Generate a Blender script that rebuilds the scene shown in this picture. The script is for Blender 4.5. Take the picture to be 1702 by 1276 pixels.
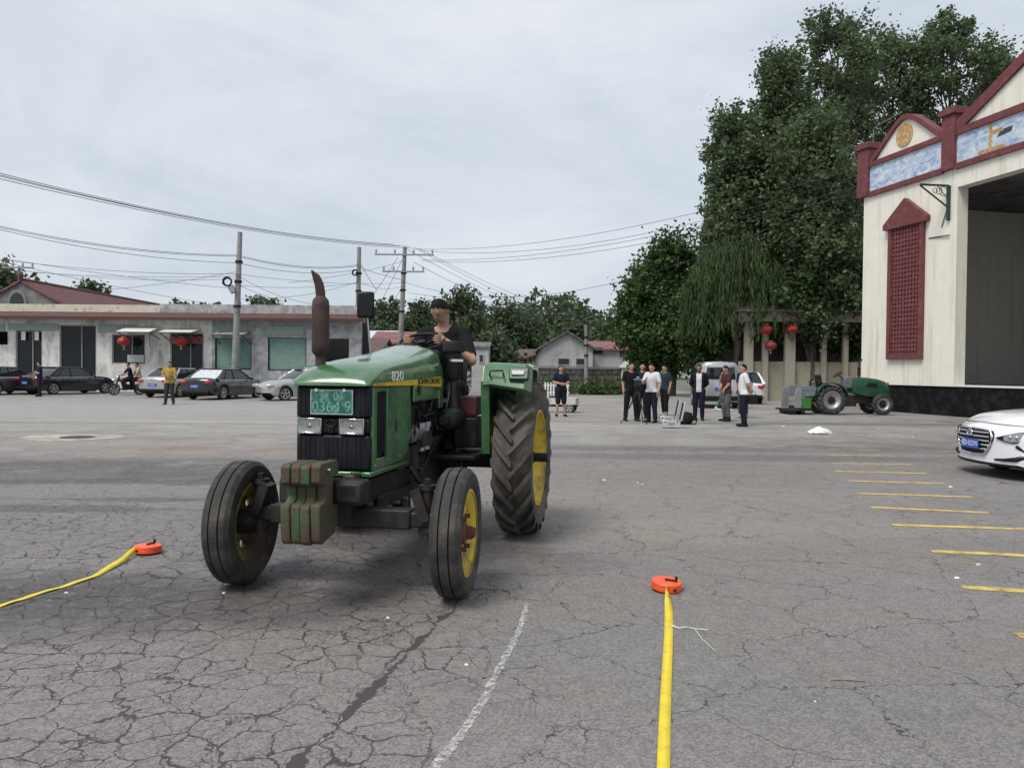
import bpy, bmesh, math, random
import numpy as np
from mathutils import Vector, Matrix, Euler
R = math.radians
random.seed(7); rng = np.random.default_rng(7)
for o in list(bpy.data.objects): bpy.data.objects.remove(o)
scene = bpy.context.scene; C = scene.collection
# ------------------------------------------------------------------ camera
FPX, CX, CY, CAMH = 1278.0, 851.0, 638.0, 1.5
PITCH, ROLL = math.atan(23.4/FPX), R(0.5)
cam = bpy.data.cameras.new('camera'); camo = bpy.data.objects.new('camera', cam); C.objects.link(camo)
cam.sensor_width = 36; cam.lens = 36*FPX/1702; cam.clip_start = .05; cam.clip_end = 3000
CAMROT = Matrix.Rotation(R(90)-PITCH, 3, 'X') @ Matrix.Rotation(ROLL, 3, 'Z')
camo.location = (0, 0, CAMH); camo.rotation_euler = CAMROT.to_euler()
scene.camera = camo
# ------------------------------------------------------------------ world: overcast sky over a Nishita base
SUN_EL, SUN_AZ = R(58), R(222)      # azimuth clockwise from +Y (north)
w = bpy.data.worlds.new('World'); scene.world = w; w.use_nodes = True
nt = w.node_tree; N = nt.nodes; L = nt.links; N.clear()
wo = N.new('ShaderNodeOutputWorld'); bg = N.new('ShaderNodeBackground'); bg.inputs[1].default_value = .057
sky = N.new('ShaderNodeTexSky'); sky.sky_type = 'NISHITA'; sky.sun_disc = False
sky.sun_elevation = SUN_EL; sky.sun_rotation = SUN_AZ; sky.air_density = 1.2; sky.dust_density = 3.0
tc = N.new('ShaderNodeTexCoord')
mp = N.new('ShaderNodeMapping'); mp.inputs['Scale'].default_value = (1, 1, 2.5); mp.inputs['Location'].default_value = (.7, .2, .35)
L.new(tc.outputs['Generated'], mp.inputs[0])
n1 = N.new('ShaderNodeTexNoise'); n1.inputs['Scale'].default_value = 2.3; n1.inputs['Detail'].default_value = 9; n1.inputs['Roughness'].default_value = .58
n1.inputs['Distortion'].default_value = .35
L.new(mp.outputs[0], n1.inputs['Vector'])
cr = N.new('ShaderNodeValToRGB'); e = cr.color_ramp.elements
e[0].position = .34; e[0].color = (5.3, 6.05, 6.85, 1); e[1].position = .7; e[1].color = (7.75, 8.05, 8.5, 1)
m2 = e.new if False else None
k = cr.color_ramp.elements.new(.5); k.color = (6.4, 6.95, 7.65, 1)
L.new(n1.outputs['Fac'], cr.inputs[0])
mx = N.new('ShaderNodeMix'); mx.data_type = 'RGBA'; mx.inputs['Factor'].default_value = .9
L.new(sky.outputs[0], mx.inputs['A']); L.new(cr.outputs[0], mx.inputs['B'])
L.new(mx.outputs['Result'], bg.inputs[0]); L.new(bg.outputs[0], wo.inputs[0])
# ------------------------------------------------------------------ one soft sun through cloud
sl = bpy.data.lights.new('sun', 'SUN'); sl.energy = 1.5; sl.angle = R(25); sl.color = (1, .96, .9)
so = bpy.data.objects.new('sun', sl); C.objects.link(so)
sd = Vector((math.sin(SUN_AZ)*math.cos(SUN_EL), math.cos(SUN_AZ)*math.cos(SUN_EL), math.sin(SUN_EL)))
so.rotation_euler = sd.to_track_quat('Z', 'Y').to_euler(); so.location = sd*50
vs = scene.view_settings; vs.view_transform = 'Standard'; vs.look = 'None'; vs.gamma = 1; vs.exposure = .95; vs.use_curve_mapping = False
scene.render.engine = 'CYCLES'
cy = scene.cycles; cy.max_bounces = 5; cy.diffuse_bounces = 2; cy.glossy_bounces = 3; cy.transmission_bounces = 4; cy.transparent_max_bounces = 8; cy.volume_bounces = 0

# ------------------------------------------------------------------ measuring helpers
def ray(px, py):
    return (CAMROT @ Vector(((px-CX)/FPX, (CY-py)/FPX, -1))).normalized()
CAMP = Vector((0, 0, CAMH))
def G(px, py, z=0.0):
    d = ray(px, py); t = (z-CAMH)/d.z
    return CAMP + d*t
def AT(px, py, Y):
    d = ray(px, py); return CAMP + d*(Y/d.y)
def PLN(px, py, p0, n):
    d = ray(px, py); t = (Vector(p0)-CAMP).dot(n)/d.dot(n); return CAMP + d*t

# ------------------------------------------------------------------ mesh collector
class MB:
    def __init__(s): s.v = []; s.f = []; s.m = []; s.cur = 0
    def add(s, vs, fs, M=None):
        b = len(s.v)
        for p in vs:
            p = Vector(p)
            if M is not None: p = M @ p
            s.v.append(tuple(p))
        for f in fs: s.f.append(tuple(b+i for i in f)); s.m.append(s.cur)
        return s
    def box(s, c, d, rot=None, M=None):
        x, y, z = d[0]/2, d[1]/2, d[2]/2
        vs = [Vector(p) for p in ((-x,-y,-z),(x,-y,-z),(x,y,-z),(-x,y,-z),(-x,-y,z),(x,-y,z),(x,y,z),(-x,y,z))]
        if rot is not None:
            E = Euler(rot).to_matrix(); vs = [E @ p for p in vs]
        vs = [p+Vector(c) for p in vs]
        return s.add(vs, [(0,3,2,1),(4,5,6,7),(0,1,5,4),(1,2,6,5),(2,3,7,6),(3,0,4,7)], M)
    def bb(s, a, b, M=None):
        return s.box([(a[i]+b[i])/2 for i in range(3)], [abs(b[i]-a[i]) for i in range(3)], None, M)
    def rings(s, rs, close=True, cap0=True, cap1=True, M=None):
        n = len(rs[0]); vs = [p for r in rs for p in r]; fs = []
        for i in range(len(rs)-1):
            for j in range(n if close else n-1):
                a = i*n+j; b = i*n+(j+1) % n
                fs.append((a, b, b+n, a+n))
        if cap0 and close: fs.append(tuple(range(n-1, -1, -1)))
        if cap1 and close: fs.append(tuple(range((len(rs)-1)*n, len(rs)*n)))
        return s.add(vs, fs, M)
    def cyl(s, p0, p1, r0, r1=None, n=12, M=None, cap=True):
        r1 = r0 if r1 is None else r1
        p0, p1 = Vector(p0), Vector(p1); d = (p1-p0).normalized()
        q = d.to_track_quat('Z', 'Y').to_matrix()
        rs = []
        for p, r in ((p0, r0), (p1, r1)):
            rs.append([p+q @ Vector((math.cos(2*math.pi*i/n)*r, math.sin(2*math.pi*i/n)*r, 0)) for i in range(n)])
        return s.rings(rs, True, cap, cap, M)
    def tube(s, pts, r, n=8, M=None, flat=1.0):
        pts = [Vector(p) for p in pts]; rs = []; rad = r if isinstance(r, (list, tuple)) else [r]*len(pts)
        up = Vector((0, 0, 1))
        for i, p in enumerate(pts):
            d = (pts[min(i+1, len(pts)-1)]-pts[max(i-1, 0)]).normalized()
            a = d.cross(up)
            if a.length < 1e-3: a = d.cross(Vector((1, 0, 0)))
            a.normalize(); b = a.cross(d).normalized()
            rs.append([p+a*math.cos(2*math.pi*k/n)*rad[i]*flat+b*math.sin(2*math.pi*k/n)*rad[i] for k in range(n)])
        return s.rings(rs, True, True, True, M)
    def lathe(s, prof, n=32, axis='y', c=(0,0,0), M=None, closed=False):
        # prof: (radius, along) pairs
        rs = []
        for r, t in prof:
            ring = []
            for i in range(n):
                a = 2*math.pi*i/n; u, v = math.cos(a)*r, math.sin(a)*r
                p = {'y': (u, t, v), 'x': (t, u, v), 'z': (u, v, t)}[axis]
                ring.append(Vector(p)+Vector(c))
            rs.append(ring)
        if closed: rs.append(rs[0]); return s.rings(rs, True, False, False, M)
        return s.rings(rs, True, prof[0][0] > 1e-4 or True, True, M)
    def prism(s, poly, a, b, plane='xz', M=None):
        def P(u, v, t): return {'xz': (u, t, v), 'xy': (u, v, t), 'yz': (t, u, v)}[plane]
        n = len(poly)
        vs = [P(u, v, a) for u, v in poly]+[P(u, v, b) for u, v in poly]
        fs = [tuple(range(n-1, -1, -1)), tuple(range(n, 2*n))]+[(i, (i+1) % n, n+(i+1) % n, n+i) for i in range(n)]
        return s.add(vs, fs, M)
    def ball(s, c, r, n=12, m=8, M=None, rot=None):
        r = (r, r, r) if not isinstance(r, (tuple, list)) else r; vs = []; E = Euler(rot).to_matrix() if rot else None
        rs = []
        for i in range(m+1):
            t = math.pi*i/m; z = math.cos(t); q = max(math.sin(t), .004)
            ring = []
            for j in range(n):
                p = Vector((math.cos(2*math.pi*j/n)*q*r[0], math.sin(2*math.pi*j/n)*q*r[1], -z*r[2]))
                if E: p = E @ p
                ring.append(p+Vector(c))
            rs.append(ring)
        return s.rings(rs, True, True, True, M)
    def build(s, name, mat, parent=None, smooth=None, bevel=0, seg=2, recalc=True):
        me = bpy.data.meshes.new(name); me.from_pydata(s.v, [], s.f)
        mats = mat if isinstance(mat, (list, tuple)) else [mat]
        for m in mats: me.materials.append(m)
        if len(mats) > 1: me.polygons.foreach_set('material_index', s.m)
        if recalc:
            bm = bmesh.new(); bm.from_mesh(me); bmesh.ops.recalc_face_normals(bm, faces=bm.faces); bm.to_mesh(me); bm.free()
        if smooth is not None:
            me.shade_smooth(); me.set_sharp_from_angle(angle=R(smooth))
        o = bpy.data.objects.new(name, me); C.objects.link(o)
        if parent: o.parent = parent
        if bevel:
            b = o.modifiers.new('bevel', 'BEVEL'); b.width = bevel; b.segments = seg; b.limit_method = 'ANGLE'; b.angle_limit = R(40)
            b.harden_normals = False
            me.shade_smooth(); me.set_sharp_from_angle(angle=R(50))
        return o
def npmesh(name, V, F, mat, parent=None):
    """V (n,3), F (m,4) numpy -> mesh object"""
    me = bpy.data.meshes.new(name); n, m = len(V), len(F); kk = F.shape[1]
    me.vertices.add(n); me.vertices.foreach_set('co', V.astype('f').ravel())
    me.loops.add(m*kk); me.loops.foreach_set('vertex_index', F.astype('i').ravel())
    me.polygons.add(m); me.polygons.foreach_set('loop_start', np.arange(0, m*kk, kk, dtype='i'))
    me.update(calc_edges=True); me.materials.append(mat)
    o = bpy.data.objects.new(name, me); C.objects.link(o)
    if parent: o.parent = parent
    return o
def tag(o, label=None, cat=None, group=None, kind=None):
    if label: o['label'] = label
    if cat: o['category'] = cat
    if group: o['group'] = group
    if kind: o['kind'] = kind
    return o
def thing(name, label, cat, loc=(0,0,0), rz=0, group=None):
    o = bpy.data.objects.new(name, None); C.objects.link(o); o.empty_display_size = .2
    o.location = loc; o.rotation_euler = (0, 0, rz)
    return tag(o, label, cat, group)
def dup(o, parent=None):
    c = o.copy(); C.objects.link(c); c.parent = parent
    for ch in o.children:
        if ch is not c: dup(ch, c)
    return c

# ------------------------------------------------------------------ materials
def newmat(name):
    m = bpy.data.materials.new(name); m.use_nodes = True; nt = m.node_tree
    return m, nt, nt.nodes, nt.links, nt.nodes['Principled BSDF']
def pm(name, col, rough=.6, metal=0, var=.18, scale=6, bump=0, bscale=60, dirt=None, damt=.5, dscale=3, coat=0, spec=.5, streak=None, det=5):
    m, nt, N, L, P = newmat(name)
    tc = N.new('ShaderNodeTexCoord')
    n = N.new('ShaderNodeTexNoise'); n.inputs['Scale'].default_value = scale; n.inputs['Detail'].default_value = det; n.inputs['Roughness'].default_value = .6
    L.new(tc.outputs['Object'], n.inputs['Vector'])
    r = N.new('ShaderNodeValToRGB'); e = r.color_ramp.elements
    lo = [max(0, c*(1-var)) for c in col[:3]]+[1]; hi = [min(1, c*(1+var)) for c in col[:3]]+[1]
    e[0].position = .3; e[0].color = lo; e[1].position = .7; e[1].color = hi
    L.new(n.outputs['Fac'], r.inputs[0]); out = r.outputs[0]
    rf = rough
    if dirt:
        n2 = N.new('ShaderNodeTexNoise'); n2.inputs['Scale'].default_value = dscale; n2.inputs['Detail'].default_value = 8; n2.inputs['Roughness'].default_value = .68
        if streak:
            mp = N.new('ShaderNodeMapping'); mp.inputs['Scale'].default_value = streak
            L.new(tc.outputs['Object'], mp.inputs[0]); L.new(mp.outputs[0], n2.inputs['Vector'])
        else: L.new(tc.outputs['Object'], n2.inputs['Vector'])
        mr = N.new('ShaderNodeMapRange'); c0 = .5+.3*(.5-damt)
        mr.inputs[1].default_value = c0-.06; mr.inputs[2].default_value = c0+.12
        L.new(n2.outputs['Fac'], mr.inputs[0])
        mx = N.new('ShaderNodeMix'); mx.data_type = 'RGBA'
        L.new(mr.outputs[0], mx.inputs['Factor']); L.new(out, mx.inputs['A']); mx.inputs['B'].default_value = (*dirt[:3], 1)
        out = mx.outputs['Result']
        if coat or rough < .5:
            m3 = N.new('ShaderNodeMapRange'); m3.inputs[3].default_value = rough; m3.inputs[4].default_value = .85
            L.new(mr.outputs[0], m3.inputs[0]); L.new(m3.outputs[0], P.inputs['Roughness']); rf = None
    L.new(out, P.inputs['Base Color'])
    if rf is not None: P.inputs['Roughness'].default_value = rough
    P.inputs['Metallic'].default_value = metal; P.inputs['Specular IOR Level'].default_value = spec
    if coat: P.inputs['Coat Weight'].default_value = coat; P.inputs['Coat Roughness'].default_value = .05
    if bump:
        n4 = N.new('ShaderNodeTexNoise'); n4.inputs['Scale'].default_value = bscale; n4.inputs['Detail'].default_value = 4
        L.new(tc.outputs['Object'], n4.inputs['Vector'])
        b = N.new('ShaderNodeBump'); b.inputs['Strength'].default_value = bump; b.inputs['Distance'].default_value = .01
        L.new(n4.outputs['Fac'], b.inputs['Height']); L.new(b.outputs[0], P.inputs['Normal'])
    return m
def glassmat(name, col=(.02,.025,.03), rough=.03, trans=0.0):
    m, nt, N, L, P = newmat(name)
    P.inputs['Base Color'].default_value = (*col, 1); P.inputs['Roughness'].default_value = rough
    P.inputs['Specular IOR Level'].default_value = .7; P.inputs['Transmission Weight'].default_value = trans
    P.inputs['IOR'].default_value = 1.5
    return m
def leafmat(name, c0, c1, trans=.25):
    m, nt, N, L, P = newmat(name)
    g = N.new('ShaderNodeNewGeometry'); oi = N.new('ShaderNodeObjectInfo'); tc = N.new('ShaderNodeTexCoord')
    n = N.new('ShaderNodeTexNoise'); n.inputs['Scale'].default_value = .45; n.inputs['Detail'].default_value = 3
    L.new(tc.outputs['Object'], n.inputs['Vector'])
    a = N.new('ShaderNodeMath'); a.operation = 'MULTIPLY_ADD'; a.inputs[1].default_value = .5
    L.new(g.outputs['Random Per Island'], a.inputs[0]); 
    b = N.new('ShaderNodeMapRange'); b.inputs[1].default_value = .3; b.inputs[2].default_value = .7; b.inputs[4].default_value = .5
    L.new(n.outputs['Fac'], b.inputs[0]); L.new(b.outputs[0], a.inputs[2])
    mx = N.new('ShaderNodeMix'); mx.data_type = 'RGBA'; mx.inputs['A'].default_value = (*c0, 1); mx.inputs['B'].default_value = (*c1, 1)
    L.new(a.outputs[0], mx.inputs['Factor']); L.new(mx.outputs['Result'], P.inputs['Base Color'])
    P.inputs['Roughness'].default_value = .55; P.inputs['Specular IOR Level'].default_value = .3
    t = N.new('ShaderNodeBsdfTranslucent'); L.new(mx.outputs['Result'], t.inputs[0])
    ms = N.new('ShaderNodeMixShader'); ms.inputs[0].default_value = trans
    o = N['Material Output']; L.new(P.outputs[0], ms.inputs[1]); L.new(t.outputs[0], ms.inputs[2]); L.new(ms.outputs[0], o.inputs[0])
    return m
def wornmat(name, col, amount=.5, scale=9, rough=.8, soft=.16):
    m, nt, N, L, P = newmat(name); tc = N.new('ShaderNodeTexCoord')
    n = N.new('ShaderNodeTexNoise'); n.inputs['Scale'].default_value = scale; n.inputs['Detail'].default_value = 9; n.inputs['Roughness'].default_value = .75
    L.new(tc.outputs['Object'], n.inputs['Vector'])
    mr = N.new('ShaderNodeMapRange'); c = .62-.25*amount; mr.inputs[1].default_value = c-soft/2; mr.inputs[2].default_value = c+soft/2
    L.new(n.outputs['Fac'], mr.inputs[0])
    P.inputs['Base Color'].default_value = (*col, 1); P.inputs['Roughness'].default_value = rough
    t = N.new('ShaderNodeBsdfTransparent'); ms = N.new('ShaderNodeMixShader'); o = N['Material Output']
    L.new(mr.outputs[0], ms.inputs[0]); L.new(t.outputs[0], ms.inputs[1]); L.new(P.outputs[0], ms.inputs[2]); L.new(ms.outputs[0], o.inputs[0])
    return m
M = {}
M['rubber'] = pm('rubber', (.03,.029,.028), .82, var=.25, scale=9, bump=.35, bscale=50, dirt=(.085,.075,.062), damt=.42, dscale=5)
M['rubber_dusty'] = pm('rubber_dusty', (.045,.042,.038), .85, var=.3, scale=7, bump=.4, bscale=40, dirt=(.12,.105,.085), damt=.62, dscale=4)
M['green'] = pm('tractor_green', (.038,.135,.048), .3, var=.14, scale=3, dirt=(.10,.135,.08), damt=.26, dscale=9, coat=1); M['green'].node_tree.nodes['Principled BSDF'].inputs['Coat Roughness'].default_value = .1
M['green_dark'] = pm('dark_green_paint', (.012,.07,.035), .35, var=.2, scale=5, dirt=(.05,.06,.04), damt=.25, dscale=6)
M['yellow'] = pm('rim_yellow', (.6,.42,.03), .5, var=.12, scale=5, dirt=(.24,.17,.055), damt=.3, dscale=6)
M['yellow_dirty'] = pm('rim_yellow_grimy', (.28,.2,.045), .65, var=.25, scale=6, dirt=(.07,.05,.03), damt=.62, dscale=5)
M['black'] = pm('black_paint', (.010,.010,.011), .5, var=.3, scale=8, dirt=(.032,.03,.027), damt=.3, dscale=6, spec=.3)
M['grille'] = pm('grille_black', (.008,.008,.011), .5, var=.25, scale=9, dirt=(.022,.022,.027), damt=.3, dscale=3, streak=(1, 9, .5), spec=.25)
M['iron'] = pm('greasy_iron', (.016,.015,.015), .6, .1, var=.35, scale=12, bump=.3, bscale=50, dirt=(.04,.03,.024), damt=.4, dscale=7)
M['rust'] = pm('rusty_iron', (.13,.055,.035), .8, var=.3, scale=9, bump=.3, bscale=60, dirt=(.05,.03,.025), damt=.45, dscale=6)
M['stack'] = pm('burnt_pipe', (.055,.028,.024), .75, var=.35, scale=14, dirt=(.025,.02,.02), damt=.45, dscale=8)
M['weight'] = pm('worn_green_iron', (.028,.095,.036), .7, var=.25, scale=8, bump=.5, bscale=45, dirt=(.075,.04,.028), damt=.76, dscale=15, streak=(1, 1, .5))
M['chrome'] = pm('bright_metal', (.75,.75,.76), .18, 1, var=.05)
M['steel'] = pm('dull_steel', (.35,.35,.36), .4, .9, var=.15)
M['reflector'] = pm('lamp_reflector', (.6,.6,.57), .2, .85, var=.08, scale=25)
M['lens'] = glassmat('lamp_lens', (.9,.92,.93), .02, .95)
M['dkglass'] = glassmat('dark_glass', (.012,.015,.018), .03)
M['glass'] = glassmat('window_glass', (.015,.018,.02), .12); M['glass'].node_tree.nodes['Principled BSDF'].inputs['Specular IOR Level'].default_value = .25
M['white'] = pm('white_paint', (.72,.72,.7), .5, var=.05)
M['blackplastic'] = pm('black_plastic', (.010,.010,.011), .5, var=.2, spec=.3)
M['red'] = pm('red_paint', (.4,.03,.03), .4, var=.15)
M['wood'] = pm('pale_wood', (.3,.22,.13), .7, var=.3)
def text_obj(name, body, size, mat, parent, Mx, ext=.001, sx=1.0, align='CENTER', bold=0):
    cu = bpy.data.curves.new(name, 'FONT'); cu.body = body; cu.size = size; cu.extrude = ext; cu.align_x = align; cu.align_y = 'CENTER'; cu.offset = bold
    cu.resolution_u = 3
    t = bpy.data.objects.new(name+'_tmp', cu); C.objects.link(t)
    bpy.context.view_layer.update()
    dg = bpy.context.evaluated_depsgraph_get(); me = bpy.data.meshes.new_from_object(t.evaluated_get(dg)); bpy.data.objects.remove(t)
    me.transform(Matrix.Diagonal((sx, 1, 1, 1))); me.transform(Mx); me.materials.clear(); me.materials.append(mat)
    o = bpy.data.objects.new(name, me); C.objects.link(o)
    if parent: o.parent = parent
    return o
def frame(origin, xd, yd):
    """matrix placing local x->xd, y->yd (text plane), z = normal"""
    x = Vector(xd).normalized(); y = Vector(yd).normalized(); z = x.cross(y)
    return Matrix(((x.x, y.x, z.x, origin[0]), (x.y, y.y, z.y, origin[1]), (x.z, y.z, z.z, origin[2]), (0, 0, 0, 1)))
# ================================================================== GROUND
def asphalt():
    m, nt, N, L, P = newmat('cracked_asphalt')
    tc = N.new('ShaderNodeTexCoord'); co = tc.outputs['Object']
    def noise(scale, det=4, rough=.55, vec=co, dist=0):
        n = N.new('ShaderNodeTexNoise'); n.inputs['Scale'].default_value = scale; n.inputs['Detail'].default_value = det
        n.inputs['Roughness'].default_value = rough; n.inputs['Distortion'].default_value = dist; L.new(vec, n.inputs['Vector']); return n
    def math_(op, a, b=None, c=None):
        n = N.new('ShaderNodeMath'); n.operation = op
        for i, x in enumerate((a, b, c)):
            if x is None: continue
            if hasattr(x, 'is_linked') or hasattr(x, 'links'): L.new(x, n.inputs[i])
            else: n.inputs[i].default_value = x
        return n.outputs[0]
    def mr(x, a, b, c=0, d=1):
        n = N.new('ShaderNodeMapRange'); L.new(x, n.inputs[0]); n.interpolation_type = 'SMOOTHSTEP'
        for i, q in enumerate((a, b, c, d)): n.inputs[i+1].default_value = q
        return n.outputs[0]
    def mix(f, a, b):
        n = N.new('ShaderNodeMix'); n.data_type = 'RGBA'
        for key, x in (('Factor', f), ('A', a), ('B', b)):
            if isinstance(x, (int, float)): n.inputs[key].default_value = x
            elif isinstance(x, tuple): n.inputs[key].default_value = (*x, 1)
            else: L.new(x, n.inputs[key])
        return n.outputs['Result']
    # tone
    big = noise(.22, 6, .6).outputs['Fac']; mid = noise(1.6, 6, .6).outputs['Fac']; fine = noise(95, 3, .7).outputs['Fac']
    grain = noise(230, 2, .7).outputs['Fac']
    col = mix(mr(big, .35, .65), (.178, .163, .158), (.225, .210, .203))
    col = mix(math_('MULTIPLY', mr(mid, .42, .7), .45), col, (.245, .230, .222))
    col = mix(mr(fine, .3, .75), mix(.55, col, (.075, .07, .07)), mix(.3, col, (.3, .285, .28)))
    vo = N.new('ShaderNodeTexVoronoi'); vo.voronoi_dimensions = '2D'; vo.inputs['Scale'].default_value = 70; L.new(co, vo.inputs['Vector'])
    col = mix(math_('MULTIPLY', mr(vo.outputs['Distance'], .16, .06), .5), col, (.42, .41, .39))
    # ellipse stains and other darker or paler blotches: x, y, rx, ry, colour, amount
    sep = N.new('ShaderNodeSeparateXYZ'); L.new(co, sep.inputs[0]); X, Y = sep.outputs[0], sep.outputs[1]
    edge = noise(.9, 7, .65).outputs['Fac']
    def blotch(px, py, rx, ry, c, amt, soft=.35):
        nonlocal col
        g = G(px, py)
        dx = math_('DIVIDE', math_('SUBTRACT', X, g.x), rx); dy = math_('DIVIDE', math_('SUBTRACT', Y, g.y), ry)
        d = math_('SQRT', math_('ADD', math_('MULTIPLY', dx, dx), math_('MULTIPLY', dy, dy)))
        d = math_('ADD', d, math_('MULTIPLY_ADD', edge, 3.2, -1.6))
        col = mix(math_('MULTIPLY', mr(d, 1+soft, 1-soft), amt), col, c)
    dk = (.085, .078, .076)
    blotch(60, 985, 1.5, .55, dk, .85); blotch(130, 775, 4.0, .7, dk, .7); blotch(330, 770, 3.4, .8, dk, .6); blotch(20, 790, 2.6, .6, dk, .6)
    blotch(470, 712, 6, 1.8, (.23, .2, .18), .5); blotch(220, 742, 5, 1.3, (.25, .21, .175), .55); blotch(355, 745, 2.2, .5, (.20, .13, .105), .55)
    blotch(640, 870, 1.5, 1.6, (.06, .056, .054), .7); blotch(1400, 745, 6, .9, dk, .6); blotch(1560, 735, 4, .9, dk, .5)  # starts with a near-black ellipse on the ground beneath the tractor
    blotch(1100, 840, 3.0, 1.5, (.23, .205, .18), .5); blotch(1290, 905, 1.6, .8, (.20, .17, .135), .45); blotch(1000, 775, 5, 1.2, (.2, .16, .14), .4)
    blotch(1040, 735, 3.5, 1.0, (.26, .24, .22), .5); blotch(1500, 700, 7, 1.6, (.07, .066, .065), .75); blotch(690, 690, 8, 3, (.06,.056,.055), .5)
    blotch(330, 690, 26, 8, (.30, .287, .265), .75, .6); blotch(60, 668, 20, 8, (.30,.29,.275), .6, .6); blotch(1000, 690, 9, 5, (.29,.28,.262), .5, .6); blotch(480, 704, 9, .9, (.36,.345,.32), .55, .5); blotch(200, 703, 12, .5, (.12,.115,.11), .4); blotch(820, 930, 1.2, .5, dk, .5); blotch(500, 1050, 1.2, .6, (.155,.13,.122), .6); blotch(1250, 1130, 2, .6, (.16,.135,.128), .6)
    blotch(300, 1130, 2.4, 1.1, (.20, .178, .172), .45, .6); blotch(620, 1180, 1.6, .8, (.205, .183, .177), .45, .6); blotch(1500, 1080, 2.2, .9, (.195, .175, .17), .45, .6); blotch(1250, 1000, 1.6, .9, (.185,.165,.155), .5, .6)
    blotch(1000, 1080, 1.2, .5, (.17,.172,.162), .5, .6); blotch(1380, 1160, 1.0, .4, (.165,.17,.158), .5, .6)
    blotch(90, 1010, 1.7, .5, (.075,.068,.066), .8, .4); blotch(250, 800, 3.0, .25, (.08,.074,.072), .75, .4); blotch(420, 790, 2.0, .35, (.08,.074,.072), .6, .4); blotch(60, 845, 2.4, .18, (.085,.08,.078), .7, .4); blotch(300, 830, 2.0, .12, (.085,.08,.078), .7, .4)
    blotch(1250, 760, 6, .5, (.095,.088,.085), .6, .5); blotch(1450, 705, 8, .6, (.085,.08,.078), .6, .5); blotch(1150, 880, 2.5, .5, (.24,.22,.2), .45, .6); blotch(1060, 745, 3, .5, (.09,.085,.082), .5, .5); blotch(960, 655, 6, 3, (.16,.15,.14), .5, .5)
    # aggregate: each stone its own tone
    ag = N.new('ShaderNodeTexVoronoi'); ag.voronoi_dimensions = '2D'; ag.inputs['Scale'].default_value = 105; L.new(co, ag.inputs['Vector'])
    sc_ = N.new('ShaderNodeSeparateColor'); L.new(ag.outputs['Color'], sc_.inputs[0])
    hv = N.new('ShaderNodeHueSaturation'); L.new(col, hv.inputs['Color']); L.new(mr(sc_.outputs[0], 0, 1, .74, 1.26), hv.inputs['Value']); col = hv.outputs[0]
    # grit and dust in blotches
    dus = noise(7, 8, .72).outputs['Fac']; col = mix(math_('MULTIPLY', mr(dus, .5, .68), .35), col, (.265, .245, .23)); col = mix(math_('MULTIPLY', mr(dus, .46, .34), .4), col, (.11, .1, .098))
    # crack network
    def warper(scale, det):
        w_ = N.new('ShaderNodeTexNoise'); w_.noise_dimensions = '2D'; w_.inputs['Scale'].default_value = scale; w_.inputs['Detail'].default_value = det; w_.inputs['Roughness'].default_value = .62
        L.new(co, w_.inputs['Vector']); return w_.outputs['Color']
    wA, wB = warper(2.2, 4), warper(17, 5)
    def warped(k, k2):
        v = N.new('ShaderNodeVectorMath'); v.operation = 'MULTIPLY_ADD'; L.new(wA, v.inputs[0]); v.inputs[1].default_value = (k, k, 0); L.new(co, v.inputs[2])
        v2 = N.new('ShaderNodeVectorMath'); v2.operation = 'MULTIPLY_ADD'; L.new(wB, v2.inputs[0]); v2.inputs[1].default_value = (k2, k2, 0); L.new(v.outputs[0], v2.inputs[2]); return v2.outputs[0]
    wnA = noise(1.3, 5, .65).outputs['Fac']; wnB = noise(9, 4, .6).outputs['Fac']
    def cracks(scale, k, k2, w0, w1):
        v = N.new('ShaderNodeTexVoronoi'); v.voronoi_dimensions = '2D'; v.feature = 'DISTANCE_TO_EDGE'; v.inputs['Scale'].default_value = scale; v.inputs['Randomness'].default_value = 1
        L.new(warped(k, k2), v.inputs['Vector']); wn = math_('MAXIMUM', math_('MULTIPLY', mr(wnA, .36, .66, w0, w1), mr(wnB, .32, .7, .45, 1.5)), .0004)
        t = math_('DIVIDE', v.outputs['Distance'], wn); return mr(t, 1.15, .45)
    c1 = cracks(4.9, .2, .05, .013, .048); c2 = cracks(1.5, .45, .06, .0035, .0085); c3 = cracks(9.5, .15, .03, .0, .03)
    reg = math_('ADD', math_('MULTIPLY', X, -.55), math_('MULTIPLY_ADD', edge, 3.4, -1.75))
    regL = mr(reg, -.35, .5)
    near = mr(Y, 11.5, 6.0)
    regL = math_('MULTIPLY', regL, near)
    cr_ = math_('MAXIMUM', math_('MULTIPLY', c1, regL), math_('MULTIPLY', c2, mr(Y, 22, 9, .25, .9)))
    cr_ = math_('MAXIMUM', cr_, math_('MULTIPLY', math_('MULTIPLY', c3, regL), math_('MULTIPLY', mr(noise(.9, 3).outputs['Fac'], .47, .6), .8)))
    # one long ragged opened joint
    a, b = G(778, 985), G(470, 1290); dv = (b-a).normalized(); nx, ny = -dv.y, dv.x
    ln = math_('ADD', math_('MULTIPLY', X, nx), math_('MULTIPLY_ADD', Y, ny, -(a.x*nx+a.y*ny)))
    al = math_('ADD', math_('MULTIPLY', X, dv.x), math_('MULTIPLY_ADD', Y, dv.y, -(a.x*dv.x+a.y*dv.y)))
    wob = noise(5, 6, .7).outputs['Fac']; fr = noise(2.3, 3, .5).outputs['Fac']
    ln = math_('ABSOLUTE', math_('ADD', ln, math_('MULTIPLY_ADD', wob, .2, -.1)))
    wid = math_('MULTIPLY', mr(fr, .42, .68, .005, .04), mr(al, -.5, .4)); 
    joint = mr(math_('DIVIDE', ln, math_('MAXIMUM', wid, .0005)), 1.1, .7)
    joint = math_('MULTIPLY', joint, mr(al, -.4, .1))
    cr_ = math_('MAXIMUM', cr_, joint)
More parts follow.
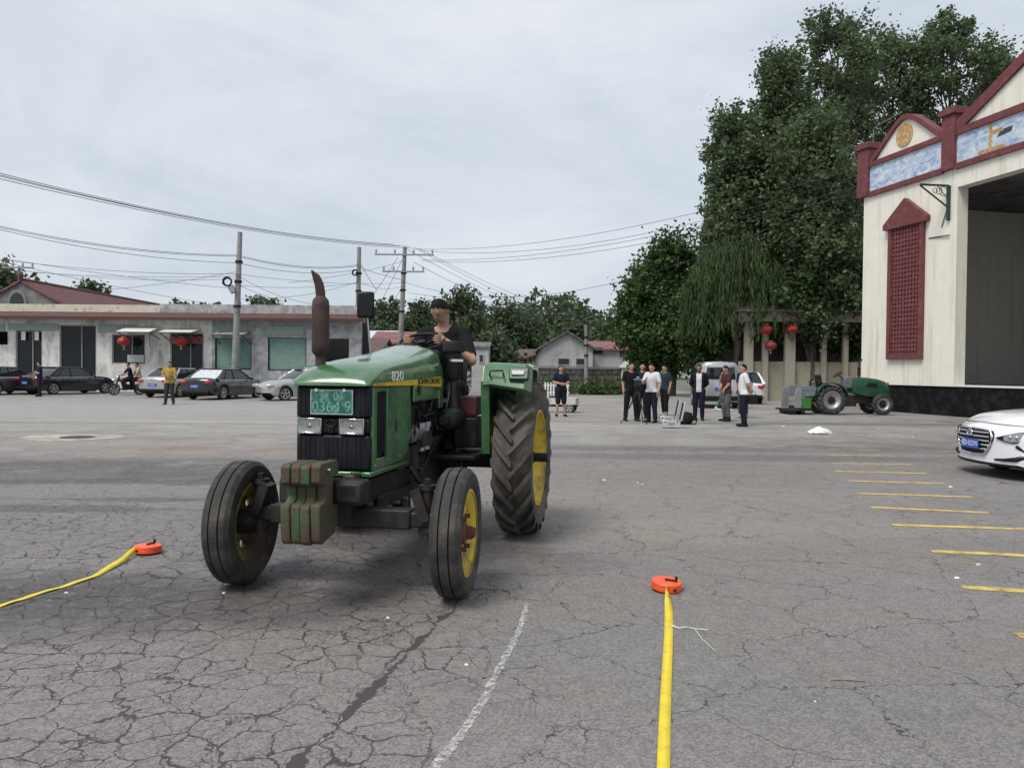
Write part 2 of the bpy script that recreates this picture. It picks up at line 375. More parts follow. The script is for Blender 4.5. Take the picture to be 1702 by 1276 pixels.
    halo = math_('MULTIPLY', mr(cr_, 0, 1), .93)
    col = mix(math_('MULTIPLY', halo, .92), col, (.034, .030, .029))
    # worn pale patches of old surface next to the dark repair
    L.new(col, P.inputs['Base Color'])
    L.new(mr(mid, .3, .7, .62, .85), P.inputs['Roughness']); P.inputs['Specular IOR Level'].default_value = .4
    h = math_('SUBTRACT', math_('MULTIPLY_ADD', fine, .5, math_('MULTIPLY', grain, .4)), math_('MULTIPLY', cr_, 2.2))
    bp = N.new('ShaderNodeBump'); bp.inputs['Strength'].default_value = .7; bp.inputs['Distance'].default_value = .006
    L.new(h, bp.inputs['Height']); L.new(bp.outputs[0], P.inputs['Normal'])
    return m
def sheet(name, poly, z, mat, kind='structure'):
    b = MB(); b.add([(p[0], p[1], z) for p in poly], [tuple(range(len(poly)))])
    o = b.build(name, mat, recalc=False); 
    if kind: o['kind'] = kind
    return o
gm = asphalt()
b = MB(); xs = [-900,-60,-30,-15,-8,-4,0,4,8,15,30,60,900]; ys = [-60,0,4,8,15,25,40,60,120,1500]
V = [(x, y, 0) for y in ys for x in xs]; n = len(xs)
F = [(j*n+i, j*n+i+1, (j+1)*n+i+1, (j+1)*n+i) for j in range(len(ys)-1) for i in range(n-1)]
b.add(V, F); tag(b.build('ground', gm, recalc=False), kind='structure')
# pale concrete village road in the middle distance
conc = pm('old_concrete', (.26,.245,.225), .85, var=.2, scale=.5, bump=.2, bscale=30, dirt=(.2,.185,.17), damt=.45, dscale=.35)
P_ = [G(905, 700), G(1010, 700.5), G(1160, 694), G(1300, 688), G(1302, 668), G(1290, 640), G(1060, 629), G(905, 636)]
P_ = [Vector((p.x, min(p.y, 95), 0)) for p in P_]
sheet('concrete_road', P_, .004, conc)
# kerb line of the road, left edge of the yard
# round pale concrete patch (old manhole surround)
g = G(118, 727); pt = []
for i in range(40):
    a = 2*math.pi*i/40; r = 1+.05*math.sin(3*a)+.04*math.sin(7*a+1)+random.uniform(-.03, .03)
    pt.append((g.x+math.cos(a)*1.02*r, g.y+math.sin(a)*.8*r))
tag(sheet('manhole_patch', pt, .004, pm('pale_concrete', (.42,.38,.32), .85, var=.25, scale=3, dirt=(.25,.22,.19), damt=.5, dscale=2)), kind='structure')
b = MB(); b.lathe([(.0, .004), (.33, .008), (.34, .004)], 24, 'z', (g.x+.1, g.y+.05, .004)); mc = b.build('manhole_cover', M['iron']); mc['kind'] = 'structure'
# dirt verge under the houses and trees
verge = pm('dirt_verge', (.17,.155,.13), .9, var=.3, scale=.6, dirt=(.06,.085,.03), damt=.5, dscale=.8, bump=.3, bscale=8)
sheet('dirt_verge', [(-4, 64), (12.5, 62), (13, 120), (-10, 160), (-60, 160), (-60, 75)], .006, verge)
sheet('grass_verge', [(12.6, 42), (60, 36), (80, 160), (14, 160)], .006, verge)
# yellow stall lines on the right
yl = wornmat('worn_yellow_paint', (.62,.46,.12), .85, 7, .75, .3)
yl2 = wornmat('worn_pale_paint', (.55,.47,.28), .45, 7, .75, .3)
lines = [((1374,756),(1485,758),.09,0),((1383,770),(1515,772),.09,0),((1387,783),(1540,787),.1,0),((1410,799),(1575,804),.1,0),((1425,820),(1616,826),.1,0),
 ((1447,843),(1642,852),.1,0),((1483,872),(1712,880),.1,0),((1548,916),(1720,924),.1,0),((1600,976),(1740,984),.1,0),((1690,1056),(1780,1062),.1,0),
 ((1320,710),(1398,712),.09,1),((1330,716),(1412,718),.09,1),((1320,722),(1420,724),.09,1),((1362,730),(1430,732),.09,1),((1350,738),(1432,740),.09,1),((1376,746),(1462,749),.09,1),
 ((1520,717),(1592,721),.09,1),((1510,724),(1575,727),.09,1),((1500,731),(1568,734),.09,1),((1530,740),(1596,743),.09,1),((1562,749),(1600,751),.09,1)]
for a, c, wd, k in lines:
    p, q = G(*a), G(*c); d = (q-p).normalized(); nrm = Vector((-d.y, d.x, 0))*wd/2
    nn = 10; l = [p.lerp(q, i/nn) for i in range(nn+1)]
    poly = [x-nrm*random.uniform(.75, 1.15) for x in l]+[x+nrm*random.uniform(.75, 1.15) for x in reversed(l)]
    sheet('painted_line', [(v.x, v.y) for v in poly], .004, yl if k == 0 else yl2)
# white chalk line
ck = [(876,1003),(871,1022),(862,1050),(846,1082),(826,1118),(806,1160),(784,1195),(760,1230),(737,1258),(712,1290),(690,1320)]
cs0 = [G(*p) for p in ck]; cs = [cs0[i].lerp(cs0[i+1], j/6) for i in range(len(cs0)-1) for j in range(6)]; wl = [.026+.016*i/len(cs)+.009*math.sin(i*1.7)+random.uniform(-.006, .008) for i in range(len(cs))]; left = []; right = []
for i, p in enumerate(cs):
    d = (cs[min(i+1, len(cs)-1)]-cs[max(i-1, 0)]).normalized(); nrm = Vector((-d.y, d.x, 0)); q = wl[i]*.55
    left.append(p+nrm*q*random.uniform(.8, 1.2)); right.append(p-nrm*q*random.uniform(.8, 1.2))
b = MB(); V = []
for l, r in zip(left, right): V += [(l.x, l.y, .005), (r.x, r.y, .005)]
b.add(V, [(2*i, 2*i+1, 2*i+3, 2*i+2) for i in range(len(left)-1)])
tag(b.build('chalk_line', wornmat('chalk_powder', (.68,.67,.65), .2, 34, .95, .3), recalc=False), kind='structure')
# ================================================================== STAGE BUILDING (right)
maroon = pm('maroon_paint', (.145,.037,.040), .7, var=.15, scale=5, dirt=(.2,.085,.08), damt=.2, dscale=5)
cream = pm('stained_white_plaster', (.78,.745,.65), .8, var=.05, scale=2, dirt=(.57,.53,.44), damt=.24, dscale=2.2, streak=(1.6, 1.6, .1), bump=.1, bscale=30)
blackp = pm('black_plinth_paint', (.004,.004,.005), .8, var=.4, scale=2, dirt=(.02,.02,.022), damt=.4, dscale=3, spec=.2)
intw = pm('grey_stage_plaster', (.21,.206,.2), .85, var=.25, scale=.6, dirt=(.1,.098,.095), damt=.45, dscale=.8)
def mural():
    m, nt, N, L, P = newmat('faded_blue_mural'); tc = N.new('ShaderNodeTexCoord')
    mp = N.new('ShaderNodeMapping'); mp.inputs['Scale'].default_value = (.8, 1, 1.6); mp.inputs['Rotation'].default_value = (0, .35, 0); L.new(tc.outputs['Object'], mp.inputs[0])
    n = N.new('ShaderNodeTexNoise'); n.inputs['Scale'].default_value = 2.6; n.inputs['Detail'].default_value = 10; n.inputs['Roughness'].default_value = .78; n.inputs['Distortion'].default_value = .7
    L.new(mp.outputs[0], n.inputs['Vector'])
    r = N.new('ShaderNodeValToRGB'); e = r.color_ramp.elements; e[0].position = .33; e[0].color = (.12,.20,.44,1); e[1].position = .58; e[1].color = (.66,.69,.70,1)
    q = e.new(.46); q.color = (.36,.47,.64,1); L.new(n.outputs['Fac'], r.inputs[0])
    n2 = N.new('ShaderNodeTexNoise'); n2.inputs['Scale'].default_value = 5; n2.inputs['Detail'].default_value = 8; n2.inputs['Roughness'].default_value = .7; L.new(mp.outputs[0], n2.inputs['Vector'])
    mr = N.new('ShaderNodeMapRange'); mr.inputs[1].default_value = .64; mr.inputs[2].default_value = .7; L.new(n2.outputs['Fac'], mr.inputs[0])
    mx = N.new('ShaderNodeMix'); mx.data_type = 'RGBA'; L.new(mr.outputs[0], mx.inputs['Factor']); L.new(r.outputs[0], mx.inputs['A']); mx.inputs['B'].default_value = (.10,.12,.2,1)
    L.new(mx.outputs['Result'], P.inputs['Base Color']); P.inputs['Roughness'].default_value = .7
    return m
mur = mural()
gold = pm('flaking_gold_paint', (.42,.25,.07), .6, var=.3, scale=9, dirt=(.6,.52,.36), damt=.4, dscale=7)
FU = Vector((.229, -.973, 0)).normalized()       # along the facade, towards the camera
FN = Vector((-.973, -.229, 0)).normalized()      # outward normal
p0 = AT(1560, 688, 27.6); p0.z = 0
pc = PLN(1431, 640, p0, FN); FO = Vector((pc.x, pc.y, 0))   # far corner on the ground
def FS(px, py):
    q = PLN(px, py, FO, FN); return (q-FO).dot(FU), q.z
ST = thing('opera_stage', 'tall cream open-fronted stage building with maroon trimmed parapet and blue murals', 'building', FO, math.atan2(FU.y, FU.x))
# local: x along facade to the camera, y: +y = outward?  (rotated so local x = FU; local y = FU rotated +90)
OUT = -1 if Vector((-FU.y, FU.x, 0)).dot(FN) < 0 else 1
def FB(name, s0, s1, z0, z1, d0, d1, mat, parent=ST, bevel=0):
    """box: d = distance proud of the facade"""
    b = MB(); b.bb((s0, OUT*d0, z0), (s1, OUT*d1, z1)); return b.build(name, mat, parent, bevel=bevel)
def FPOLY(name, pts, d0, d1, mat, parent=ST):
    b = MB(); b.prism(pts, OUT*d0, OUT*d1, 'xz'); return b.build(name, mat, parent)
zb = FS(1540, 641)[1]; sJ = FS(1588, 500)[0]; zo = FS(1592, 311)[1]
zband = FS(1431, 331)[1]
SW = 11.5; sE = sJ+SW; sT = sE+sJ        # opening, far end
TH = .45; DEP = 9.0
FB('wall', 0, sJ, zb, zband, -TH, 0, cream); FB('wall', sE, sT, zb, zband, -TH, 0, cream)
FB('lintel', sJ, sE, zo, zband, -TH, -.004, cream)
FB('plinth', .05, sT-.05, 0, zb, -TH, -.06, blackp)
FB('stage_edge', sJ+.0, sE, zb-.0, zb+.06, -TH-.02, -.03, M['white'])
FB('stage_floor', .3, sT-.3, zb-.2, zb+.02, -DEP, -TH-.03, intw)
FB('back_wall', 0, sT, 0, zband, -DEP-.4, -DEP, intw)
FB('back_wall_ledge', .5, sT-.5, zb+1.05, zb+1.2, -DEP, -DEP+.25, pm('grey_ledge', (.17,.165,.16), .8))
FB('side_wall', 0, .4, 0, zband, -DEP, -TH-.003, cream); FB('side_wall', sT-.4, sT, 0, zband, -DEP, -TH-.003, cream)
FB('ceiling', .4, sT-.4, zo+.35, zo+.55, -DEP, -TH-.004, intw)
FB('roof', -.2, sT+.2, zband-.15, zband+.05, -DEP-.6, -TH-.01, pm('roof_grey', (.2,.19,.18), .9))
# parapet
s1a, s1b = FS(1430, 280)[0], FS(1447, 280)[0]; s2a, s2b = FS(1571, 210)[0], FS(1592, 210)[0]
zp1 = FS(1440, 250)[1]; zp2 = FS(1585, 192)[1]
bandh = .16
def pillar(sa, sb, zt):
    p = FB('parapet_pillar', sa, sb, zband+.0, zt, -.4, .16, maroon, bevel=.02)
    c = FB('pillar_cap', sa-.07, sb+.07, zt, zt+.26, -.46, .24, maroon, p, bevel=.03)
pillar(s1a, s1b, zp1); pillar(s2a, s2b, zp2); pillar(sT-s2b, sT-s2a, zp2); pillar(sT-s1b, sT-s1a, zp1)
FB('parapet_band', s1b, s2a, zband-.04, zband+bandh, -.3, .1, maroon); FB('parapet_band', s2b, sT-s2b, zband-.04, zband+bandh, -.3, .1, maroon)
FB('parapet_band', sT-s2a, sT-s1b, zband-.04, zband+bandh, -.3, .1, maroon)
zm1 = FS(1500, 259)[1]
def small_gable(m):
    def X(s): return sT-s if m else s
    lo, hi = s1b, s2a
    b = MB(); b.bb((X(lo), OUT*-.25, zband+bandh), (X(hi), OUT*.02, zm1)); b.build('mural_panel', mur, ST)
    b = MB(); b.bb((X(lo), OUT*-.3, zm1), (X(hi), OUT*.1, zm1+.19)); b.build('parapet_band', maroon, ST)
    # arched top
    ctr = (lo+hi)/2; hw = (hi-lo)/2; zt = FS(1513, 187)[1]-zm1-.19
    prof = []
    for i in range(25):
        t = -1+2*i/24; q = abs(t)
        prof.append((ctr+hw*t, zm1+.19+zt*(1-(math.sqrt(t*t+.06)-.245)/(1.03-.245))))
    outer = prof; inner = [(ctr+(s-ctr)*.9, zm1+.19+max(0, (z-zm1-.19)*.9-.07)) for s, z in prof]
    b = MB(); b.prism([(X(s), z) for s, z in inner], OUT*-.22, OUT*.0, 'xz'); b.build('gable_panel', cream, ST)
    V = []
    for (s, z), (s2, z2) in zip(outer, inner):
        V += [(X(s), OUT*-.3, z), (X(s), OUT*.1, z), (X(s2), OUT*.1, z2), (X(s2), OUT*-.3, z2)]
    b = MB(); b.add(V, [(4*i+j, 4*i+(j+1) % 4, 4*i+4+(j+1) % 4, 4*i+4+j) for i in range(24) for j in range(4)]); b.build('gable_moulding', maroon, ST, smooth=40)
    b = MB(); z0 = zm1+.19+zt*.42
    b.prism([(X(ctr-.05)+.44*math.cos(a)*1.0, z0+.44*math.sin(a)) for a in [2*math.pi*i/28 for i in range(28)]], OUT*.0, OUT*.03, 'xz'); b.build('gold_medallion', gold, ST)
small_gable(False); small_gable(True)
# big centre gable
lo, hi = s2b, sT-s2b; ctr = (lo+hi)/2; hw = (hi-lo)/2
zm2 = FS(1594, 219)[1]
b = MB(); b.bb((lo, OUT*-.25, zband+bandh), (hi, OUT*.02, zm2-.12)); b.build('mural_panel', mur, ST)
b = MB(); b.bb((lo, OUT*-.3, zm2-.12), (hi, OUT*.1, zm2+.12)); b.build('parapet_band', maroon, ST)
sa_, za_ = FS(1598, 214); sb_, zb_ = FS(1702, 101); slope = (zb_-za_)/(sb_-sa_)
ap = za_+slope*(ctr-sa_)*.98
b = MB(); b.prism([(lo+.3, zm2+.12), (hi-.3, zm2+.12), (ctr, ap-.3)], OUT*-.22, 0, 'xz'); b.build('gable_panel', cream, ST)
for s in (-1, 1):
    q = [(ctr+s*hw*1.0, zm2+.1), (ctr+s*hw*1.0, zm2+.36), (ctr, ap+.1), (ctr, ap-.2), (ctr+s*(hw-.36), zm2+.12)]
    b = MB(); b.prism(q, OUT*-.3, OUT*(.1 if s < 0 else .097), 'xz'); b.build('gable_moulding', maroon, ST)
s_, z_ = FS(1698, 142)
b = MB(); b.prism([(ctr+.9*math.cos(a)*(1 if i % 2 else .7), zm2+2.2+.9*math.sin(a)*(1 if i % 2 else .7)) for i, a in enumerate([2*math.pi*i/24 for i in range(24)])], 0, OUT*.03, 'xz'); b.build('gold_star_medallion', gold, ST)
# gold character on the centre mural, worn dark blot beside it
def FTEXT(name, body, px, py, size, mat):
    s, z = FS(px, py); text_obj(name, body, size, mat, ST, frame((s, OUT*.024, z), (1, 0, 0), (0, 0, 1)), .004, bold=.02)
FTEXT('painted_character', '上', 1649, 231, 1.15, gold)
s_, z_ = FS(1671, 219); b = MB(); b.prism([(s_-.3, z_-.1), (s_+.25, z_-.05), (s_+.3, z_+.12), (s_-.15, z_+.1)], OUT*.02, OUT*.027, 'xz'); b.build('painted_stroke', pm('dark_flaked', (.05,.05,.06), .8), ST)
# maroon lattice window with pointed hood
sl, zl0 = FS(1477, 598); sr, _ = FS(1535, 590); zl0 = FS(1505, 597)[1]; zl1 = FS(1505, 377)[1]
wn = thing('lattice_window', None, None); wn.parent = ST
WM = MB(); fw = .17
WM.bb((sl, 0, zl0), (sl+fw, OUT*.14, zl1)); WM.bb((sr-fw, 0, zl0), (sr, OUT*.14, zl1)); WM.bb((sl+fw, 0, zl0), (sr-fw, OUT*.138, zl0+.2))
wf = WM.build('window_frame', maroon, wn)
WM = MB(); WM.prism([(sl-.22, zl1), (sr+.22, zl1), (sr+.22, zl1+.2), ((sl+sr)/2, zl1+1.05), (sl-.22, zl1+.2)], 0, OUT*.2, 'xz'); WM.build('window_hood', maroon, wn)
WM = MB(); WM.bb((sl+fw, OUT*.004, zl0+.2), (sr-fw, OUT*.012, zl1)); WM.build('dark_backing', pm('window_dark', (.03,.012,.014), .8), wn)
WM = MB(); x0, x1 = sl+fw, sr-fw; z0, z1 = zl0+.2, zl1; nc = 9; stp = (x1-x0)/nc; nr = int((z1-z0)/stp); sz = (z1-z0)/nr; hh = .25
def latt(x, z, w_, h_): WM.bb((x, OUT*.014, z), (x+w_, OUT*.085, z+h_))
for i in range(nr+1): latt(x0, z0+i*sz-(sz*hh if i else 0), x1-x0, sz*hh*(2 if 0 < i < nr else 1))
for i in range(nr):
    for j in range(nc):
        latt(x0+j*stp, z0+i*sz+sz*hh, stp*.25, sz*(1-2*hh)); latt(x0+(j+1)*stp-stp*.25, z0+i*sz+sz*hh, stp*.25-.001, sz*(1-2*hh))
WM.build('lattice', maroon, wn)
# wrought-iron bracket by the opening
s, z = FS(1579, 309); s0, _ = FS(1545, 309); zlow = FS(1580, 366)[1]
b = MB(); grn = pm('bracket_green', (.012,.05,.03), .5)
b.bb((s-.05, 0, zlow), (s+.05, OUT*.1, z)); b.build('bracket_post', grn, ST)
b = MB(); arm = 1.15
b.cyl((s, OUT*.06, z), (s-.1, OUT*arm, z), .04, n=6); b.cyl((s, OUT*.06, zlow+.45), (s-.1, OUT*arm, z-.03), .03, n=6); b.cyl((s, OUT*.06, z-.5), (s-.03, OUT*.5, z-.02), .015, n=5)
for k in range(3):
    c = Vector((s-.03-.0*k, OUT*(.25+.17*k), z-.2-.0*k)); rr = .16-.035*k
    b.tube([c+Vector((0, OUT*rr*math.cos(a), rr*math.sin(a))) for a in [2*math.pi*i/14 for i in range(15)]], .012, 5)
b.build('bracket_arm', grn, ST)
b = MB(); s2, z2 = FS(1566, 378); b.cyl((s-.02, OUT*.06, zlow+.5), (s2, OUT*.03, z2), .018, n=5); b.build('loose_rod', M['rust'], ST)
b = MB(); a_, c_ = FS(1544, 396), FS(1580, 391); b.cyl((a_[0], OUT*.01, a_[1]), (c_[0], OUT*.05, c_[1]), .022, n=5); b.build('rusty_stub', M['rust'], ST)
b = MB(); pts = [(sJ+.3+i*.9, -OUT*(1.0), zo-.25-.18*math.sin(math.pi*i/9)) for i in range(10)]; b.tube(pts, .012, 5); 
q = [(sJ+2.6, -OUT*1.0, zo+.3), (sJ+2.65, -OUT*1.0, zo-.1), (sJ+2.5, -OUT*1.0, zo-.5), (sJ+2.2, -OUT*1.0, zo-.45)]; b.tube(q, .02, 5); b.build('hanging_cable', M['black'], ST)
b = MB(); s, z = FS(1445, 235)
b.tube([(s1b+.0, -.1*OUT, zp1+.2), (s1b, -.1*OUT, zp1+.75), (s1b+.15, -.1*OUT, zp1+.85), (s1b+1.6, -.1*OUT, zp1+.95)], .02, 5); b.build('parapet_pipe', M['steel'], ST)

# ================================================================== CREAM GATEHOUSE behind the small tractor
gc = pm('gatehouse_cream', (.38,.35,.28), .8, var=.1, scale=2, dirt=(.3,.27,.21), damt=.35, dscale=2)
gy = 40.0; gl = AT(1232, 640, gy).x; gr = AT(1440, 640, gy).x
GH = thing('gatehouse', 'cream gatehouse with dark openings and square pillars behind the small green tractor', 'building', (0, gy, 0))
def gx(px): return AT(px, 620, gy).x
def gz(py): return AT(1330, py, gy).z
b = MB(); b.bb((gl, .3, 0), (gr+2, .6, gz(601))); b.build('low_wall', gc, GH)
for a_, c_ in ((1238, 1252), (1268, 1277), (1305, 1322), (1366, 1374), (1402, 1410)):
    b = MB(); b.bb((gx(a_), 0, 0), (gx(c_), .297, gz(535))); b.build('pillar', gc, GH, bevel=.02)
b = MB(); b.bb((gl-.3, -.3, gz(535)), (gr+2.2, 3, gz(520))); b.build('beam', gc, GH)
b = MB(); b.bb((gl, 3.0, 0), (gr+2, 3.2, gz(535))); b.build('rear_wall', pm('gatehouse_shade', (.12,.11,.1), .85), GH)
for a_, c_ in ((1322, 1366), (1374, 1402)):
    for k in range(6):
        x = gx(a_)+(gx(c_)-gx(a_))*(k+.5)/6
        b = MB(); b.cyl((x, .2, gz(602)), (x, .2, gz(560)), .015, n=6); b.build('window_bar', M['black'], GH)
b = MB(); b.prism([(-.8, gz(520)), (3.6, gz(520)), (1.4, gz(496))], gl-.5, gr+2.4, 'yz'); b.build('roof', pm('dark_tile', (.07,.065,.06), .8, var=.2, scale=9), GH)
# red lanterns
def lantern(px, py, Y, r, label, group, top, dark=False):
    p = AT(px, py, Y); t = thing('red_lantern', label, 'lantern', p, 0, group)
    rm = M['lanternd'] if dark else M['lantern']
    b = MB(); b.lathe([(.001, -.7*r), (.35*r, -.69*r), (.78*r, -.5*r), (1*r, -.1*r), (.98*r, .15*r), (.75*r, .48*r), (.35*r, .66*r), (.001, .7*r)], 16, 'z')
    b.build('lantern_body', rm, t, smooth=60)
    b = MB(); b.cyl((0, 0, .62*r), (0, 0, .78*r), .3*r, n=12); b.cyl((0, 0, -.78*r), (0, 0, -.62*r), .3*r, n=12); b.build('lantern_cap', M['goldtrim'], t)
    b = MB(); b.cyl((0, 0, .78*r), (0, 0, top-p.z), .012, n=5); b.build('hanger', M['black'], t)
    b = MB(); b.cyl((0, 0, -1.35*r), (0, 0, -.78*r), .16*r, .05*r, 8); b.build('tassel', M['goldtrim'], t)
M['lantern'] = pm('lantern_red', (.42,.03,.028), .55, var=.25, scale=5, dirt=(.5,.28,.25), damt=.2, dscale=3)
M['lanternd'] = pm('lantern_faded', (.3,.035,.06), .6, var=.2, scale=5)
M['goldtrim'] = pm('lantern_gold', (.55,.4,.12), .5)
lantern(1272, 548, 39.82, .37, 'upper red lantern hanging before the cream gatehouse', 'gate lanterns', gz(535)+.05)
lantern(1281, 574, 39.82, .31, 'lower dull pink lantern hanging under the red one at the gatehouse', 'gate lanterns', gz(535)+.05, True)
lantern(1316, 547, 39.82, .35, 'red lantern on the gatehouse pillar nearest the small green tractor', 'gate lanterns', gz(535)+.05)

# ================================================================== LEFT: old hall + shop row
brick = pm('grey_brick', (.17,.165,.16), .9, var=.25, scale=6, dirt=(.27,.26,.25), damt=.4, dscale=2, bump=.3, bscale=20)
def tiles(name, c, axis, freq=22):
    m = pm(name, c, .8, var=.3, scale=3, dirt=(.11,.09,.085), damt=.4, dscale=1.2); nt = m.node_tree; N = nt.nodes; L = nt.links
    tc = N.new('ShaderNodeTexCoord'); wv = N.new('ShaderNodeTexWave'); wv.bands_direction = axis; wv.inputs['Scale'].default_value = freq/6.28; wv.inputs['Distortion'].default_value = .4
    L.new(tc.outputs['Object'], wv.inputs['Vector']); bp = N.new('ShaderNodeBump'); bp.inputs['Strength'].default_value = 1; bp.inputs['Distance'].default_value = .06
    L.new(wv.outputs['Fac'], bp.inputs['Height']); L.new(bp.outputs[0], N['Principled BSDF'].inputs['Normal']); return m
redtile = tiles('red_tile', (.19,.075,.06), 'X', 30); redtile_y = tiles('red_tile_far', (.21,.075,.075), 'Y', 24)
HY = 51.0; a_ = AT(36, 466, HY); HW, HZ = 5.2, a_.z
HALL = thing('old_hall', 'grey brick gable-ended hall with long red tiled roof behind the shops', 'building', (a_.x, HY, 0))
rk = (a_.z-AT(110, 507, HY).z)/(AT(110, 507, HY).x-a_.x); ez = HZ-rk*HW
b = MB(); b.prism([(-HW+.3, 0), (HW-.3, 0), (HW-.3, ez+.1), (0, HZ-.12), (-HW+.3, ez+.1)], 0, 20, 'xz'); b.build('wall', brick, HALL)
for s in (-1, 1):
    b = MB(); b.prism([(0, HZ-.1), (0, HZ+.05), (s*HW, ez+.05), (s*HW, ez-.1)], -.15, 20.2, 'xz'); b.build('roof_slope', redtile_y, HALL)
b = MB(); b.cyl((0, -.2, HZ+.06), (0, 20.2, HZ+.06), .12, n=8); b.ball((0, -.1, HZ+.3), (.16, .2, .3)); b.build('ridge', pm('ridge_tile', (.12,.05,.05), .8), HALL)
wa = AT(29, 500, HY); b = MB(); pl = [(math.cos(a)*.62, math.sin(a)*.75) for a in [math.pi*i/12 for i in range(13)]]+[(-.62, -.3), (.62, -.3)]
b.prism([(wa.x-a_.x+u, wa.z+v) for u, v in pl], -.06, 0, 'xz'); b.build('arched_window_surround', pm('surround', (.22,.21,.2), .8), HALL)
b = MB(); b.prism([(wa.x-a_.x+u*.72, wa.z+v*.72) for u, v in pl], -.075, -.05, 'xz'); b.build('arched_window', M['dkglass'], HALL)
# shop row
SY = 46.0
def sx(px): return AT(px, 600, SY).x
def sz(py): return AT(260, py, SY).z
wplA = pm('white_shop_plaster', (.7,.69,.66), .85, var=.08, scale=2, dirt=(.36,.34,.3), damt=.4, dscale=1.5, streak=(1, 1, .4))
wplB = pm('grey_blotched_plaster', (.42,.42,.43), .9, var=.2, scale=2.5, dirt=(.25,.25,.255), damt=.5, dscale=2.2)
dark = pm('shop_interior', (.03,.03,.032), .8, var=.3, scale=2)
tealc = pm('pale_green_board', (.28,.36,.33), .7, var=.1, scale=3, dirt=(.2,.24,.22), damt=.3)
shut = pm('green_shutter', (.15,.28,.24), .55, .1, var=.12, scale=2, dirt=(.2,.24,.21), damt=.3, dscale=3)
def wallbits(root, mat, x0, x1, z0, z1, holes, y=0, th=.3):
    """wall between pixel columns with rectangular holes (px0,px1,py_top,py_bottom or None for ground)"""
    xs = sorted(set([x0, x1]+[h[0] for h in holes]+[h[1] for h in holes]))
    b = MB()
    for a, c in zip(xs, xs[1:]):
        hs = [h for h in holes if h[0] <= a+1e-6 and h[1] >= c-1e-6]
        segs = [(z0, z1)]
        for h in hs:
            ns = []
            for (p, q) in segs:
                if h[2] > p: ns.append((p, min(q, h[2])))
                if h[3] < q: ns.append((max(p, h[3]), q))
            segs = ns
        for p, q in segs:
            if q-p > .01: b.bb((a, y, p), (c, y+th, q))
    return b.build('wall', mat, root)
def hole(pa, pb, pt, pbm): return (sx(pa), sx(pb), 0 if pbm is None else sz(pbm), sz(pt))
zev = sz(531)
A = thing('white_shop_row', 'low whitewashed shop building with dark doorways and red tiled eave at left', 'building', (0, SY, 0))
hA = [hole(-30, 13, 553, 575), hole(26, 70, 551, None), hole(99, 160, 541, None), hole(186, 241, 556, 605), hole(283, 338, 553, None)]
wallbits(A, wplA, sx(-160), sx(352), 0, zev, hA)
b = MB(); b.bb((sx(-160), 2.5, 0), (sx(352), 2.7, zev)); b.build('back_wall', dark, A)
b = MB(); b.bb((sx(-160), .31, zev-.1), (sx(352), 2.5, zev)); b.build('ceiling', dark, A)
b = MB(); b.bb((sx(-160), .02, sz(552)), (sx(8), -.05, sz(541))); b.build('sign_board', tealc, A)
b = MB(); b.bb((sx(15), .02, sz(551)), (sx(98), -.06, sz(540))); b.build('sign_board', tealc, A)
b = MB(); b.bb((sx(163), .02, sz(553)), (sx(228), -.06, sz(540))); b.build('sign_board', tealc, A)
for pa, pb, pt, pbm in ((26, 70, 551, 645), (99, 160, 541, 645), (186, 241, 556, 605), (283, 338, 553, 645)):
    x0, x1, z0, z1 = sx(pa), sx(pb), (0 if pbm > 640 else sz(pbm)), sz(pt)
    fr = MB(); f_ = .07
    fr.bb((x0, .05, z0), (x0+f_, .2, z1)); fr.bb((x1-f_, .05, z0), (x1, .2, z1)); fr.bb((x0+f_, .05, z1-f_), (x1-f_, .198, z1)); xm = (x0+x1)/2+.2; fr.bb((xm-.03, .06, z0), (xm+.03, .19, z1-f_))
    if pbm < 640: fr.bb((x0+f_, .05, z0), (x1-f_, .198, z0+f_))
    wdo = fr.build('window' if pbm < 640 else 'door_frame', pm('grey_frame', (.25,.25,.24), .6), A)
    b = MB(); b.bb((x0+f_, .12, z0+(.07 if pbm < 640 else 0)), (x1-f_, .13, z1-f_)); b.build('pane', M['glass'], wdo)
for px in (40, 62):
    b = MB(); b.bb((sx(px-4), -.01, sz(567)), (sx(px+3), -.03, sz(553))); b.build('door_curtain', pm('white_cloth', (.7,.69,.66), .9), A)
b = MB(); b.bb((sx(212), -.02, sz(602)), (sx(239), .045, sz(590))); b.build('grey_shelf_panel', pm('pale_grey_panel', (.45,.48,.47), .6), A)
b = MB(); b.bb((sx(283), -.08, sz(571)), (sx(338), -.02, sz(559))); rs = b.build('red_sign_strip', pm('faded_red_sign', (.28,.05,.06), .6, var=.3, scale=6, dirt=(.1,.08,.08), damt=.4, dscale=7), A)
b = MB(); b.bb((sx(-160), -.003, 0), (sx(26), .0, .35)); b.build('skirting', wplB, A)
# tiled eave strip + parapet behind it
def eave(root, pa, pb):
    x0, x1 = sx(pa), sx(pb)
    b = MB(); b.prism([(-.75, zev+.0), (-.75, zev+.1), (.9, sz(519)+.05), (.9, zev+.0)], x0, x1, 'yz'); b.build('tiled_eave', redtile, root)
    b = MB(); b.bb((x0, -.79, zev-.07), (x1, -.75, zev+.08)); b.build('eave_fascia', pm('fascia', (.075,.03,.028), .6), root)
eave(A, -160, 262)
b = MB(); b.bb((sx(-160), .9, zev), (sx(254), 1.2, sz(505))); b.build('parapet', pm('cream_parapet', (.6,.55,.46), .85, var=.1, scale=1.5, dirt=(.16,.14,.12), damt=.12, dscale=4), A)
B = thing('grey_shuttered_shop', 'grey blotched plaster shop building with green roller shutters', 'building', (0, SY+.002, 0))
hB = [hole(357, 418, 561, 613), hole(445, 509, 559, 614), (sx(535), sx(580), 0, sz(560))]
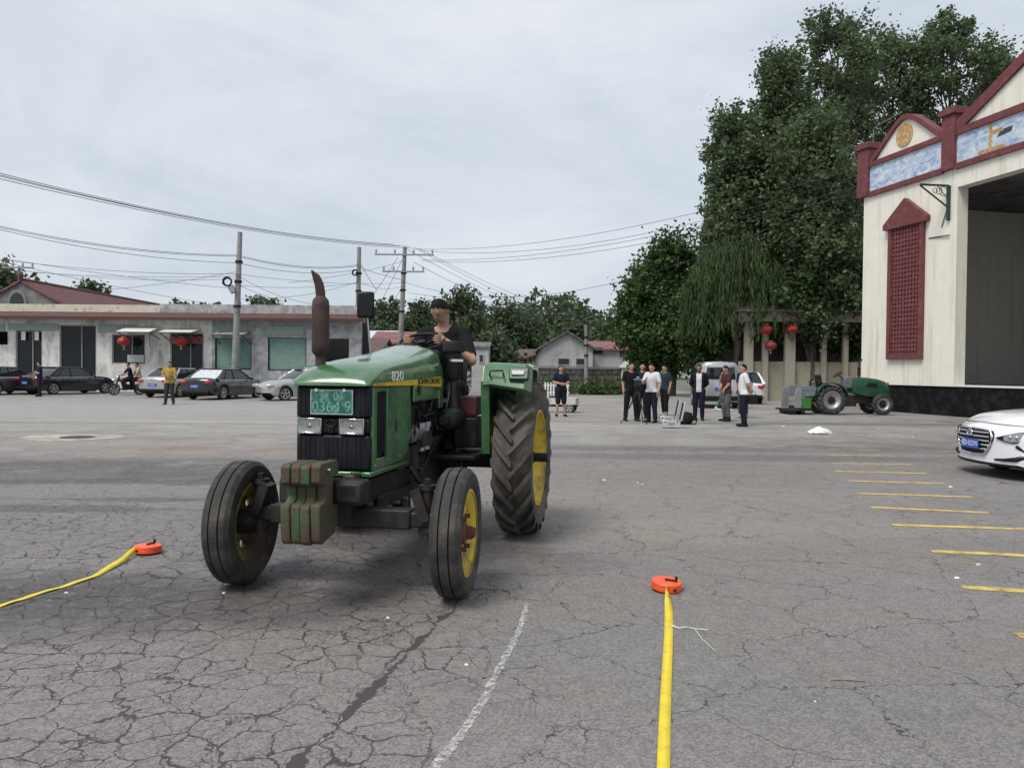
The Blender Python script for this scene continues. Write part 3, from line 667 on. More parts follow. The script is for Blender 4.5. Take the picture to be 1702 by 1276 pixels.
wallbits(B, wplB, sx(352)+.003, sx(600), 0, zev, hB)
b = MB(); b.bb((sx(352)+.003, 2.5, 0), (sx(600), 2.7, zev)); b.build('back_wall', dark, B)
for pa, pb, pt, pbm in ((357, 418, 561, 613), (445, 509, 559, 614)):
    x0, x1, z0, z1 = sx(pa), sx(pb), sz(pbm), sz(pt); b = MB(); nz = 15
    for i in range(nz):
        za, zb2 = z0+(z1-z0)*i/nz, z0+(z1-z0)*(i+1)/nz; zm = (za+zb2)/2
        b.add([(x0, .14, za), (x1, .14, za), (x1, .11, zm), (x0, .11, zm), (x1, .14, zb2), (x0, .14, zb2)], [(0, 1, 2, 3), (3, 2, 4, 5)])
    sh = b.build('roller_shutter', shut, B); 
    b = MB(); b.bb((x0, .06, z0), (x0+.06, .105, z1)); b.bb((x1-.06, .06, z0), (x1, .105, z1)); b.bb((x0+.06, .05, z0), (x1-.06, .104, z0+.08)); b.build('shutter_rail', M['black'], sh)
for pa, pb in ((355, 412), (440, 505)):
    b = MB(); b.bb((sx(pa), .02, sz(555)), (sx(pb), -.06, sz(540))); b.build('sign_board', tealc, B)
eave(B, 262.2, 600)
b = MB(); b.bb((sx(254)+.004, .9, zev), (sx(600), 1.2, sz(503))); b.build('parapet', wplB, B)
# fabric awnings with struts
def awning(pa, pb, pt, pb2, label, col):
    t = thing('awning', label, 'awning', (0, SY, 0)); x0, x1 = sx(pa), sx(pb); za, zb2 = sz(pt), sz(pb2)
    b = MB(); b.add([(x0, -.02, za), (x1, -.02, za), (x1, -1.5, zb2), (x0, -1.5, zb2), (x0, -.02, za-.03), (x1, -.02, za-.03), (x1, -1.5, zb2-.03), (x0, -1.5, zb2-.03)], [(0,1,2,3),(7,6,5,4),(0,4,5,1),(2,6,7,3),(1,5,6,2),(0,3,7,4)]); b.build('awning_cloth', col, t)
    b = MB()
    for x in (x0+.05, x1-.05): b.cyl((x, -.03, za-.75), (x, -1.45, zb2-.05), .025, n=6)
    b.cyl((x0, -1.5, zb2-.05), (x1, -1.5, zb2-.05), .025, n=6); b.cyl((x1, -1.45, zb2-.05), (x1, -1.45, zb2-.9), .02, n=6); b.build('awning_strut', M['black'], t)
canv = pm('cream_canvas', (.6,.62,.54), .8, var=.06, scale=3)
awning(214, 268, 543, 553, 'cream canvas awning over the window of the white shop', canv)
awning(282, 335, 546, 553, 'cream canvas awning over the doorway with the red sign strip', canv)
awning(366, 418, 550, 556, 'sagging dark awning over the left green shutter', pm('torn_canvas', (.16,.17,.16), .85, var=.4, scale=4, dirt=(.5,.5,.48), damt=.4, dscale=4))
lantern(206, 567, SY-.65, .37, 'red lantern hanging by the window of the white shop', 'shop lanterns', zev+.02)
lantern(301, 567, SY-.65, .37, 'red lantern with gold tassel over the doorway with the red sign strip', 'shop lanterns', zev+.02)
# ================================================================== VILLAGE behind
pale = pm('pale_render', (.42,.42,.42), .9, var=.12, scale=1, dirt=(.28,.28,.28), damt=.4, dscale=.8)
yelw = pm('pale_yellow_render', (.6,.55,.34), .85, var=.08, scale=1)
brickr = pm('brown_brick', (.17,.10,.075), .9, var=.3, scale=2.5, dirt=(.25,.2,.17), damt=.35, dscale=2)
stone = pm('rubble_stone', (.24,.225,.2), .9, var=.4, scale=3, dirt=(.1,.095,.085), damt=.5, dscale=2.5, bump=.5, bscale=5)
winm = pm('far_window', (.03,.033,.035), .3, var=.3)
def house(name, label, pa, pb, py_base, py_eave, py_ridge, Y, depth, wall, roof, windows=(), ridge='x', door=None, over=.3):
    """front wall between two pixel columns at depth Y"""
    x0, x1 = AT(pa, 600, Y).x, AT(pb, 600, Y).x; pmid = (pa+pb)/2
    ze, zr, z0 = AT(pmid, py_eave, Y).z, AT(pmid, py_ridge, Y).z, max(0, AT(pmid, py_base, Y).z)
    t = thing(name, label, 'house', ((x0+x1)/2, Y, 0)); w2 = (x1-x0)/2
    b = MB()
    if ridge == 'x':
        b.prism([(0, 0), (depth, 0), (depth, ze), (depth/2, zr-.08), (0, ze)], -w2, w2, 'yz'); b.build('wall', wall, t)
        for s in (0, 1):
            a = [(-over, ze-.12), (-over, ze+.02), (depth/2, zr+.1), (depth/2, zr-.04)]
            if s: a = [(depth-u, v) for u, v in a]
            b = MB(); b.prism(a, -w2-over, w2+over, 'yz'); b.build('roof_slope', roof, t)
    else:
        b.prism([(-w2, 0), (w2, 0), (w2, ze), (0, zr-.08), (-w2, ze)], 0, depth, 'xz'); b.build('wall', wall, t)
        for s in (-1, 1):
            b = MB(); b.prism([(s*(w2+over), ze-.14), (s*(w2+over), ze), (0, zr+.1), (0, zr-.04)], -over, depth+over, 'xz'); b.build('roof_slope', roof, t)
    for (a, c, e, f) in windows:
        xa, xb = AT(a, 600, Y).x-(x0+x1)/2, AT(c, 600, Y).x-(x0+x1)/2; za, zb2 = AT(pmid, f, Y).z, AT(pmid, e, Y).z
        q = .06; b = MB(); b.bb((xa-q, -.05, za-q), (xb+q, .02, za)); b.bb((xa-q, -.05, zb2), (xb+q, .02, zb2+q)); b.bb((xa-q, -.05, za), (xa, .02, zb2)); b.bb((xb, -.05, za), (xb+q, .02, zb2))
        wnd = b.build('window', pale, t); b = MB(); b.bb((xa, -.02, za), (xb, .01, zb2)); b.build('pane', winm, wnd)
    return t
rt1 = tiles('pink_red_roof', (.32,.12,.125), 'X', 14); rt2 = tiles('brown_roof', (.16,.09,.075), 'X', 14); rt3 = tiles('grey_roof', (.2,.2,.2), 'X', 14)
house('village_house', 'brown brick house with pink red roof behind the tractor steering wheel', 618, 688, 640, 570, 549, 62, 8, brickr, rt1, [(630, 640, 578, 592)])
house('village_house', 'low pale house with rusty sheet roof just right of the shuttered shop', 556, 628, 640, 585, 561, 56, 7, pale, rt2, [(575, 590, 590, 602)])
house('village_house', 'white sheet roofed shed seen between the poles', 590, 650, 640, 566, 548, 72, 7, pale, pm('white_sheet', (.55,.56,.58), .6), [])
house('village_house', 'narrow grey rendered house behind the tractor air cleaner', 784, 812, 640, 576, 568, 52, 6, pale, rt3, [(797, 803, 590, 602)], over=.1)
house('village_house', 'brown tiled brick house left of the yellow house', 828, 872, 640, 594, 580, 66, 8, brickr, rt2, [(850, 862, 597, 606)])
house('village_house', 'pale yellow house with small square windows beyond the fender', 866, 904, 640, 592, 580, 74, 8, yelw, rt2, [(871, 875, 597, 603), (880, 884, 597, 603), (888, 892, 597, 603)])
house('village_house', 'far white gabled house half hidden by trees', 838, 872, 640, 578, 566, 95, 8, pale, rt3, [(850, 856, 582, 588)], 'y')
house('village_house', 'large grey rendered house with gable end behind the man in shorts', 899, 985, 640, 579, 552, 60, 14, pale, rt3, [(928, 946, 596, 606), (958, 972, 596, 606)], 'y')
house('village_house', 'long grey house with pink red roof left of the round dark tree', 980, 1056, 640, 580, 566, 64, 8, pale, rt1, [(984, 1002, 577, 589), (1030, 1044, 580, 592)])
# stone retaining wall along the lane
pa, pb = AT(884, 620, 50), AT(1062, 620, 56)
d = (pb-pa); ang = math.atan2(d.y, d.x); ln = math.hypot(d.x, d.y)
sw = thing('stone_wall', 'rough stone retaining wall with concrete coping behind the man in shorts', 'wall', (pa.x, pa.y, 0), ang)
zt = AT(960, 613, 53).z
b = MB(); b.bb((-3, 0, 0), (ln, .4, zt)); b.build('wall_core', stone, sw)
for r_ in range(4):
    x = -3+random.uniform(0, .3)
    while x < ln-.5:
        l = random.uniform(.35, .75); h = zt/4
        b = MB(); b.box((x+l/2, -.03+random.uniform(-.02, .01), h*(r_+.5)), (l-.05, .1, h-.05), (0, random.uniform(-.03, .03), 0)); b.build('stone', stone, sw, bevel=.03, seg=1); x += l
b = MB(); b.bb((-3, -.12, zt+.002), (ln, .5, zt+.16)); b.build('coping', pale, sw)
gp = thing('gate_pillar', 'small white capped gate pillar left of the camera crew', 'pillar', G(1042, 632.0)); gp.location.y = 55; gp.location.x = AT(1040, 620, 55).x; gp.location.z = 0
b = MB(); b.bb((-.35, -.35, 0), (.35, .35, AT(1040, 611, 55).z)); b.build('pillar_shaft', M['white'], gp, bevel=.02)
zc = AT(1040, 611, 55).z; b = MB(); b.add([(-.5,-.5,zc),(.5,-.5,zc),(.5,.5,zc),(-.5,.5,zc),(0,0,zc+.5)], [(0,3,2,1),(0,1,4),(1,2,4),(2,3,4),(3,0,4)]); b.build('pillar_cap', pale, gp)
# low white picket fence
for i, px in enumerate(range(914, 934, 3)):
    pass
fe = thing('picket_fence', 'short run of low white pickets behind the blue three-wheeler', 'fence', (AT(905, 640, 44).x, 44, 0))
for i in range(9):
    b = MB(); b.prism([(i*.16, 0), (i*.16+.09, 0), (i*.16+.09, .75), (i*.16+.045, .84), (i*.16, .75)], 0, .03, 'xz'); b.build('picket', M['white'], fe)
for z in (.2, .6):
    b = MB(); b.bb((-.05, .031, z), (1.45, .055, z+.06)); b.build('rail', M['white'], fe)

# ================================================================== POLES AND WIRES
cpole = pm('concrete_pole', (.27,.265,.25), .9, var=.15, scale=3, dirt=(.17,.165,.155), damt=.4, dscale=2)
def pole(px, pyt, pxb, Y, label, r=.15, arms=()):
    top = AT(px, pyt, Y); base = AT(pxb, 620, Y); base.z = 0
    t = thing('utility_pole', label, 'utility pole', base); tp = top-base
    b = MB(); b.cyl((0,0,0), tp, r*1.35, r*.8, 14); b.build('pole_shaft', cpole, t, smooth=40)
    for k, (dz, l, ins) in enumerate(arms):
        c = tp*(1-dz/tp.z); b = MB(); b.box(c+Vector((0, -.16, 0)), (l, .1, .11)); arm = b.build('crossarm', M['steel'], t)
        for j in range(ins):
            x = -l/2+.1+j*(l-.2)/(ins-1); b = MB(); b.lathe([(.03, 0), (.035, .08), (.08, .1), (.085, .16), (.05, .2), (.07, .23), (.06, .3), (.01, .32)], 10, 'z', c+Vector((x, -.16, .05))); b.build('insulator', pm('porcelain', (.35,.33,.32), .3) if 'porc' not in M else M['porc'], arm)
    for f in (.82, .7, .55):
        b = MB(); c = tp*f; b.cyl(c-Vector((0,0,.06)), c+Vector((0,0,.06)), r*1.3, n=14); b.build('band_clamp', M['black'], t)
    return t, top
M['porc'] = pm('porcelain', (.35,.33,.32), .3)
p1, t1 = pole(399, 386, 389, 39.5, 'bare concrete pole rising in front of the green shutters', .145)
p2, t2 = pole(597, 411, 593, 48, 'bare concrete pole at the right end of the shuttered shop', .15)
p3, t3 = pole(673, 411, 662, 55, 'concrete pole carrying two crossarms behind the tractor', .17, ((.55, 4.2/1, 4), (1.75, 3.0, 5)))
p4, t4 = pole(32, 443, 33, 58, 'small distant pole with crossarm above the old hall ridge', .12, ((.1, 2.4, 4),))
p5, t5 = pole(974, 540, 975, 52, 'pale pole standing by the grey house behind the man in shorts', .12)
# cable coils and box on the near poles
def coil(px, py, Y, r, label):
    c = AT(px, py, Y); b = MB()
    for k in range(3): b.tube([c+Vector((r*(1-.08*k)*math.cos(a), .03*k, r*(1-.08*k)*math.sin(a))) for a in [2*math.pi*i/20 for i in range(21)]], .045-.008*k, 6)
    o = b.build('cable_coil', M['black'], smooth=60); tag(o, label, 'cable coil')
coil(377.5, 468, 39.2, .22, 'black cable coil tied beside the pole near the green shutters'); coil(590, 453, 47.7, .17, 'thin black cable coil on the pole behind the exhaust stack')
b = MB(); c = AT(386, 481, 39.3); b.box(c, (.28, .2, .38), (0, -.5, 0)); tag(b.build('junction_box', M['steel'], bevel=.02), 'small grey junction box strapped to the pole near the green shutters', 'junction box')
wirem = pm('wire_black', (.03,.03,.032), .6)
def wire(pts, label, r=.016, sag=0, group=None):
    """pts: list of (px, py, Y)"""
    P = [AT(*p) for p in pts]; out = []
    for a, c in zip(P, P[1:]):
        for i in range(12):
            t = i/12; q = a.lerp(c, t); q.z -= sag*4*t*(1-t); out.append(q)
    out.append(P[-1]); b = MB(); b.tube(out, r*.78, 5); o = b.build('overhead_wire', wirem, recalc=False)
    tag(o, label, 'wire', group)
TW = 'wires from the upper left to the crossarm pole'
for k, (y0, x1, y1) in enumerate(((287, 655, 406), (290, 664, 408.5), (292.5, 680, 410), (297, 690, 413))):
    wire([(-40, y0-9, 31), (x1, y1, 54.8)], ('highest','second','third','lowest')[k]+' wire of the top bundle running down to the crossarm pole', .019, .55, TW)
MW = 'wires of the second bundle at left'
for k, (y0, y1, y2) in enumerate(((373, 424, 440), (375.5, 426, 442), (378, 437, 448))):
    wire([(-40, y0-6, 33), (395, y1, 39.4), (596, y2, 47.8)], ('upper','middle','lower')[k]+' wire of the second bundle hung on the two bare poles', .016, .35, MW)
LW = 'low tangled wires before the shops'
LWL = ('dark wire crossing the whole left sky above the shops to the crossarm pole','wire just under the dark one, ending at the first bare pole','wire slanting down from the left edge to the shop parapet','wire from above the old hall down to the coil on the first pole','short wire dropping right from the first pole to the parapet','steeper wire from the first pole down past the green shutters','wire rising from the parapet to the first bare pole','wire climbing from the parapet by way of the second pole','level wire joining the first and second bare poles','wire from the small distant pole to the first bare pole','thin wire rising from the exhaust stack to the crossarm pole')
for kw, (pts, sg) in enumerate((([(-30, 427, 36), (392, 455, 39.3), (668, 470, 54.8)], .25), ([(-30, 446, 38), (391, 459, 39.3)], .2), ([(-30, 427, 36), (330, 502, 40)], .1), ([(20, 432, 37), (392, 480, 39.3)], .1),
    ([(390, 470, 39.3), (470, 500, 40.4)], .1), ([(392, 456, 39.3), (520, 505, 40.4)], .25), ([(170, 482, 40), (391, 452, 39.3)], .1), ([(400, 497, 40), (596, 468, 47.8), (668, 476, 54.8)], .3),
    ([(390, 474, 39.3), (594, 470, 47.8)], .2), ([(32, 448, 57.8), (391, 464, 39.3)], .3), ([(480, 470, 42), (668, 435, 54.8)], .15))):
    wire(pts, LWL[kw], .013, sg, LW)
SW_ = 'stay and drop wires at the crossarm pole'
SWL = ('slanting drop wire left of the crossarm pole','steep drop wire nearest the mirror','short stay wire from the second bare pole down to the mirror','wire linking the second bare pole to the crossarm pole','short wire hanging right below the crossarms')
for kw, pts in enumerate(([(661, 428, 54.7), (610, 505, 50)], [(668, 432, 54.7), (634, 500, 47)], [(600, 440, 47.8), (626, 482, 50)], [(596, 444, 47.8), (668, 465, 54.8)], [(672, 468, 54.8), (655, 500, 56)])):
    wire(pts, SWL[kw], .02, .05, SW_)
DW = 'wires running away down the lane'
for kw, (x0, y0, x1, y1) in enumerate(((690, 412, 905, 510), (697, 413, 930, 512), (676, 414, 895, 512), (688, 436, 880, 515))):
    wire([(x0, y0, 54.8), (x1, y1, 120), (1010, 528, 170)], ('second','rightmost','third','lowest')[kw]+' wire descending from the crossarm pole away along the lane', .02, .6, DW)
for kw, (y0, y1) in enumerate(((512, 516), (522, 520), (529, 524))):
    wire([(680, y0-25, 56), (1045, y1, 75)], ('top','middle','bottom')[kw]+' of the three level far wires above the village roofs', .014, .3, 'level far wires over the village')
RW = 'wires from the crossarm pole to the stage building'
end = PLN(1431, 300, FO, FN).y
for kw, (x0, y0, y1, sg) in enumerate(((690, 414, 277, 1.0), (697, 416, 290, 1.25), (700, 432, 308, .9), (702, 434, 318, 1.0), (668, 468, 304, 2.6))):
    wire([(x0, y0, 54.8), (1433, y1, end)], ('topmost','second','third','fourth','deepest sagging')[kw]+' wire crossing to the stage building parapet', .015, sg, RW)

# ================================================================== TREES
bark = pm('bark', (.10,.085,.07), .9, var=.3, scale=6, bump=.5, bscale=12)
lf1 = leafmat('poplar_leaf', (.05,.08,.042), (.16,.215,.10), .35); lf2 = leafmat('willow_leaf', (.035,.065,.026), (.10,.15,.055), .3)
lf3 = leafmat('broad_leaf', (.03,.06,.022), (.10,.165,.05), .3); lf4 = leafmat('far_leaf', (.055,.08,.045), (.11,.15,.075), .25)
lf5 = leafmat('shrub_leaf', (.03,.06,.015), (.09,.14,.04), .25)
def leaves(P, size, droop=0.0):
    n = len(P); a = rng.normal(size=(n, 3)); a[:, 2] *= .7; a /= np.linalg.norm(a, axis=1, keepdims=True)
    if droop: a = a*(1-droop)+np.array([0, 0, -1.0])*droop; a /= np.linalg.norm(a, axis=1, keepdims=True)
    r = rng.normal(size=(n, 3)); bb = np.cross(a, r); bb /= np.linalg.norm(bb, axis=1, keepdims=True)
    s = size*rng.uniform(.6, 1.3, (n, 1)); l, w_ = a*s*.62, bb*s*(.4 if not droop else .12)
    nrm = np.cross(a, bb)*s*.12
    V = np.stack([P-l, P+w_+nrm, P+l, P-w_+nrm], 1).reshape(-1, 3); F = np.arange(4*n).reshape(n, 4)
    return V, F
def tree(name, label, loc, H, crown_r, z0, nbough, per, leafsize, mat, group=None, clump_r=.9, shape='round', trunk_r=.25, lean=0, seed=0):
    """trunk, limbs to boughs, sprays of leaf faces on each bough"""
    global rng
    rng = np.random.default_rng(100+seed); rd = random.Random(seed)
    t = thing(name, label, 'tree', loc, 0, group); b = MB()
    b.tube([(lean*math.sin(i*.9)*.4, lean*math.cos(i*1.3)*.3, H*.93*i/8) for i in range(9)], [trunk_r*(1-.11*i) for i in range(9)], 10)
    Ps = []
    for k in range(nbough):
        f = (k+rd.random())/nbough; z = z0+(H-z0-clump_r*.5)*f
        if shape == 'poplar': env = crown_r*((.45+.55*min(1, f/.3)) if f < .3 else (1 if f < .72 else math.sqrt(max(.05, 1-((f-.72)/.30)**2.4))))
        else: env = crown_r*math.sqrt(max(.03, 1-(2*f-1)**2))
        a = k*2.39996+rd.uniform(-.4, .4); rr = max(0, env-clump_r*.75)*math.sqrt(rd.uniform(.2, 1.0))*(1+.22*math.sin(2*a+z*.5+seed)+rd.gauss(0, .08))
        c = np.array([math.cos(a)*rr, math.sin(a)*rr, z]); br = clump_r*rd.uniform(.7, 1.3)
        zs = max(z0*.6, z-rr*1.5-1.0); mid = c*np.array([.45, .45, 0])+np.array([0, 0, zs+(z-zs)*.45])
        b.tube([(0, 0, zs), tuple(mid), tuple(c), tuple(c+np.array([math.cos(a)*br*.5, math.sin(a)*br*.5, br*.7]))], [trunk_r*.38*(1-.5*f), trunk_r*.26*(1-.5*f), trunk_r*.14, .012], 5)
        ns = max(5, int(11*br/clump_r))
        for q in range(ns):     # sprays over the bough, leaning up and out
            d = rng.normal(size=3); d /= np.linalg.norm(d); d[2] = d[2]*.9+.15; s0 = c+d*br*rd.uniform(.35, 1.0); sr = br*rd.uniform(.22, .48); n = int(per*rd.uniform(.6, 1.3))
            p = rng.normal(size=(n, 3))*.5; p *= sr; ax = d+np.array([0, 0, .8 if shape == 'poplar' else .25]); ax /= np.linalg.norm(ax)
            p += np.outer(rng.uniform(-1, 1.2, n)*sr*1.1, ax); Ps.append(s0+p)
    b.build('trunk', bark, t, smooth=60)
    V, F = leaves(np.concatenate(Ps), leafsize); npmesh('crown', V, F, mat, t)
    return t
def willow(name, label, loc, H, r, z_lo, n, mat, seed=0):
    global rng
    rng = np.random.default_rng(300+seed); rd = random.Random(seed); t = thing(name, label, 'tree', loc)
    b = MB(); b.tube([(0,0,0),(.1,0,H*.35),(-.05,.1,H*.6),(0,0,H*.85)], [.3,.24,.18,.05], 10)
    for k in range(14):
        a = rd.uniform(0, 6.28); b.tube([(0,0,H*.4), (math.cos(a)*r*.4, math.sin(a)*r*.4, H*.8), (math.cos(a)*r*.8, math.sin(a)*r*.8, H*.85)], [.1,.06,.02], 5)
    b.build('trunk', bark, t, smooth=60); Ps = []
    for k in range(n):
        a = rd.uniform(0, 6.283); rr = r*math.sqrt(rd.uniform(.05, 1)); top = H*(1-.28*(rr/r)**2)+rd.uniform(-.6, .3); bot = z_lo+rd.uniform(0, 2.2)+(.8 if rr < r*.5 else 0)
        m = int((top-bot)*11); 
        if m < 4: continue
        zz = np.linspace(top, bot, m); sw = rd.uniform(0, 6); f = (top-zz)/max(1, top-bot)
        x = math.cos(a)*(rr+.5*np.sqrt(f))+.1*np.sin(zz*.8+sw)+rng.normal(0, .05, m); y = math.sin(a)*(rr+.5*np.sqrt(f))+rng.normal(0, .05, m)
        Ps.append(np.stack([x, y, zz], 1))
    V, F = leaves(np.concatenate(Ps), .27, .82); npmesh('crown', V, F, mat, t); return t
def atree(px, pyt, Y): p = AT(px, pyt, Y); return (p.x, Y, 0), p.z
PG = 'tall poplars behind the stage building'
for i, (px, pyt, Y, r, lab) in enumerate(((1392, 20, 46, 3.5, 'tallest poplar left of the parapet, its tip near the top of the photo'),
    (1582, 20, 49, 3.8, 'broad tall poplar rising directly behind the stage parapet pillars'), (1300, 90, 44, 2.15, 'poplar with a rounded shoulder left of the tallest one'),
    (1222, 190, 43, 1.75, 'lowest leftmost poplar of the clump, beside the hanging willow'), (1485, 60, 52, 3.0, 'poplar filling the gap between the two tallest crowns'),
    (1662, 88, 54, 1.7, 'poplar tip peeping out behind the big gable'), (1352, 190, 40.5, 2.6, 'nearer dark poplar in front of the clump, left of the parapet corner'))):
    loc, H = atree(px, pyt, Y); tree('poplar_tree', lab, loc, H, r, 3.4, 70, 50, .2, lf1, PG, 1.05, 'poplar', .3, .3, i)
loc, H = atree(1226, 384, 41.5); willow('willow_tree', 'weeping willow with hanging strands left of the gatehouse', (loc[0], 41.6, 0), H, 2.5, 2.9, 400, lf2, 1)
loc, H = atree(1206, 255, 45); willow('willow_tree', 'taller thin willow trailing strands at the left edge of the poplars', (loc[0]+.1, 45.5, 0), H, 1.0, 9.0, 60, lf2, 2)
loc, H = atree(1120, 402, 47); tree('broadleaf_tree', 'tall dark broadleaf tree beside the willow', loc, H, 3.1, 1.9, 48, 52, .21, lf3, None, 1.15, 'round', .25, .2, 11)
loc, H = atree(1078, 445, 47); tree('broadleaf_tree', 'round dark tree overhanging the lane at the left of the clump', loc, H, 2.3, 1.7, 36, 50, .2, lf3, None, .95, 'round', .22, .2, 12)
loc, H = atree(1172, 470, 43.5); tree('broadleaf_tree', 'low dark tree behind the silver van', loc, H, 2.2, 1.9, 32, 50, .2, lf3, None, .95, 'round', .2, .2, 13)
loc, H = atree(1330, 372, 42); tree('broadleaf_tree', 'dense dark tree hanging over the gatehouse roof', loc, H, 3.0, 3.2, 48, 52, .21, lf3, None, 1.1, 'round', .25, .2, 14)
loc, H = atree(1412, 420, 41.5); tree('broadleaf_tree', 'dark tree squeezed between gatehouse and stage corner', loc, H, 2.0, 2.6, 32, 50, .2, lf3, None, .9, 'round', .2, .2, 15)
for i, (px, pyt, Y, r, lab) in enumerate(((642, 498, 82, 3.4, 'far tree behind the truck mirror of the tractor'), (768, 494, 84, 3.6, 'far tree right of the driver'), (838, 508, 88, 3.5, 'far conical tree above the brown tiled house'),
    (868, 520, 92, 2.6, 'slim far tree between two broader ones above the yellow house'), (706, 506, 90, 4.0, 'far tree hidden partly behind the driver'), (912, 526, 96, 4.2, 'far spreading tree above the grey gabled house'),
    (800, 506, 95, 3.8, 'far tree filling the gap right of the driver'), (948, 538, 78, 2.6, 'small far tree beside the grey gable'), (6, 452, 60, 2.4, 'thin leafy tree left of the old hall gable'), (152, 471, 78, 2.4, 'tree tip showing over the old hall ridge'), (440, 497, 72, 2.6, 'tree tip above the shuttered shop parapet'), (822, 566, 58, 1.7, 'pale bushy tree between narrow grey house and brown house'), (610, 520, 78, 3.0, 'far tree between the second pole and the mirror'))):
    loc, H = atree(px, pyt, Y); tree('village_tree', lab, loc, H, r, H*.18, 24, 30, .36, lf4, 'far village trees', 1.3, 'round', .2, .2, 30+i)
# wooded ridge far behind: countless trees as one mass
rng = np.random.default_rng(5); xs = []
for k in range(520):
    x = rng.uniform(-95, 75); y = rng.uniform(135, 175); h = 9.5+3.0*math.sin(x*.07+1)+2*math.sin(x*.19)+(y-135)*.06
    if x > 20: h -= (x-20)*.03
    n = 75; q = rng.normal(size=(n, 3)); q /= np.linalg.norm(q, axis=1, keepdims=True); q *= rng.uniform(.3, 1, (n, 1))**.5*2.6; q[:, 2] *= 1.0
    xs.append(q+np.array([x, y, rng.uniform(.35, 1)*h]))
V, F = leaves(np.concatenate(xs), 1.0); tag(npmesh('wooded_ridge', V, F, lf4), 'distant wooded ridge behind the village', 'woodland', kind='stuff')
# roadside scrub
rng = np.random.default_rng(9)
for i, (px, py, Y, r, lab) in enumerate(((985, 634, 48, 1.5, 'weedy green shrub at the foot of the stone wall'), (1015, 632, 49, 1.3, 'flowering scrub right of the weedy shrub by the lane'), (915, 628, 46.5, 1.0, 'ochre scrub behind the shoulder of the man in shorts'), (1050, 636, 52, 1.0, 'low bush at the foot of the white capped gate pillar'))):
    c = AT(px, py, Y); t = thing('shrub', lab, 'shrub', (c.x, Y, 0))
    b = MB(); 
    for k in range(7): a = k*.9; b.tube([(0,0,0), (math.cos(a)*r*.4, math.sin(a)*r*.3, .4), (math.cos(a)*r*.7, math.sin(a)*r*.5, .8)], [.03,.02,.008], 5)
    b.build('stems', bark, t); n = 1500; q = rng.normal(size=(n, 3))*np.array([r*.5, r*.35, .32]); q[:, 2] = np.abs(q[:, 2])+.08
    V, F = leaves(q, .16); npmesh('foliage', V, F, lf5, t)

# ================================================================== WHEELS
def disc_with_holes(name, R_out, holes, th, mat, parent, Mx):
    cu = bpy.data.curves.new(name, 'CURVE'); cu.dimensions = '2D'; cu.fill_mode = 'BOTH'; cu.extrude = th/2
    def circ(cx, cy, r, n):
        s = cu.splines.new('POLY'); s.points.add(n-1); s.use_cyclic_u = True
        for i in range(n): a = 2*math.pi*i/n; s.points[i].co = (cx+r*math.cos(a), cy+r*math.sin(a), 0, 1)
    circ(0, 0, R_out, 40)
    for h in holes: circ(*h, 12)
    t = bpy.data.objects.new(name+'_tmp', cu); C.objects.link(t); bpy.context.view_layer.update()
    me = bpy.data.meshes.new_from_object(t.evaluated_get(bpy.context.evaluated_depsgraph_get())); bpy.data.objects.remove(t)
    me.transform(Mx); me.materials.clear(); me.materials.append(mat)
    o = bpy.data.objects.new(name, me); C.objects.link(o); o.parent = parent; return o
RX = Matrix.Rotation(R(90), 4, 'X')
def rib_wheel(parent, loc, Ro, wd, Rr, side, rz, rimm, tm, hubm):
    S = Matrix.Diagonal((1, side, 1, 1)); wh = thing('wheel', None, None, loc, rz); wh.parent = parent
    h = Ro-Rr
    half = [(Rr, .36), (Rr+.02, .40), (Rr+h*.3, .485), (Rr+h*.55, .5), (Rr+h*.78, .475), (Ro-.022, .41), (Ro-.01, .37), (Ro-.004, .33), (Ro-.003, .19), (Ro-.022, .175), (Ro-.022, .15), (Ro-.001, .135), (Ro, 0)]
    prof = [(r, -t*wd) for r, t in half]+[(r, t*wd) for r, t in reversed(half[:-1])]
    b = MB(); b.lathe(prof, 56, 'y', M=S, closed=True); b.build('tyre', tm, wh, smooth=38)
    pr = [(Rr-.075, .16), (Rr-.065, .24), (Rr-.03, .30), (Rr-.012, .37), (Rr+.018, .385), (Rr+.02, .41), (Rr+.004, .41)]
    pr = [(r, t*wd) for r, t in pr]; pr2 = [(r, -t) for r, t in reversed(pr)]
    thin = [(r, t) for r, t in pr2]+[(r, t) for r, t in pr]+[(r-.006, t+(.002 if t > 0 else -.002)) for r, t in reversed(pr)]+[(r-.006, t-.002) for r, t in reversed(pr2)]
    b = MB(); b.lathe(thin, 40, 'y', M=S, closed=True); rim = b.build('rim', rimm, wh, smooth=40)
    hl = [((Rr*.62)*math.cos(a), (Rr*.62)*math.sin(a), .026) for a in [2*math.pi*i/6+.3 for i in range(6)]]
    disc_with_holes('disc', Rr-.07, hl, .01, rimm, rim, S @ Matrix.Translation((0, .17*wd, 0)) @ RX)
    b = MB(); b.lathe([(.001, .125), (.03, .12), (.043, .10), (.045, .07), (.075, .055), (.08, .035), (.085, -.02), (.07, -.10), (.001, -.10)], 20, 'y', M=S); b.build('hub', hubm, wh, smooth=40)
    for i in range(6):
        a = 2*math.pi*i/6; b = MB(); b.cyl((math.cos(a)*.115, .04, math.sin(a)*.115), (math.cos(a)*.115, .075, math.sin(a)*.115), .016, n=6, M=S); b.build('wheel_bolt', hubm, wh)
    return wh
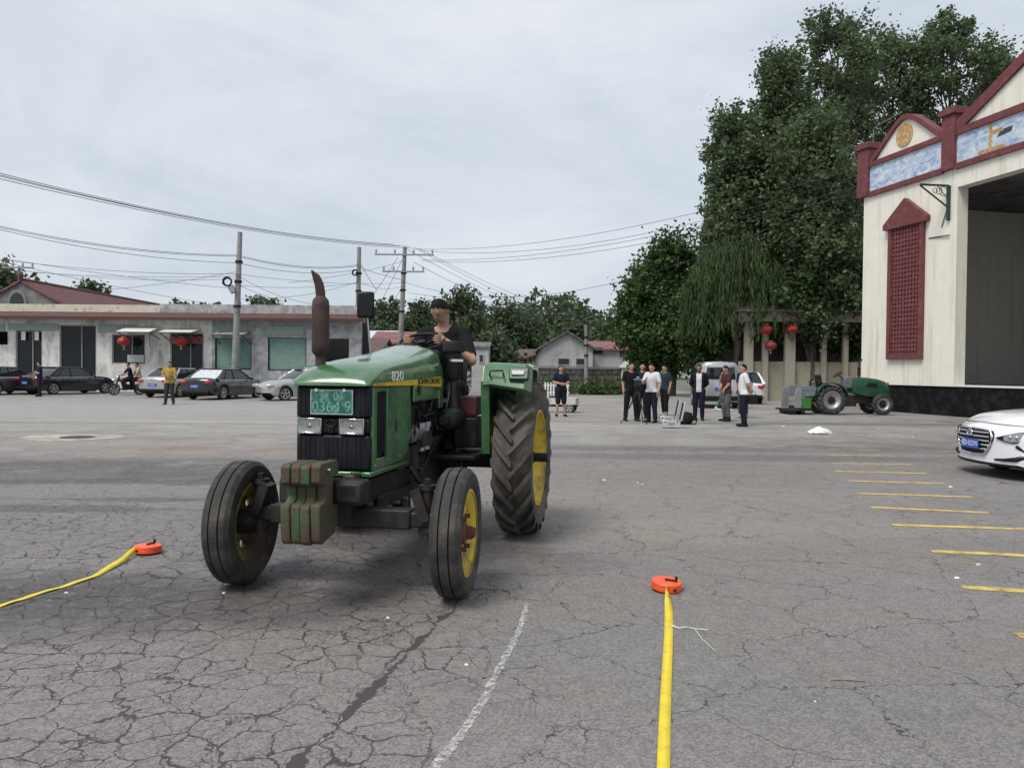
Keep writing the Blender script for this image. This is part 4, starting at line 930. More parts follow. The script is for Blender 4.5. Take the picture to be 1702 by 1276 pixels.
def lug_wheel(parent, loc, Ro, wd, Rr, side, rz, rimm, tm, hubm, nl=20, lugh=.05, axle=.0, sweep=.34):
    S = Matrix.Diagonal((1, side, 1, 1)); wh = thing('wheel', None, None, loc, rz); wh.parent = parent
    Rc = Ro-lugh; h = Rc-Rr
    half = [(Rr, .33), (Rr+.025, .38), (Rr+h*.3, .475), (Rr+h*.55, .5), (Rr+h*.8, .48), (Rc-.045, .44), (Rc-.015, .33), (Rc, .15), (Rc+.003, 0)]
    prof = [(r, -t*wd) for r, t in half]+[(r, t*wd) for r, t in reversed(half[:-1])]
    b = MB(); b.lathe(prof, 56, 'y', M=S, closed=True)
    for sgn in (-1, 1):
        for k in range(nl):
            a0 = 2*math.pi*(k+(.5 if sgn > 0 else 0))/nl; rs = []
            for i in range(7):
                u = i/6; t = sgn*wd*(-.04+.53*u); a = a0+sweep*(u**1.15); base = Rc-.05*u**3-.02-.04*(u > .9); top = Ro-.02*u**2-.03*(u > .9)
                wv = (.026+.012*u)/Ro*1.0; wt = wv*.72
                p = [(base, a-wv*1.25), (top, a-wt), (top, a+wt), (base, a+wv*1.25)]
                rs.append([(r*math.cos(q), t, r*math.sin(q)) for r, q in p])
            b.rings(rs, True, True, True, S)
    b.build('tyre', tm, wh, smooth=35)
    pr = [(.001, .06), (.10, .065), (.16, .05), (Rr*.55, .10), (Rr*.62, .135), (Rr*.74, .11), (Rr-.09, .10), (Rr-.075, .16), (Rr-.05, .24), (Rr-.02, .32), (Rr-.012, .39), (Rr+.02, .40), (Rr+.02, .425), (Rr-.004, .425)]
    pr = [(r, t*wd) for r, t in pr]; inn = [(Rr-.004, -.425), (Rr+.02, -.425), (Rr+.02, -.40), (Rr-.02, -.36), (Rr-.06, -.2), (Rr-.09, .05), (Rr*.5, .05), (.001, .0)]
    b = MB(); b.lathe(pr+[(r, t*wd) for r, t in inn], 44, 'y', M=S); b.build('rim', rimm, wh, smooth=35)
    b = MB(); b.lathe([(.001, .30*wd), (.05, .29*wd), (.06, .22*wd), (.115, .2*wd), (.12, .05*wd), (.001, .03*wd)], 20, 'y', M=S); b.build('hub', hubm, wh, smooth=40)
    for i in range(8):
        a = 2*math.pi*i/8; b = MB(); b.cyl((math.cos(a)*.14, .03, math.sin(a)*.14), (math.cos(a)*.14, .058, math.sin(a)*.14), .017, n=6, M=S); b.build('wheel_bolt', hubm, wh)
    if axle:
        b = MB(); b.cyl((0, 0, 0), (0, wd*.2+axle, 0), .042, n=16, M=S); b.build('axle_stub', M['black'], wh, smooth=40)
    return wh

# ================================================================== MAIN TRACTOR
fl, frr = G(757, 992), G(407, 965)              # ground contact of the front wheels
fc = (fl+frr)/2; HEAD = R(10.8)
TF = Vector((-math.sin(HEAD), -math.cos(HEAD), 0)); TL = Vector((-TF.y, TF.x, 0)); WB = 2.06
TO = fc-TF*WB-TL*.035; TO.z = 0
TR = thing('tractor', 'large green farm tractor with yellow wheels, front weights and a driver at the wheel', 'tractor', TO, math.atan2(TF.y, TF.x))
TM = Matrix.Translation(TO) @ Matrix.Rotation(math.atan2(TF.y, TF.x), 4, 'Z')
def tb(name, mat, parent=TR, smooth=None, bevel=0, seg=2):
    def deco(fn):
        b = MB(); fn(b); return b.build(name, mat, parent, smooth, bevel, seg)
    return deco
lug_wheel(TR, (0, .89, .70), .70, .35, .42, 1, 0, M['yellow'], M['rubber_dusty'], M['rust'], 21, .05, .16)
lug_wheel(TR, (0, -.76, .70), .70, .35, .42, -1, 0, M['yellow_dirty'], M['rubber_dusty'], M['rust'], 21, .05, .1)
HT = (fl-frr).length/2
steer = HEAD-R(8.0)
rib_wheel(TR, (WB, HT+.035, .425), .425, .20, .268, 1, steer, M['yellow'], M['rubber'], M['rust'])
rib_wheel(TR, (WB, -HT+.035, .425), .425, .20, .268, -1, steer+R(1), M['yellow_dirty'], M['rubber'], M['iron'])
@tb('front_axle', M['iron'], bevel=.012)
def _(b):
    b.box((WB, 0, .50), (.13, HT*1.3, .13)); b.box((WB, HT*.72, .50), (.10, HT*.32, .10)); b.box((WB, -HT*.72, .50), (.10, HT*.32, .10))
    b.box((WB, 0, .58), (.3, .25, .16))
for s in (-1, 1):
    @tb('steering_knuckle', M['iron'], smooth=40)
    def _(b):
        b.cyl((WB, s*(HT-.17), .36), (WB, s*(HT-.17), .70), .045, n=14); b.cyl((WB, s*(HT-.17), .70), (WB, s*(HT-.17), .73), .06, n=12); b.cyl((WB, s*(HT-.17), .73), (WB, s*(HT-.17), .77), .025, n=6)
        b.cyl((WB, s*(HT-.17), .425), (WB, s*(HT-.03), .425), .05, n=12); b.box((WB-.1, s*(HT-.2), .42), (.26, .05, .06)); b.box((WB+.02, s*(HT-.2), .6), (.12, .07, .22), (s*.35, 0, 0))
@tb('tie_rod', M['steel'], smooth=40)
def _(b):
    b.cyl((WB-.22, -HT+.2, .42), (WB-.22, HT-.2, .42), .017, n=10); b.cyl((WB-.22, .05, .39), (WB-.22, .05, .47), .035, n=10); b.ball((WB-.22, .03, .42), .04)
@tb('chassis_rail', M['black'], bevel=.012)
def _(b):
    b.box((1.75, 0, .68), (1.0, .42, .16)); b.box((1.6, .2, .52), (.7, .05, .2)); b.box((1.6, -.2, .52), (.7, .05, .2))
for k in range(3):
    @tb('chassis_bolt', M['steel'])
    def _(b): b.cyl((1.42+.18*k, .22, .52), (1.42+.18*k, .25, .52), .018, n=6)
@tb('gearbox_housing', M['iron'], bevel=.03)
def _(b):
    b.box((.45, 0, .68), (1.3, .38, .42)); b.box((0, 0, .72), (.5, .6, .5)); b.cyl((0, -.62, .7), (0, .62, .7), .11, n=16)
@tb('engine_block', M['iron'], bevel=.015)
def _(b):
    b.box((1.3, 0, .98), (.95, .36, .6)); b.box((1.2, .1, 1.27), (.85, .2, .12))
    for k in range(4): b.box((.98+.2*k, .19, 1.05), (.1, .05, .34))
    b.box((1.5, .2, .84), (.3, .12, .16)); b.cyl((1.72, .12, 1.1), (1.78, .12, 1.1), .16, n=20)
@tb('fuel_filter', M['steel'], smooth=40)
def _(b):
    for x in (1.05, 1.18): b.cyl((x, .27, .86), (x, .27, 1.04), .04, n=12); b.cyl((x, .27, 1.04), (x, .27, 1.08), .05, n=12)
@tb('oil_filter', M['black'], smooth=40)
def _(b): b.cyl((1.34, .26, .74), (1.34, .26, .92), .05, n=14)
@tb('alternator', M['steel'], smooth=40)
def _(b): b.cyl((1.2, .24, 1.0), (1.38, .24, 1.0), .07, n=16); b.cyl((1.38, .24, 1.0), (1.41, .24, 1.0), .05, n=12)
@tb('fuel_line', M['black'], smooth=60)
def _(b):
    b.tube([(1.05, .27, 1.08), (1.0, .3, 1.2), (.9, .28, 1.25), (.8, .3, 1.15), (.75, .33, 1.05)], .01, 6)
    b.tube([(1.35, .24, .8), (1.3, .31, .72), (1.1, .3, .78), (.9, .27, .85)], .014, 6); b.tube([(1.4, .26, .76), (1.38, .31, .66), (1.3, .31, .62), (1.28, .25, .7)], .018, 6)
    b.tube([(1.4, .2, 1.2), (1.35, .28, 1.22), (1.2, .3, 1.13), (.9, .3, 1.14)], .008, 6)
# --- hood
def hoodring(x, zb, zt, w_):
    h_ = zt-zb; half = [(w_, zb), (w_+.006, zb+h_*.35), (w_-.004, zb+h_*.6), (w_-.035, zb+h_*.84), (w_-.10, zb+h_*.96), (w_*.3, zt+h_*.04), (0, zt+h_*.05)]
    return [(x, y, z) for y, z in half]+[(x, -y, z) for y, z in reversed(half[:-1])]
@tb('hood', M['green'], smooth=50)
def _(b):
    st = [(2.262, 1.386, 1.392, .245), (2.256, 1.386, 1.412, .258), (2.225, 1.386, 1.448, .265), (2.16, 1.386, 1.492, .268), (2.05, 1.386, 1.528, .27), (1.8, 1.38, 1.565, .274), (1.4, 1.375, 1.60, .28), (1.05, 1.365, 1.64, .292), (.8, 1.35, 1.675, .305), (.72, 1.30, 1.685, .308), (.66, 1.28, 1.66, .302), (.64, 1.3, 1.62, .29)]
    b.rings([hoodring(*s) for s in st])
for s in (-1, 1):
    @tb('hood_stripe', M['yellow'])
    def _(b): b.add([(2.19, s*.270, 1.386), (2.19, s*.270, 1.402), (1.4, s*.291, 1.376), (1.4, s*.291, 1.42), (.76, s*.319, 1.352), (.76, s*.319, 1.44)], [(0, 2, 3, 1), (2, 4, 5, 3)])
for s in (-1, 1):
    @tb('hood_lower_panel', M['green'], bevel=.01)
    def _(b): b.box((1.08, s*.285, 1.31), (.66, .02, .12))
    @tb('hood_corner_panel', M['green'], bevel=.01)
    def _(b): b.box((.71, s*.297, 1.27), (.11, .022, .2))
    @tb('side_screen', M['green'], bevel=.006)
    def _(b):
        for poly in ([(2.19, .826), (2.19, 1.38), (2.125, 1.38), (2.125, .826)], [(2.125, .826), (2.125, .90), (1.93, .90), (1.93, .826)], [(2.125, 1.345), (2.125, 1.38), (1.93, 1.38), (1.93, 1.345)],
                     [(1.93, .826), (1.93, 1.38), (1.42, 1.38), (1.42, 1.02), (1.5, .88), (1.6, .835)]):
            b.prism(poly, s*.245, s*.272, 'xz')
for s in (-1, 1):
    @tb('side_louvre', M['grille'])
    def _(b):
        b.bb((1.93, s*.235, .90), (2.125, s*.24, 1.345))
        for k in range(5): b.box((1.95+.04*k, s*.25, 1.137), (.008, .022, .41), (0, 0, s*.5))
@tb('radiator_core', M['black'])
def _(b): b.bb((1.86, -.23, .84), (2.1, .23, 1.37))
@tb('grille_panel', M['grille'], bevel=.018)
def _(b): b.bb((2.1, -.258, 1.178), (2.225, .258, 1.384)); b.bb((2.1, -.255, 1.065), (2.215, .255, 1.175)); b.bb((2.1, -.258, .83), (2.222, .258, 1.062))
for k in range(15):
    @tb('grille_rib', M['grille'], bevel=.003, seg=1)
    def _(b): b.bb((2.222, -.235+.032*k, .845), (2.227, -.222+.032*k, 1.05))
for k in (0, 1, 13, 14):
    @tb('grille_rib', M['grille'], bevel=.003, seg=1)
    def _(b): b.bb((2.225, -.235+.032*k, 1.19), (2.23, -.222+.032*k, 1.37))
@tb('front_lower_bar', M['green'], bevel=.01)
def _(b): b.bb((1.5, .2, .788), (2.235, .272, .824)); b.bb((1.5, -.272, .788), (2.235, -.2, .824)); b.bb((2.12, -.199, .788), (2.234, .199, .824))
for s in (-1, 1):
    hl = thing('headlight', None, None, (2.218, s*.148-.012, 1.12)); hl.parent = TR
    @tb('lamp_housing', M['blackplastic'], hl, bevel=.008)
    def _(b): b.bb((-.02, -.087, -.052), (.008, .087, .052))
    @tb('reflector', M['reflector'], hl, smooth=70)
    def _(b):
        rs = []
        for f, d in ((1, .016), (.92, .011), (.6, .009), (.2, .0085)):
            rs.append([(d, .079*f*c_*1.0, .045*f*s_) for c_, s_ in [(1,1),(0,1.02),(-1,1),(-1.02,0),(-1,-1),(0,-1.02),(1,-1),(1.02,0)]])
        b.rings(rs, True, False, True)
        b.cyl((.009, .0, 0), (.02, .0, 0), .02, .012, 12)
    @tb('lamp_lens', M['lens'], hl, bevel=.004)
    def _(b): b.bb((.0165, -.08, -.046), (.022, .08, .046))
    @tb('lamp_bezel', M['chrome'], hl, bevel=.002, seg=1)
    def _(b): b.bb((.008, -.086, -.052), (.02, -.08, .052)); b.bb((.008, .08, -.052), (.02, .086, .052)); b.bb((.008, -.08, -.052), (.02, .08, -.046)); b.bb((.008, -.08, .046), (.02, .08, .052))
@tb('front_emblem', M['blackplastic'], smooth=60)
def _(b):
    b.tube([(2.222, -.012+.036*math.cos(a), 1.138+.022*math.sin(a)) for a in [2*math.pi*i/16 for i in range(17)]], .006, 6); b.box((2.222, -.02, 1.098), (.01, .012, .045)); b.box((2.222, -.002, 1.098), (.01, .012, .045))
# green number plate
pgm = pm('plate_green', (.008,.125,.095), .45, var=.2, scale=18, dirt=(.16,.27,.23), damt=.3, dscale=22)
pl = thing('number_plate', None, None, (2.243, .0, 1.278)); pl.parent = TR
@tb('plate_face', pgm, pl, bevel=.004)
def _(b): b.bb((-.012, -.15, -.085), (0, .15, .085))
@tb('plate_rim', M['white'], pl)
def _(b): b.bb((0, -.146, .076), (.0015, .146, .079)); b.bb((0, -.146, -.079), (.0015, .146, -.076)); b.bb((0, -.146, -.076), (.0015, -.143, .076)); b.bb((0, .143, -.076), (.0015, .146, .076))
pwt = pm('plate_white', (.22,.38,.33), .6, var=.35, scale=40, dirt=(.05,.22,.17), damt=.5, dscale=60)
text_obj('plate_lettering', '冀 03', .075, pwt, pl, frame((.0005, 0, .037), (0, 1, 0), (0, 0, 1)), .001)
text_obj('plate_lettering', '0364 9', .105, pwt, pl, frame((.0005, 0, -.033), (0, 1, 0), (0, 0, 1)), .001, .95)
for y in (-.105, .09):
    @tb('plate_bolt', M['chrome'], pl, smooth=40)
    def _(b): b.cyl((0, y, .078), (.008, y, .078), .012, n=10)
# lettering on the hood side
for s in (-1, 1):
    def hm(x, z, y, k=.02): return frame((x, s*y, z), (-1, k, 0) if s > 0 else (1, k, 0), (0, -s*.01, 1))
    text_obj('hood_number', '820', .095, M['white'], TR, hm(1.76, 1.446, .2855), .001, 1.7, bold=.001)
    text_obj('hood_lettering', 'JOHN DEERE', .062, M['blackplastic'], TR, hm(1.06, 1.404, .3085, .044), .0015, 1.5, bold=.0)
# exhaust
@tb('exhaust_stack', M['stack'], smooth=45)
def _(b):
    b.cyl((1.98, -.20, 1.5), (1.98, -.20, 1.62), .035, n=12); b.lathe([(.03, 1.58), (.058, 1.61), (.06, 1.66), (.06, 1.93), (.055, 1.97), (.03, 2.0)], 18, 'z', (1.98, -.20, 0))
    b.tube([(1.98, -.20, 1.97), (1.98, -.202, 2.02), (1.985, -.21, 2.08), (2.0, -.225, 2.13), (2.03, -.245, 2.17)], [.03, .033, .032, .026, .006], 12)
# air cleaner and pre-cleaner
AC = thing('air_cleaner', None, None, (.55, .37, 0)); AC.parent = TR
@tb('precleaner_cap', M['blackplastic'], AC, smooth=40)
def _(b): b.lathe([(.001, 1.745), (.09, 1.74), (.097, 1.72), (.097, 1.655), (.085, 1.645), (.001, 1.645)], 24, 'z')
@tb('precleaner_bowl', M['blackplastic'], AC, smooth=40)
def _(b): b.lathe([(.001, 1.646), (.066, 1.645), (.07, 1.60), (.064, 1.595), (.062, 1.44), (.05, 1.41), (.001, 1.405)], 24, 'z')
@tb('hose_clamp', M['chrome'], AC, smooth=40)
def _(b): b.lathe([(.067, 1.565), (.07, 1.566), (.07, 1.587), (.067, 1.588)], 24, 'z', closed=True); b.box((.0, .075, 1.576), (.03, .015, .022))
@tb('intake_pipe', M['iron'], AC, smooth=40)
def _(b): b.cyl((0, 0, 1.17), (0, 0, 1.42), .035, n=16); b.cyl((0, 0, 1.16), (0, 0, 1.2), .05, n=16)
@tb('filter_canister', M['black'], AC, smooth=40)
def _(b): b.lathe([(.001, -.2), (.07, -.2), (.09, -.18), (.095, -.12), (.095, .16), (.08, .2), (.04, .215), (.04, .3), (.001, .3)], 24, 'x', (.02, 0, 1.08))
# dash, steering
@tb('dashboard', M['blackplastic'], bevel=.03)
def _(b): b.box((.52, 0, 1.45), (.2, .44, .42), (0, .15, 0)); b.box((.5, 0, 1.15), (.3, .34, .5))
sw_ = thing('steering_wheel', None, None, (.3, 0, 1.745), 0); sw_.parent = TR; sw_.rotation_euler = (0, R(24), 0)
@tb('wheel_rim', M['blackplastic'], sw_, smooth=60)
def _(b): b.tube([(.2*math.cos(a), .2*math.sin(a), 0) for a in [2*math.pi*i/32 for i in range(33)]], .014, 8)
@tb('wheel_spoke', M['blackplastic'], sw_, smooth=60)
def _(b):
    for k in range(3): a = k*2.094; b.cyl((0, 0, -.03), (.2*math.cos(a), .2*math.sin(a), 0), .011, n=6)
    b.cyl((0, 0, -.05), (0, 0, .01), .035, n=14); b.cyl((0, 0, -.35), (0, 0, -.04), .022, n=10)
@tb('lever', M['steel'], smooth=60)
def _(b):
    for x, y, q in ((.36, .24, .05), (.28, -.26, -.04)): b.tube([(x, y, 1.1), (x-.03, y+q, 1.4), (x-.08, y+q*1.5, 1.58)], .01, 6); b.ball((x-.08, y+q*1.5, 1.59), .022)
# platform, seat
@tb('platform', M['black'], bevel=.01)
def _(b): b.bb((-.05, -.6, .74), (.75, .6, .78)); b.box((.62, .48, .52), (.22, .14, .03)); b.bb((.52, .47, .53), (.54, .49, .76)); b.bb((.7, .47, .53), (.72, .49, .76))
@tb('seat', M['blackplastic'], bevel=.05)
def _(b): b.box((-.28, 0, 1.17), (.46, .46, .12)); b.box((-.5, 0, 1.38), (.11, .44, .4), (0, -.2, 0)); b.box((-.28, 0, 1.0), (.3, .3, .3))
@tb('battery_box', pm('dark_red_paint', (.10,.022,.026), .5, var=.2, scale=4, dirt=(.06,.03,.03), damt=.4), bevel=.015)
def _(b): b.box((.28, .47, 1.18), (.3, .16, .17))
@tb('battery_tray', M['black'], bevel=.01)
def _(b): b.box((.3, .46, .95), (.4, .2, .26))
# fenders
for s in (-1, 1):
    f_in, f_out = .64, 1.04
    fd = thing('fender', None, None); fd.parent = TR
    arc = [(.60, 1.37), (.52, 1.535), (.46, 1.553), (-.1, 1.553), (-.42, 1.52), (-.62, 1.42), (-.76, 1.22), (-.82, 1.0)]
    @tb('fender_top', M['green'], fd, smooth=50)
    def _(b):
        rs = []
        for i, (x, z) in enumerate(arc):
            xi = x-.10*(i < 2); q = .0 if i > 1 else .03
            f_out = 1.04-.06*max(0, i-2)/1.5
            rs.append([(x+.02, s*f_in, z+.0), (x, s*(f_in+.06), z+.01), (x, s*(f_out-.05), z-q), (xi, s*f_out, z-.03-q), (xi-.01, s*(f_out-.015), z-.05-q), (x-.018, s*(f_out-.06), z-.025-q), (x-.018, s*(f_in+.06), z-.012), (x-.015, s*f_in, z-.02)])
        b.rings(rs)
    @tb('fender_inner', M['green'], fd)
    def _(b):
        poly = [(.58, 1.40), (.52, 1.53), (.46, 1.55), (-.1, 1.55), (-.42, 1.515), (-.62, 1.415), (-.76, 1.21), (-.78, .9), (.2, .8), (.50, .78)]
        b.prism(poly, s*(f_in-.012), s*(f_in+.006), 'xz'); b.prism([(.50, .78), (.54, .78), (.6, 1.40), (.56, 1.40)], s*(f_in-.02), s*(f_in+.05), 'xz')
    @tb('fender_handle', M['black'], fd, smooth=60)
    def _(b): b.tube([(.575, s*.70, 1.445), (.615, s*.70, 1.455), (.60, s*.705, 1.49), (.60, s*.81, 1.495), (.62, s*.82, 1.46), (.585, s*.82, 1.44)], .009, 6)
    fl_ = thing('fender_light', None, None, (.575, s*.885, 1.46)); fl_.parent = fd; fl_.rotation_euler = (0, R(-26), 0)
    @tb('fender_lamp_housing', M['green_dark'], fd, bevel=.012)
    def _(b): b.box((.562, s*.945, 1.462), (.05, .17, .115), (0, R(-26), 0))
    bpy.data.objects.remove(fl_)
    @tb('fender_lamp', M.setdefault('dull_lamp', pm('dull_lamp', (.36,.36,.34), .45, .2, var=.4, scale=30)), fd, bevel=.006)
    def _(b): b.box((.59, s*.94, 1.475), (.02, .11, .045), (0, R(-26), s*.06))
# mirror
MI = thing('mirror', None, None); MI.parent = TR
@tb('mirror_head', M['blackplastic'], MI, bevel=.02)
def _(b): b.box((.62, -.41, 2.055), (.05, .15, .23), (0, 0, .3))
@tb('mirror_glass', M['chrome'], MI)
def _(b): b.box((.593, -.418, 2.055), (.004, .125, .2), (0, 0, .3))
@tb('mirror_rod', M['steel'], MI, smooth=60)
def _(b): b.tube([(.64, -.29, 1.36), (.62, -.36, 1.62), (.62, -.39, 1.93), (.62, -.41, 2.02)], .009, 6)
# weight carrier and the four slab weights
@tb('weight_bracket', M['iron'], bevel=.015)
def _(b):
    b.bb((2.34, -.26, .645), (2.46, .31, .80)); b.bb((2.46, .14, .665), (2.5, .31, .79)); b.bb((2.2, -.2, .70), (2.34, -.12, .82)); b.bb((2.2, .12, .70), (2.34, .2, .82))
@tb('bracket_slot', M['black'])
def _(b): b.bb((2.5, .17, .715), (2.503, .27, .765))
wprof = [(2.44, .89), (2.44, .965), (2.47, .985), (2.72, .985), (2.745, .965), (2.745, .865), (2.72, .85), (2.655, .835), (2.645, .76), (2.67, .735), (2.74, .725), (2.75, .70), (2.735, .49), (2.70, .465), (2.50, .50), (2.45, .56), (2.45, .69), (2.53, .70), (2.53, .88)]
for k in range(4):
    y0 = -.115+.0635*k; dz = random.uniform(-.006, .006); dx = random.uniform(-.008, .008)
    @tb('front_weight', M['weight'], bevel=.008)
    def _(b): b.prism([(2.46+(x-2.46)*.9+dx, (z-.985)*.94+.925+dz) for x, z in wprof], y0, y0+.060, 'xz')

# small fittings that break up the plain panels
for s in (-1, 1):
    for x, z in ((2.16, 1.34), (2.16, .86), (1.46, 1.34), (1.66, .87), (1.9, .87)):
        @tb('panel_bolt', M['steel'], smooth=40)
        def _(b): b.cyl((x, s*.27, z), (x, s*.279, z), .009, n=8)
    @tb('hood_latch', M['blackplastic'], bevel=.004)
    def _(b): b.box((1.30, s*.299, 1.345), (.05, .012, .05)); b.cyl((1.30, s*.3, 1.32), (1.30, s*.31, 1.3), .007, n=6)
    @tb('panel_seam', M['black'])
    def _(b): b.bb((1.415, s*.272, 1.03), (1.42, s*.2735, 1.378)); b.bb((1.42, s*.2725, 1.372), (2.19, s*.2735, 1.378))
@tb('hood_front_seam', M['black'])
def _(b): b.bb((2.224, -.256, 1.382), (2.2285, .256, 1.3865))
@tb('hose_bundle', M['black'], smooth=60)
def _(b):
    rd = random.Random(5)
    for k in range(7):
        x = .75+.1*k; b.tube([(x, .2+.02*k, 1.26), (x+.05, .29, 1.12-.02*k), (x-.06, .3, .95), (x+.04, .26, .8)], .008+.003*(k % 3), 6)
@tb('fuel_injection_pump', M['iron'], bevel=.01)
def _(b): b.box((1.12, .27, .95), (.22, .1, .12)); b.cyl((.98, .27, .96), (1.28, .27, .96), .035, n=10)
@tb('step_tread', M['iron'])
def _(b):
    for k in range(5): b.box((.55+.035*k, .48, .54), (.012, .13, .012))
@tb('drag_link', M['steel'], smooth=60)
def _(b): b.cyl((.7, -.22, .62), (WB-.1, -HT+.22, .5), .016, n=8); b.cyl((.9, .24, .6), (WB-.1, HT-.22, .5), .016, n=8)
@tb('radius_rod', M['iron'], smooth=60)
def _(b): b.cyl((1.2, .12, .5), (WB, HT-.3, .46), .028, n=8); b.cyl((1.2, -.12, .5), (WB, -HT+.3, .46), .028, n=8)
@tb('weight_pin', M['steel'], smooth=60)
def _(b): b.cyl((2.6, -.13, .88), (2.6, .155, .88), .013, n=8)
# ================================================================== SMALL TRACTOR
def pb(parent):
    def tb2(name, mat, smooth=None, bevel=0, seg=2, par=None):
        def deco(fn):
            b = MB(); fn(b); return b.build(name, mat, par or parent, smooth, bevel, seg)
        return deco
    return tb2
M['rimgrey'] = pm('rim_grey', (.42,.42,.43), .4, .6, var=.15, scale=6, dirt=(.2,.19,.18), damt=.35)
g0, g1 = G(1381, 689.5), G(1467, 690); sc = (g1-g0).length/1.78
S2 = thing('small_tractor', 'small dark green tractor with grey rims parked before the stage', 'tractor', ((g0.x), g0.y+.55, 0), R(2))
t2b = pb(S2)
W2 = (g1-g0).length
for s in (-1, 1):
    lug_wheel(S2, (0, s*.5, .53), .53, .26, .30, s, 0, M['rimgrey'], M['rubber'], M['black'], 17, .045)
    lug_wheel(S2, (W2, s*.46, .385), .385, .2, .21, s, 0, M['rimgrey'], M['rubber'], M['black'], 15, .035)
@t2b('chassis', M['iron'], bevel=.02)
def _(b): b.box((W2*.5, 0, .55), (W2*.95, .3, .3)); b.cyl((0, -.45, .53), (0, .45, .53), .09, n=12); b.box((W2, 0, .42), (.12, .8, .12)); b.box((.1, 0, .62), (.5, .4, .4)); b.box((W2*.45, 0, .35), (.5, .3, .12))
@t2b('hood', M['green_dark'], smooth=50)
def _(b):
    def ring(x, zb, zt, w_): h = [(w_, zb), (w_+.01, (zb+zt)/2), (w_-.02, zt-.08), (w_*.7, zt-.01), (0, zt+.015)]; return [(x, y, z) for y, z in h]+[(x, -y, z) for y, z in reversed(h[:-1])]
    b.rings([ring(*q) for q in ((W2*.48, .80, 1.30, .27), (W2*.6, .72, 1.33, .28), (W2*.8, .66, 1.32, .28), (W2*1.0, .62, 1.27, .27), (W2*1.13, .62, 1.19, .255), (W2*1.18, .64, 1.08, .235), (W2*1.19, .66, .9, .22))])
@t2b('hood_vent', M['black'])
def _(b):
    for s in (-1, 1): b.prism([(W2*.74, 1.0), (W2*.95, .98), (W2*.93, 1.13), (W2*.76, 1.15)], s*.285, s*.297, 'xz')
@t2b('headlight', M['reflector'], bevel=.01)
def _(b): b.box((W2*1.15, .19, 1.12), (.12, .1, .09)); b.box((W2*1.15, -.19, 1.12), (.12, .1, .09))
@t2b('dash_cowl', pm('dash_grey', (.13,.15,.16), .6), bevel=.03)
def _(b): b.prism([(W2*.33, .95), (W2*.5, .95), (W2*.52, 1.3), (W2*.42, 1.38), (W2*.34, 1.33)], -.2, .2, 'xz')
@t2b('steering_wheel', M['blackplastic'], smooth=60)
def _(b):
    c = Vector((W2*.24, 0, 1.43)); E = Euler((0, R(-35), 0)).to_matrix()
    b.tube([c+E @ Vector((.17*math.cos(a), .17*math.sin(a), 0)) for a in [2*math.pi*i/20 for i in range(21)]], .016, 6)
    for k in range(3): b.cyl(c, c+E @ Vector((.17*math.cos(k*2.1), .17*math.sin(k*2.1), 0)), .012, n=5)
    b.cyl(c, (W2*.36, 0, 1.28), .02, n=8)
@t2b('seat', M['blackplastic'], bevel=.04)
def _(b): b.box((-.05, 0, 1.0), (.4, .42, .12)); b.box((-.25, 0, 1.22), (.1, .42, .42), (0, -.15, 0)); b.box((-.05, 0, .85), (.3, .3, .25))
for s in (-1, 1):
    @t2b('fender', M['green_dark'], smooth=50)
    def _(b):
        rs = []
        for i in range(13):
            a = R(15+i*12.5); x, z = .6*math.cos(a), .53+.62*math.sin(a)
            q, r_ = .58*math.cos(a), .53+.60*math.sin(a); rs.append([(x, s*.35, z), (x, s*.64, z), (q, s*.64, r_), (q, s*.35, r_)])
        b.rings(rs)
@t2b('exhaust_pipe', M['black'], smooth=60)
def _(b): b.tube([(W2*.62, -.14, 1.3), (W2*.62, -.14, 1.85), (W2*.64, -.14, 1.95), (W2*.68, -.14, 1.97)], .03, 10); b.cyl((W2*.62, -.14, 1.4), (W2*.62, -.14, 1.7), .05, n=12)
@t2b('roll_hoop', M['black'], smooth=60)
def _(b): b.tube([(-.35, -.42, .9), (-.38, -.42, 1.15), (-.38, -.3, 1.22), (-.38, .3, 1.22), (-.38, .42, 1.15), (-.35, .42, .9)], .025, 8)
@t2b('hydraulic_link', M['iron'], bevel=.01)
def _(b): b.box((-.6, .28, .48), (.7, .05, .07)); b.box((-.6, -.28, .48), (.7, .05, .07)); b.cyl((-.3, 0, .85), (-.85, 0, .75), .03, n=8)
sx0, sx1 = -.72, -.98-.55
SE = thing('seed_box_implement', 'silver and green box implement mounted behind the small green tractor', 'farm implement', S2.location, R(2)); SE.scale = (.8, 1, 1); seb = pb(SE)
for s in (-1, 1):
    @seb('side_plate', M.setdefault('palesteel', pm('pale_steel', (.27,.28,.31), .5, .4, var=.12)), bevel=.01)
    def _(b): b.prism([(-1.7, .24), (-1.38, .24), (-1.36, .95), (-1.55, .98), (-1.68, .8)], s*.62, s*.58, 'xz')
@seb('hopper', pm('galvanised', (.2,.22,.22), .5, .4, var=.2), bevel=.01)
def _(b): b.prism([(-1.34, .62), (-.78, .68), (-.72, 1.02), (-1.34, 1.02)], -.6, .6, 'xz'); b.box((-1.03, -.605, .9), (.45, .01, .08))
@seb('drive_guard', pm('bright_green', (.03,.17,.03), .5, var=.15), bevel=.02)
def _(b): b.bb((-1.33, -.64, .22), (-.95, -.5, .6))
@seb('skid', M['iron'])
def _(b): b.bb((-1.95, -.66, .14), (-.9, .66, .2)); b.cyl((-1.7, -.6, .1), (-1.7, .6, .1), .1, n=10); b.cyl((-1.3, -.6, .09), (-1.3, .6, .09), .09, n=10); b.bb((-1.4, -.5, .18), (-1.3, .5, .3))

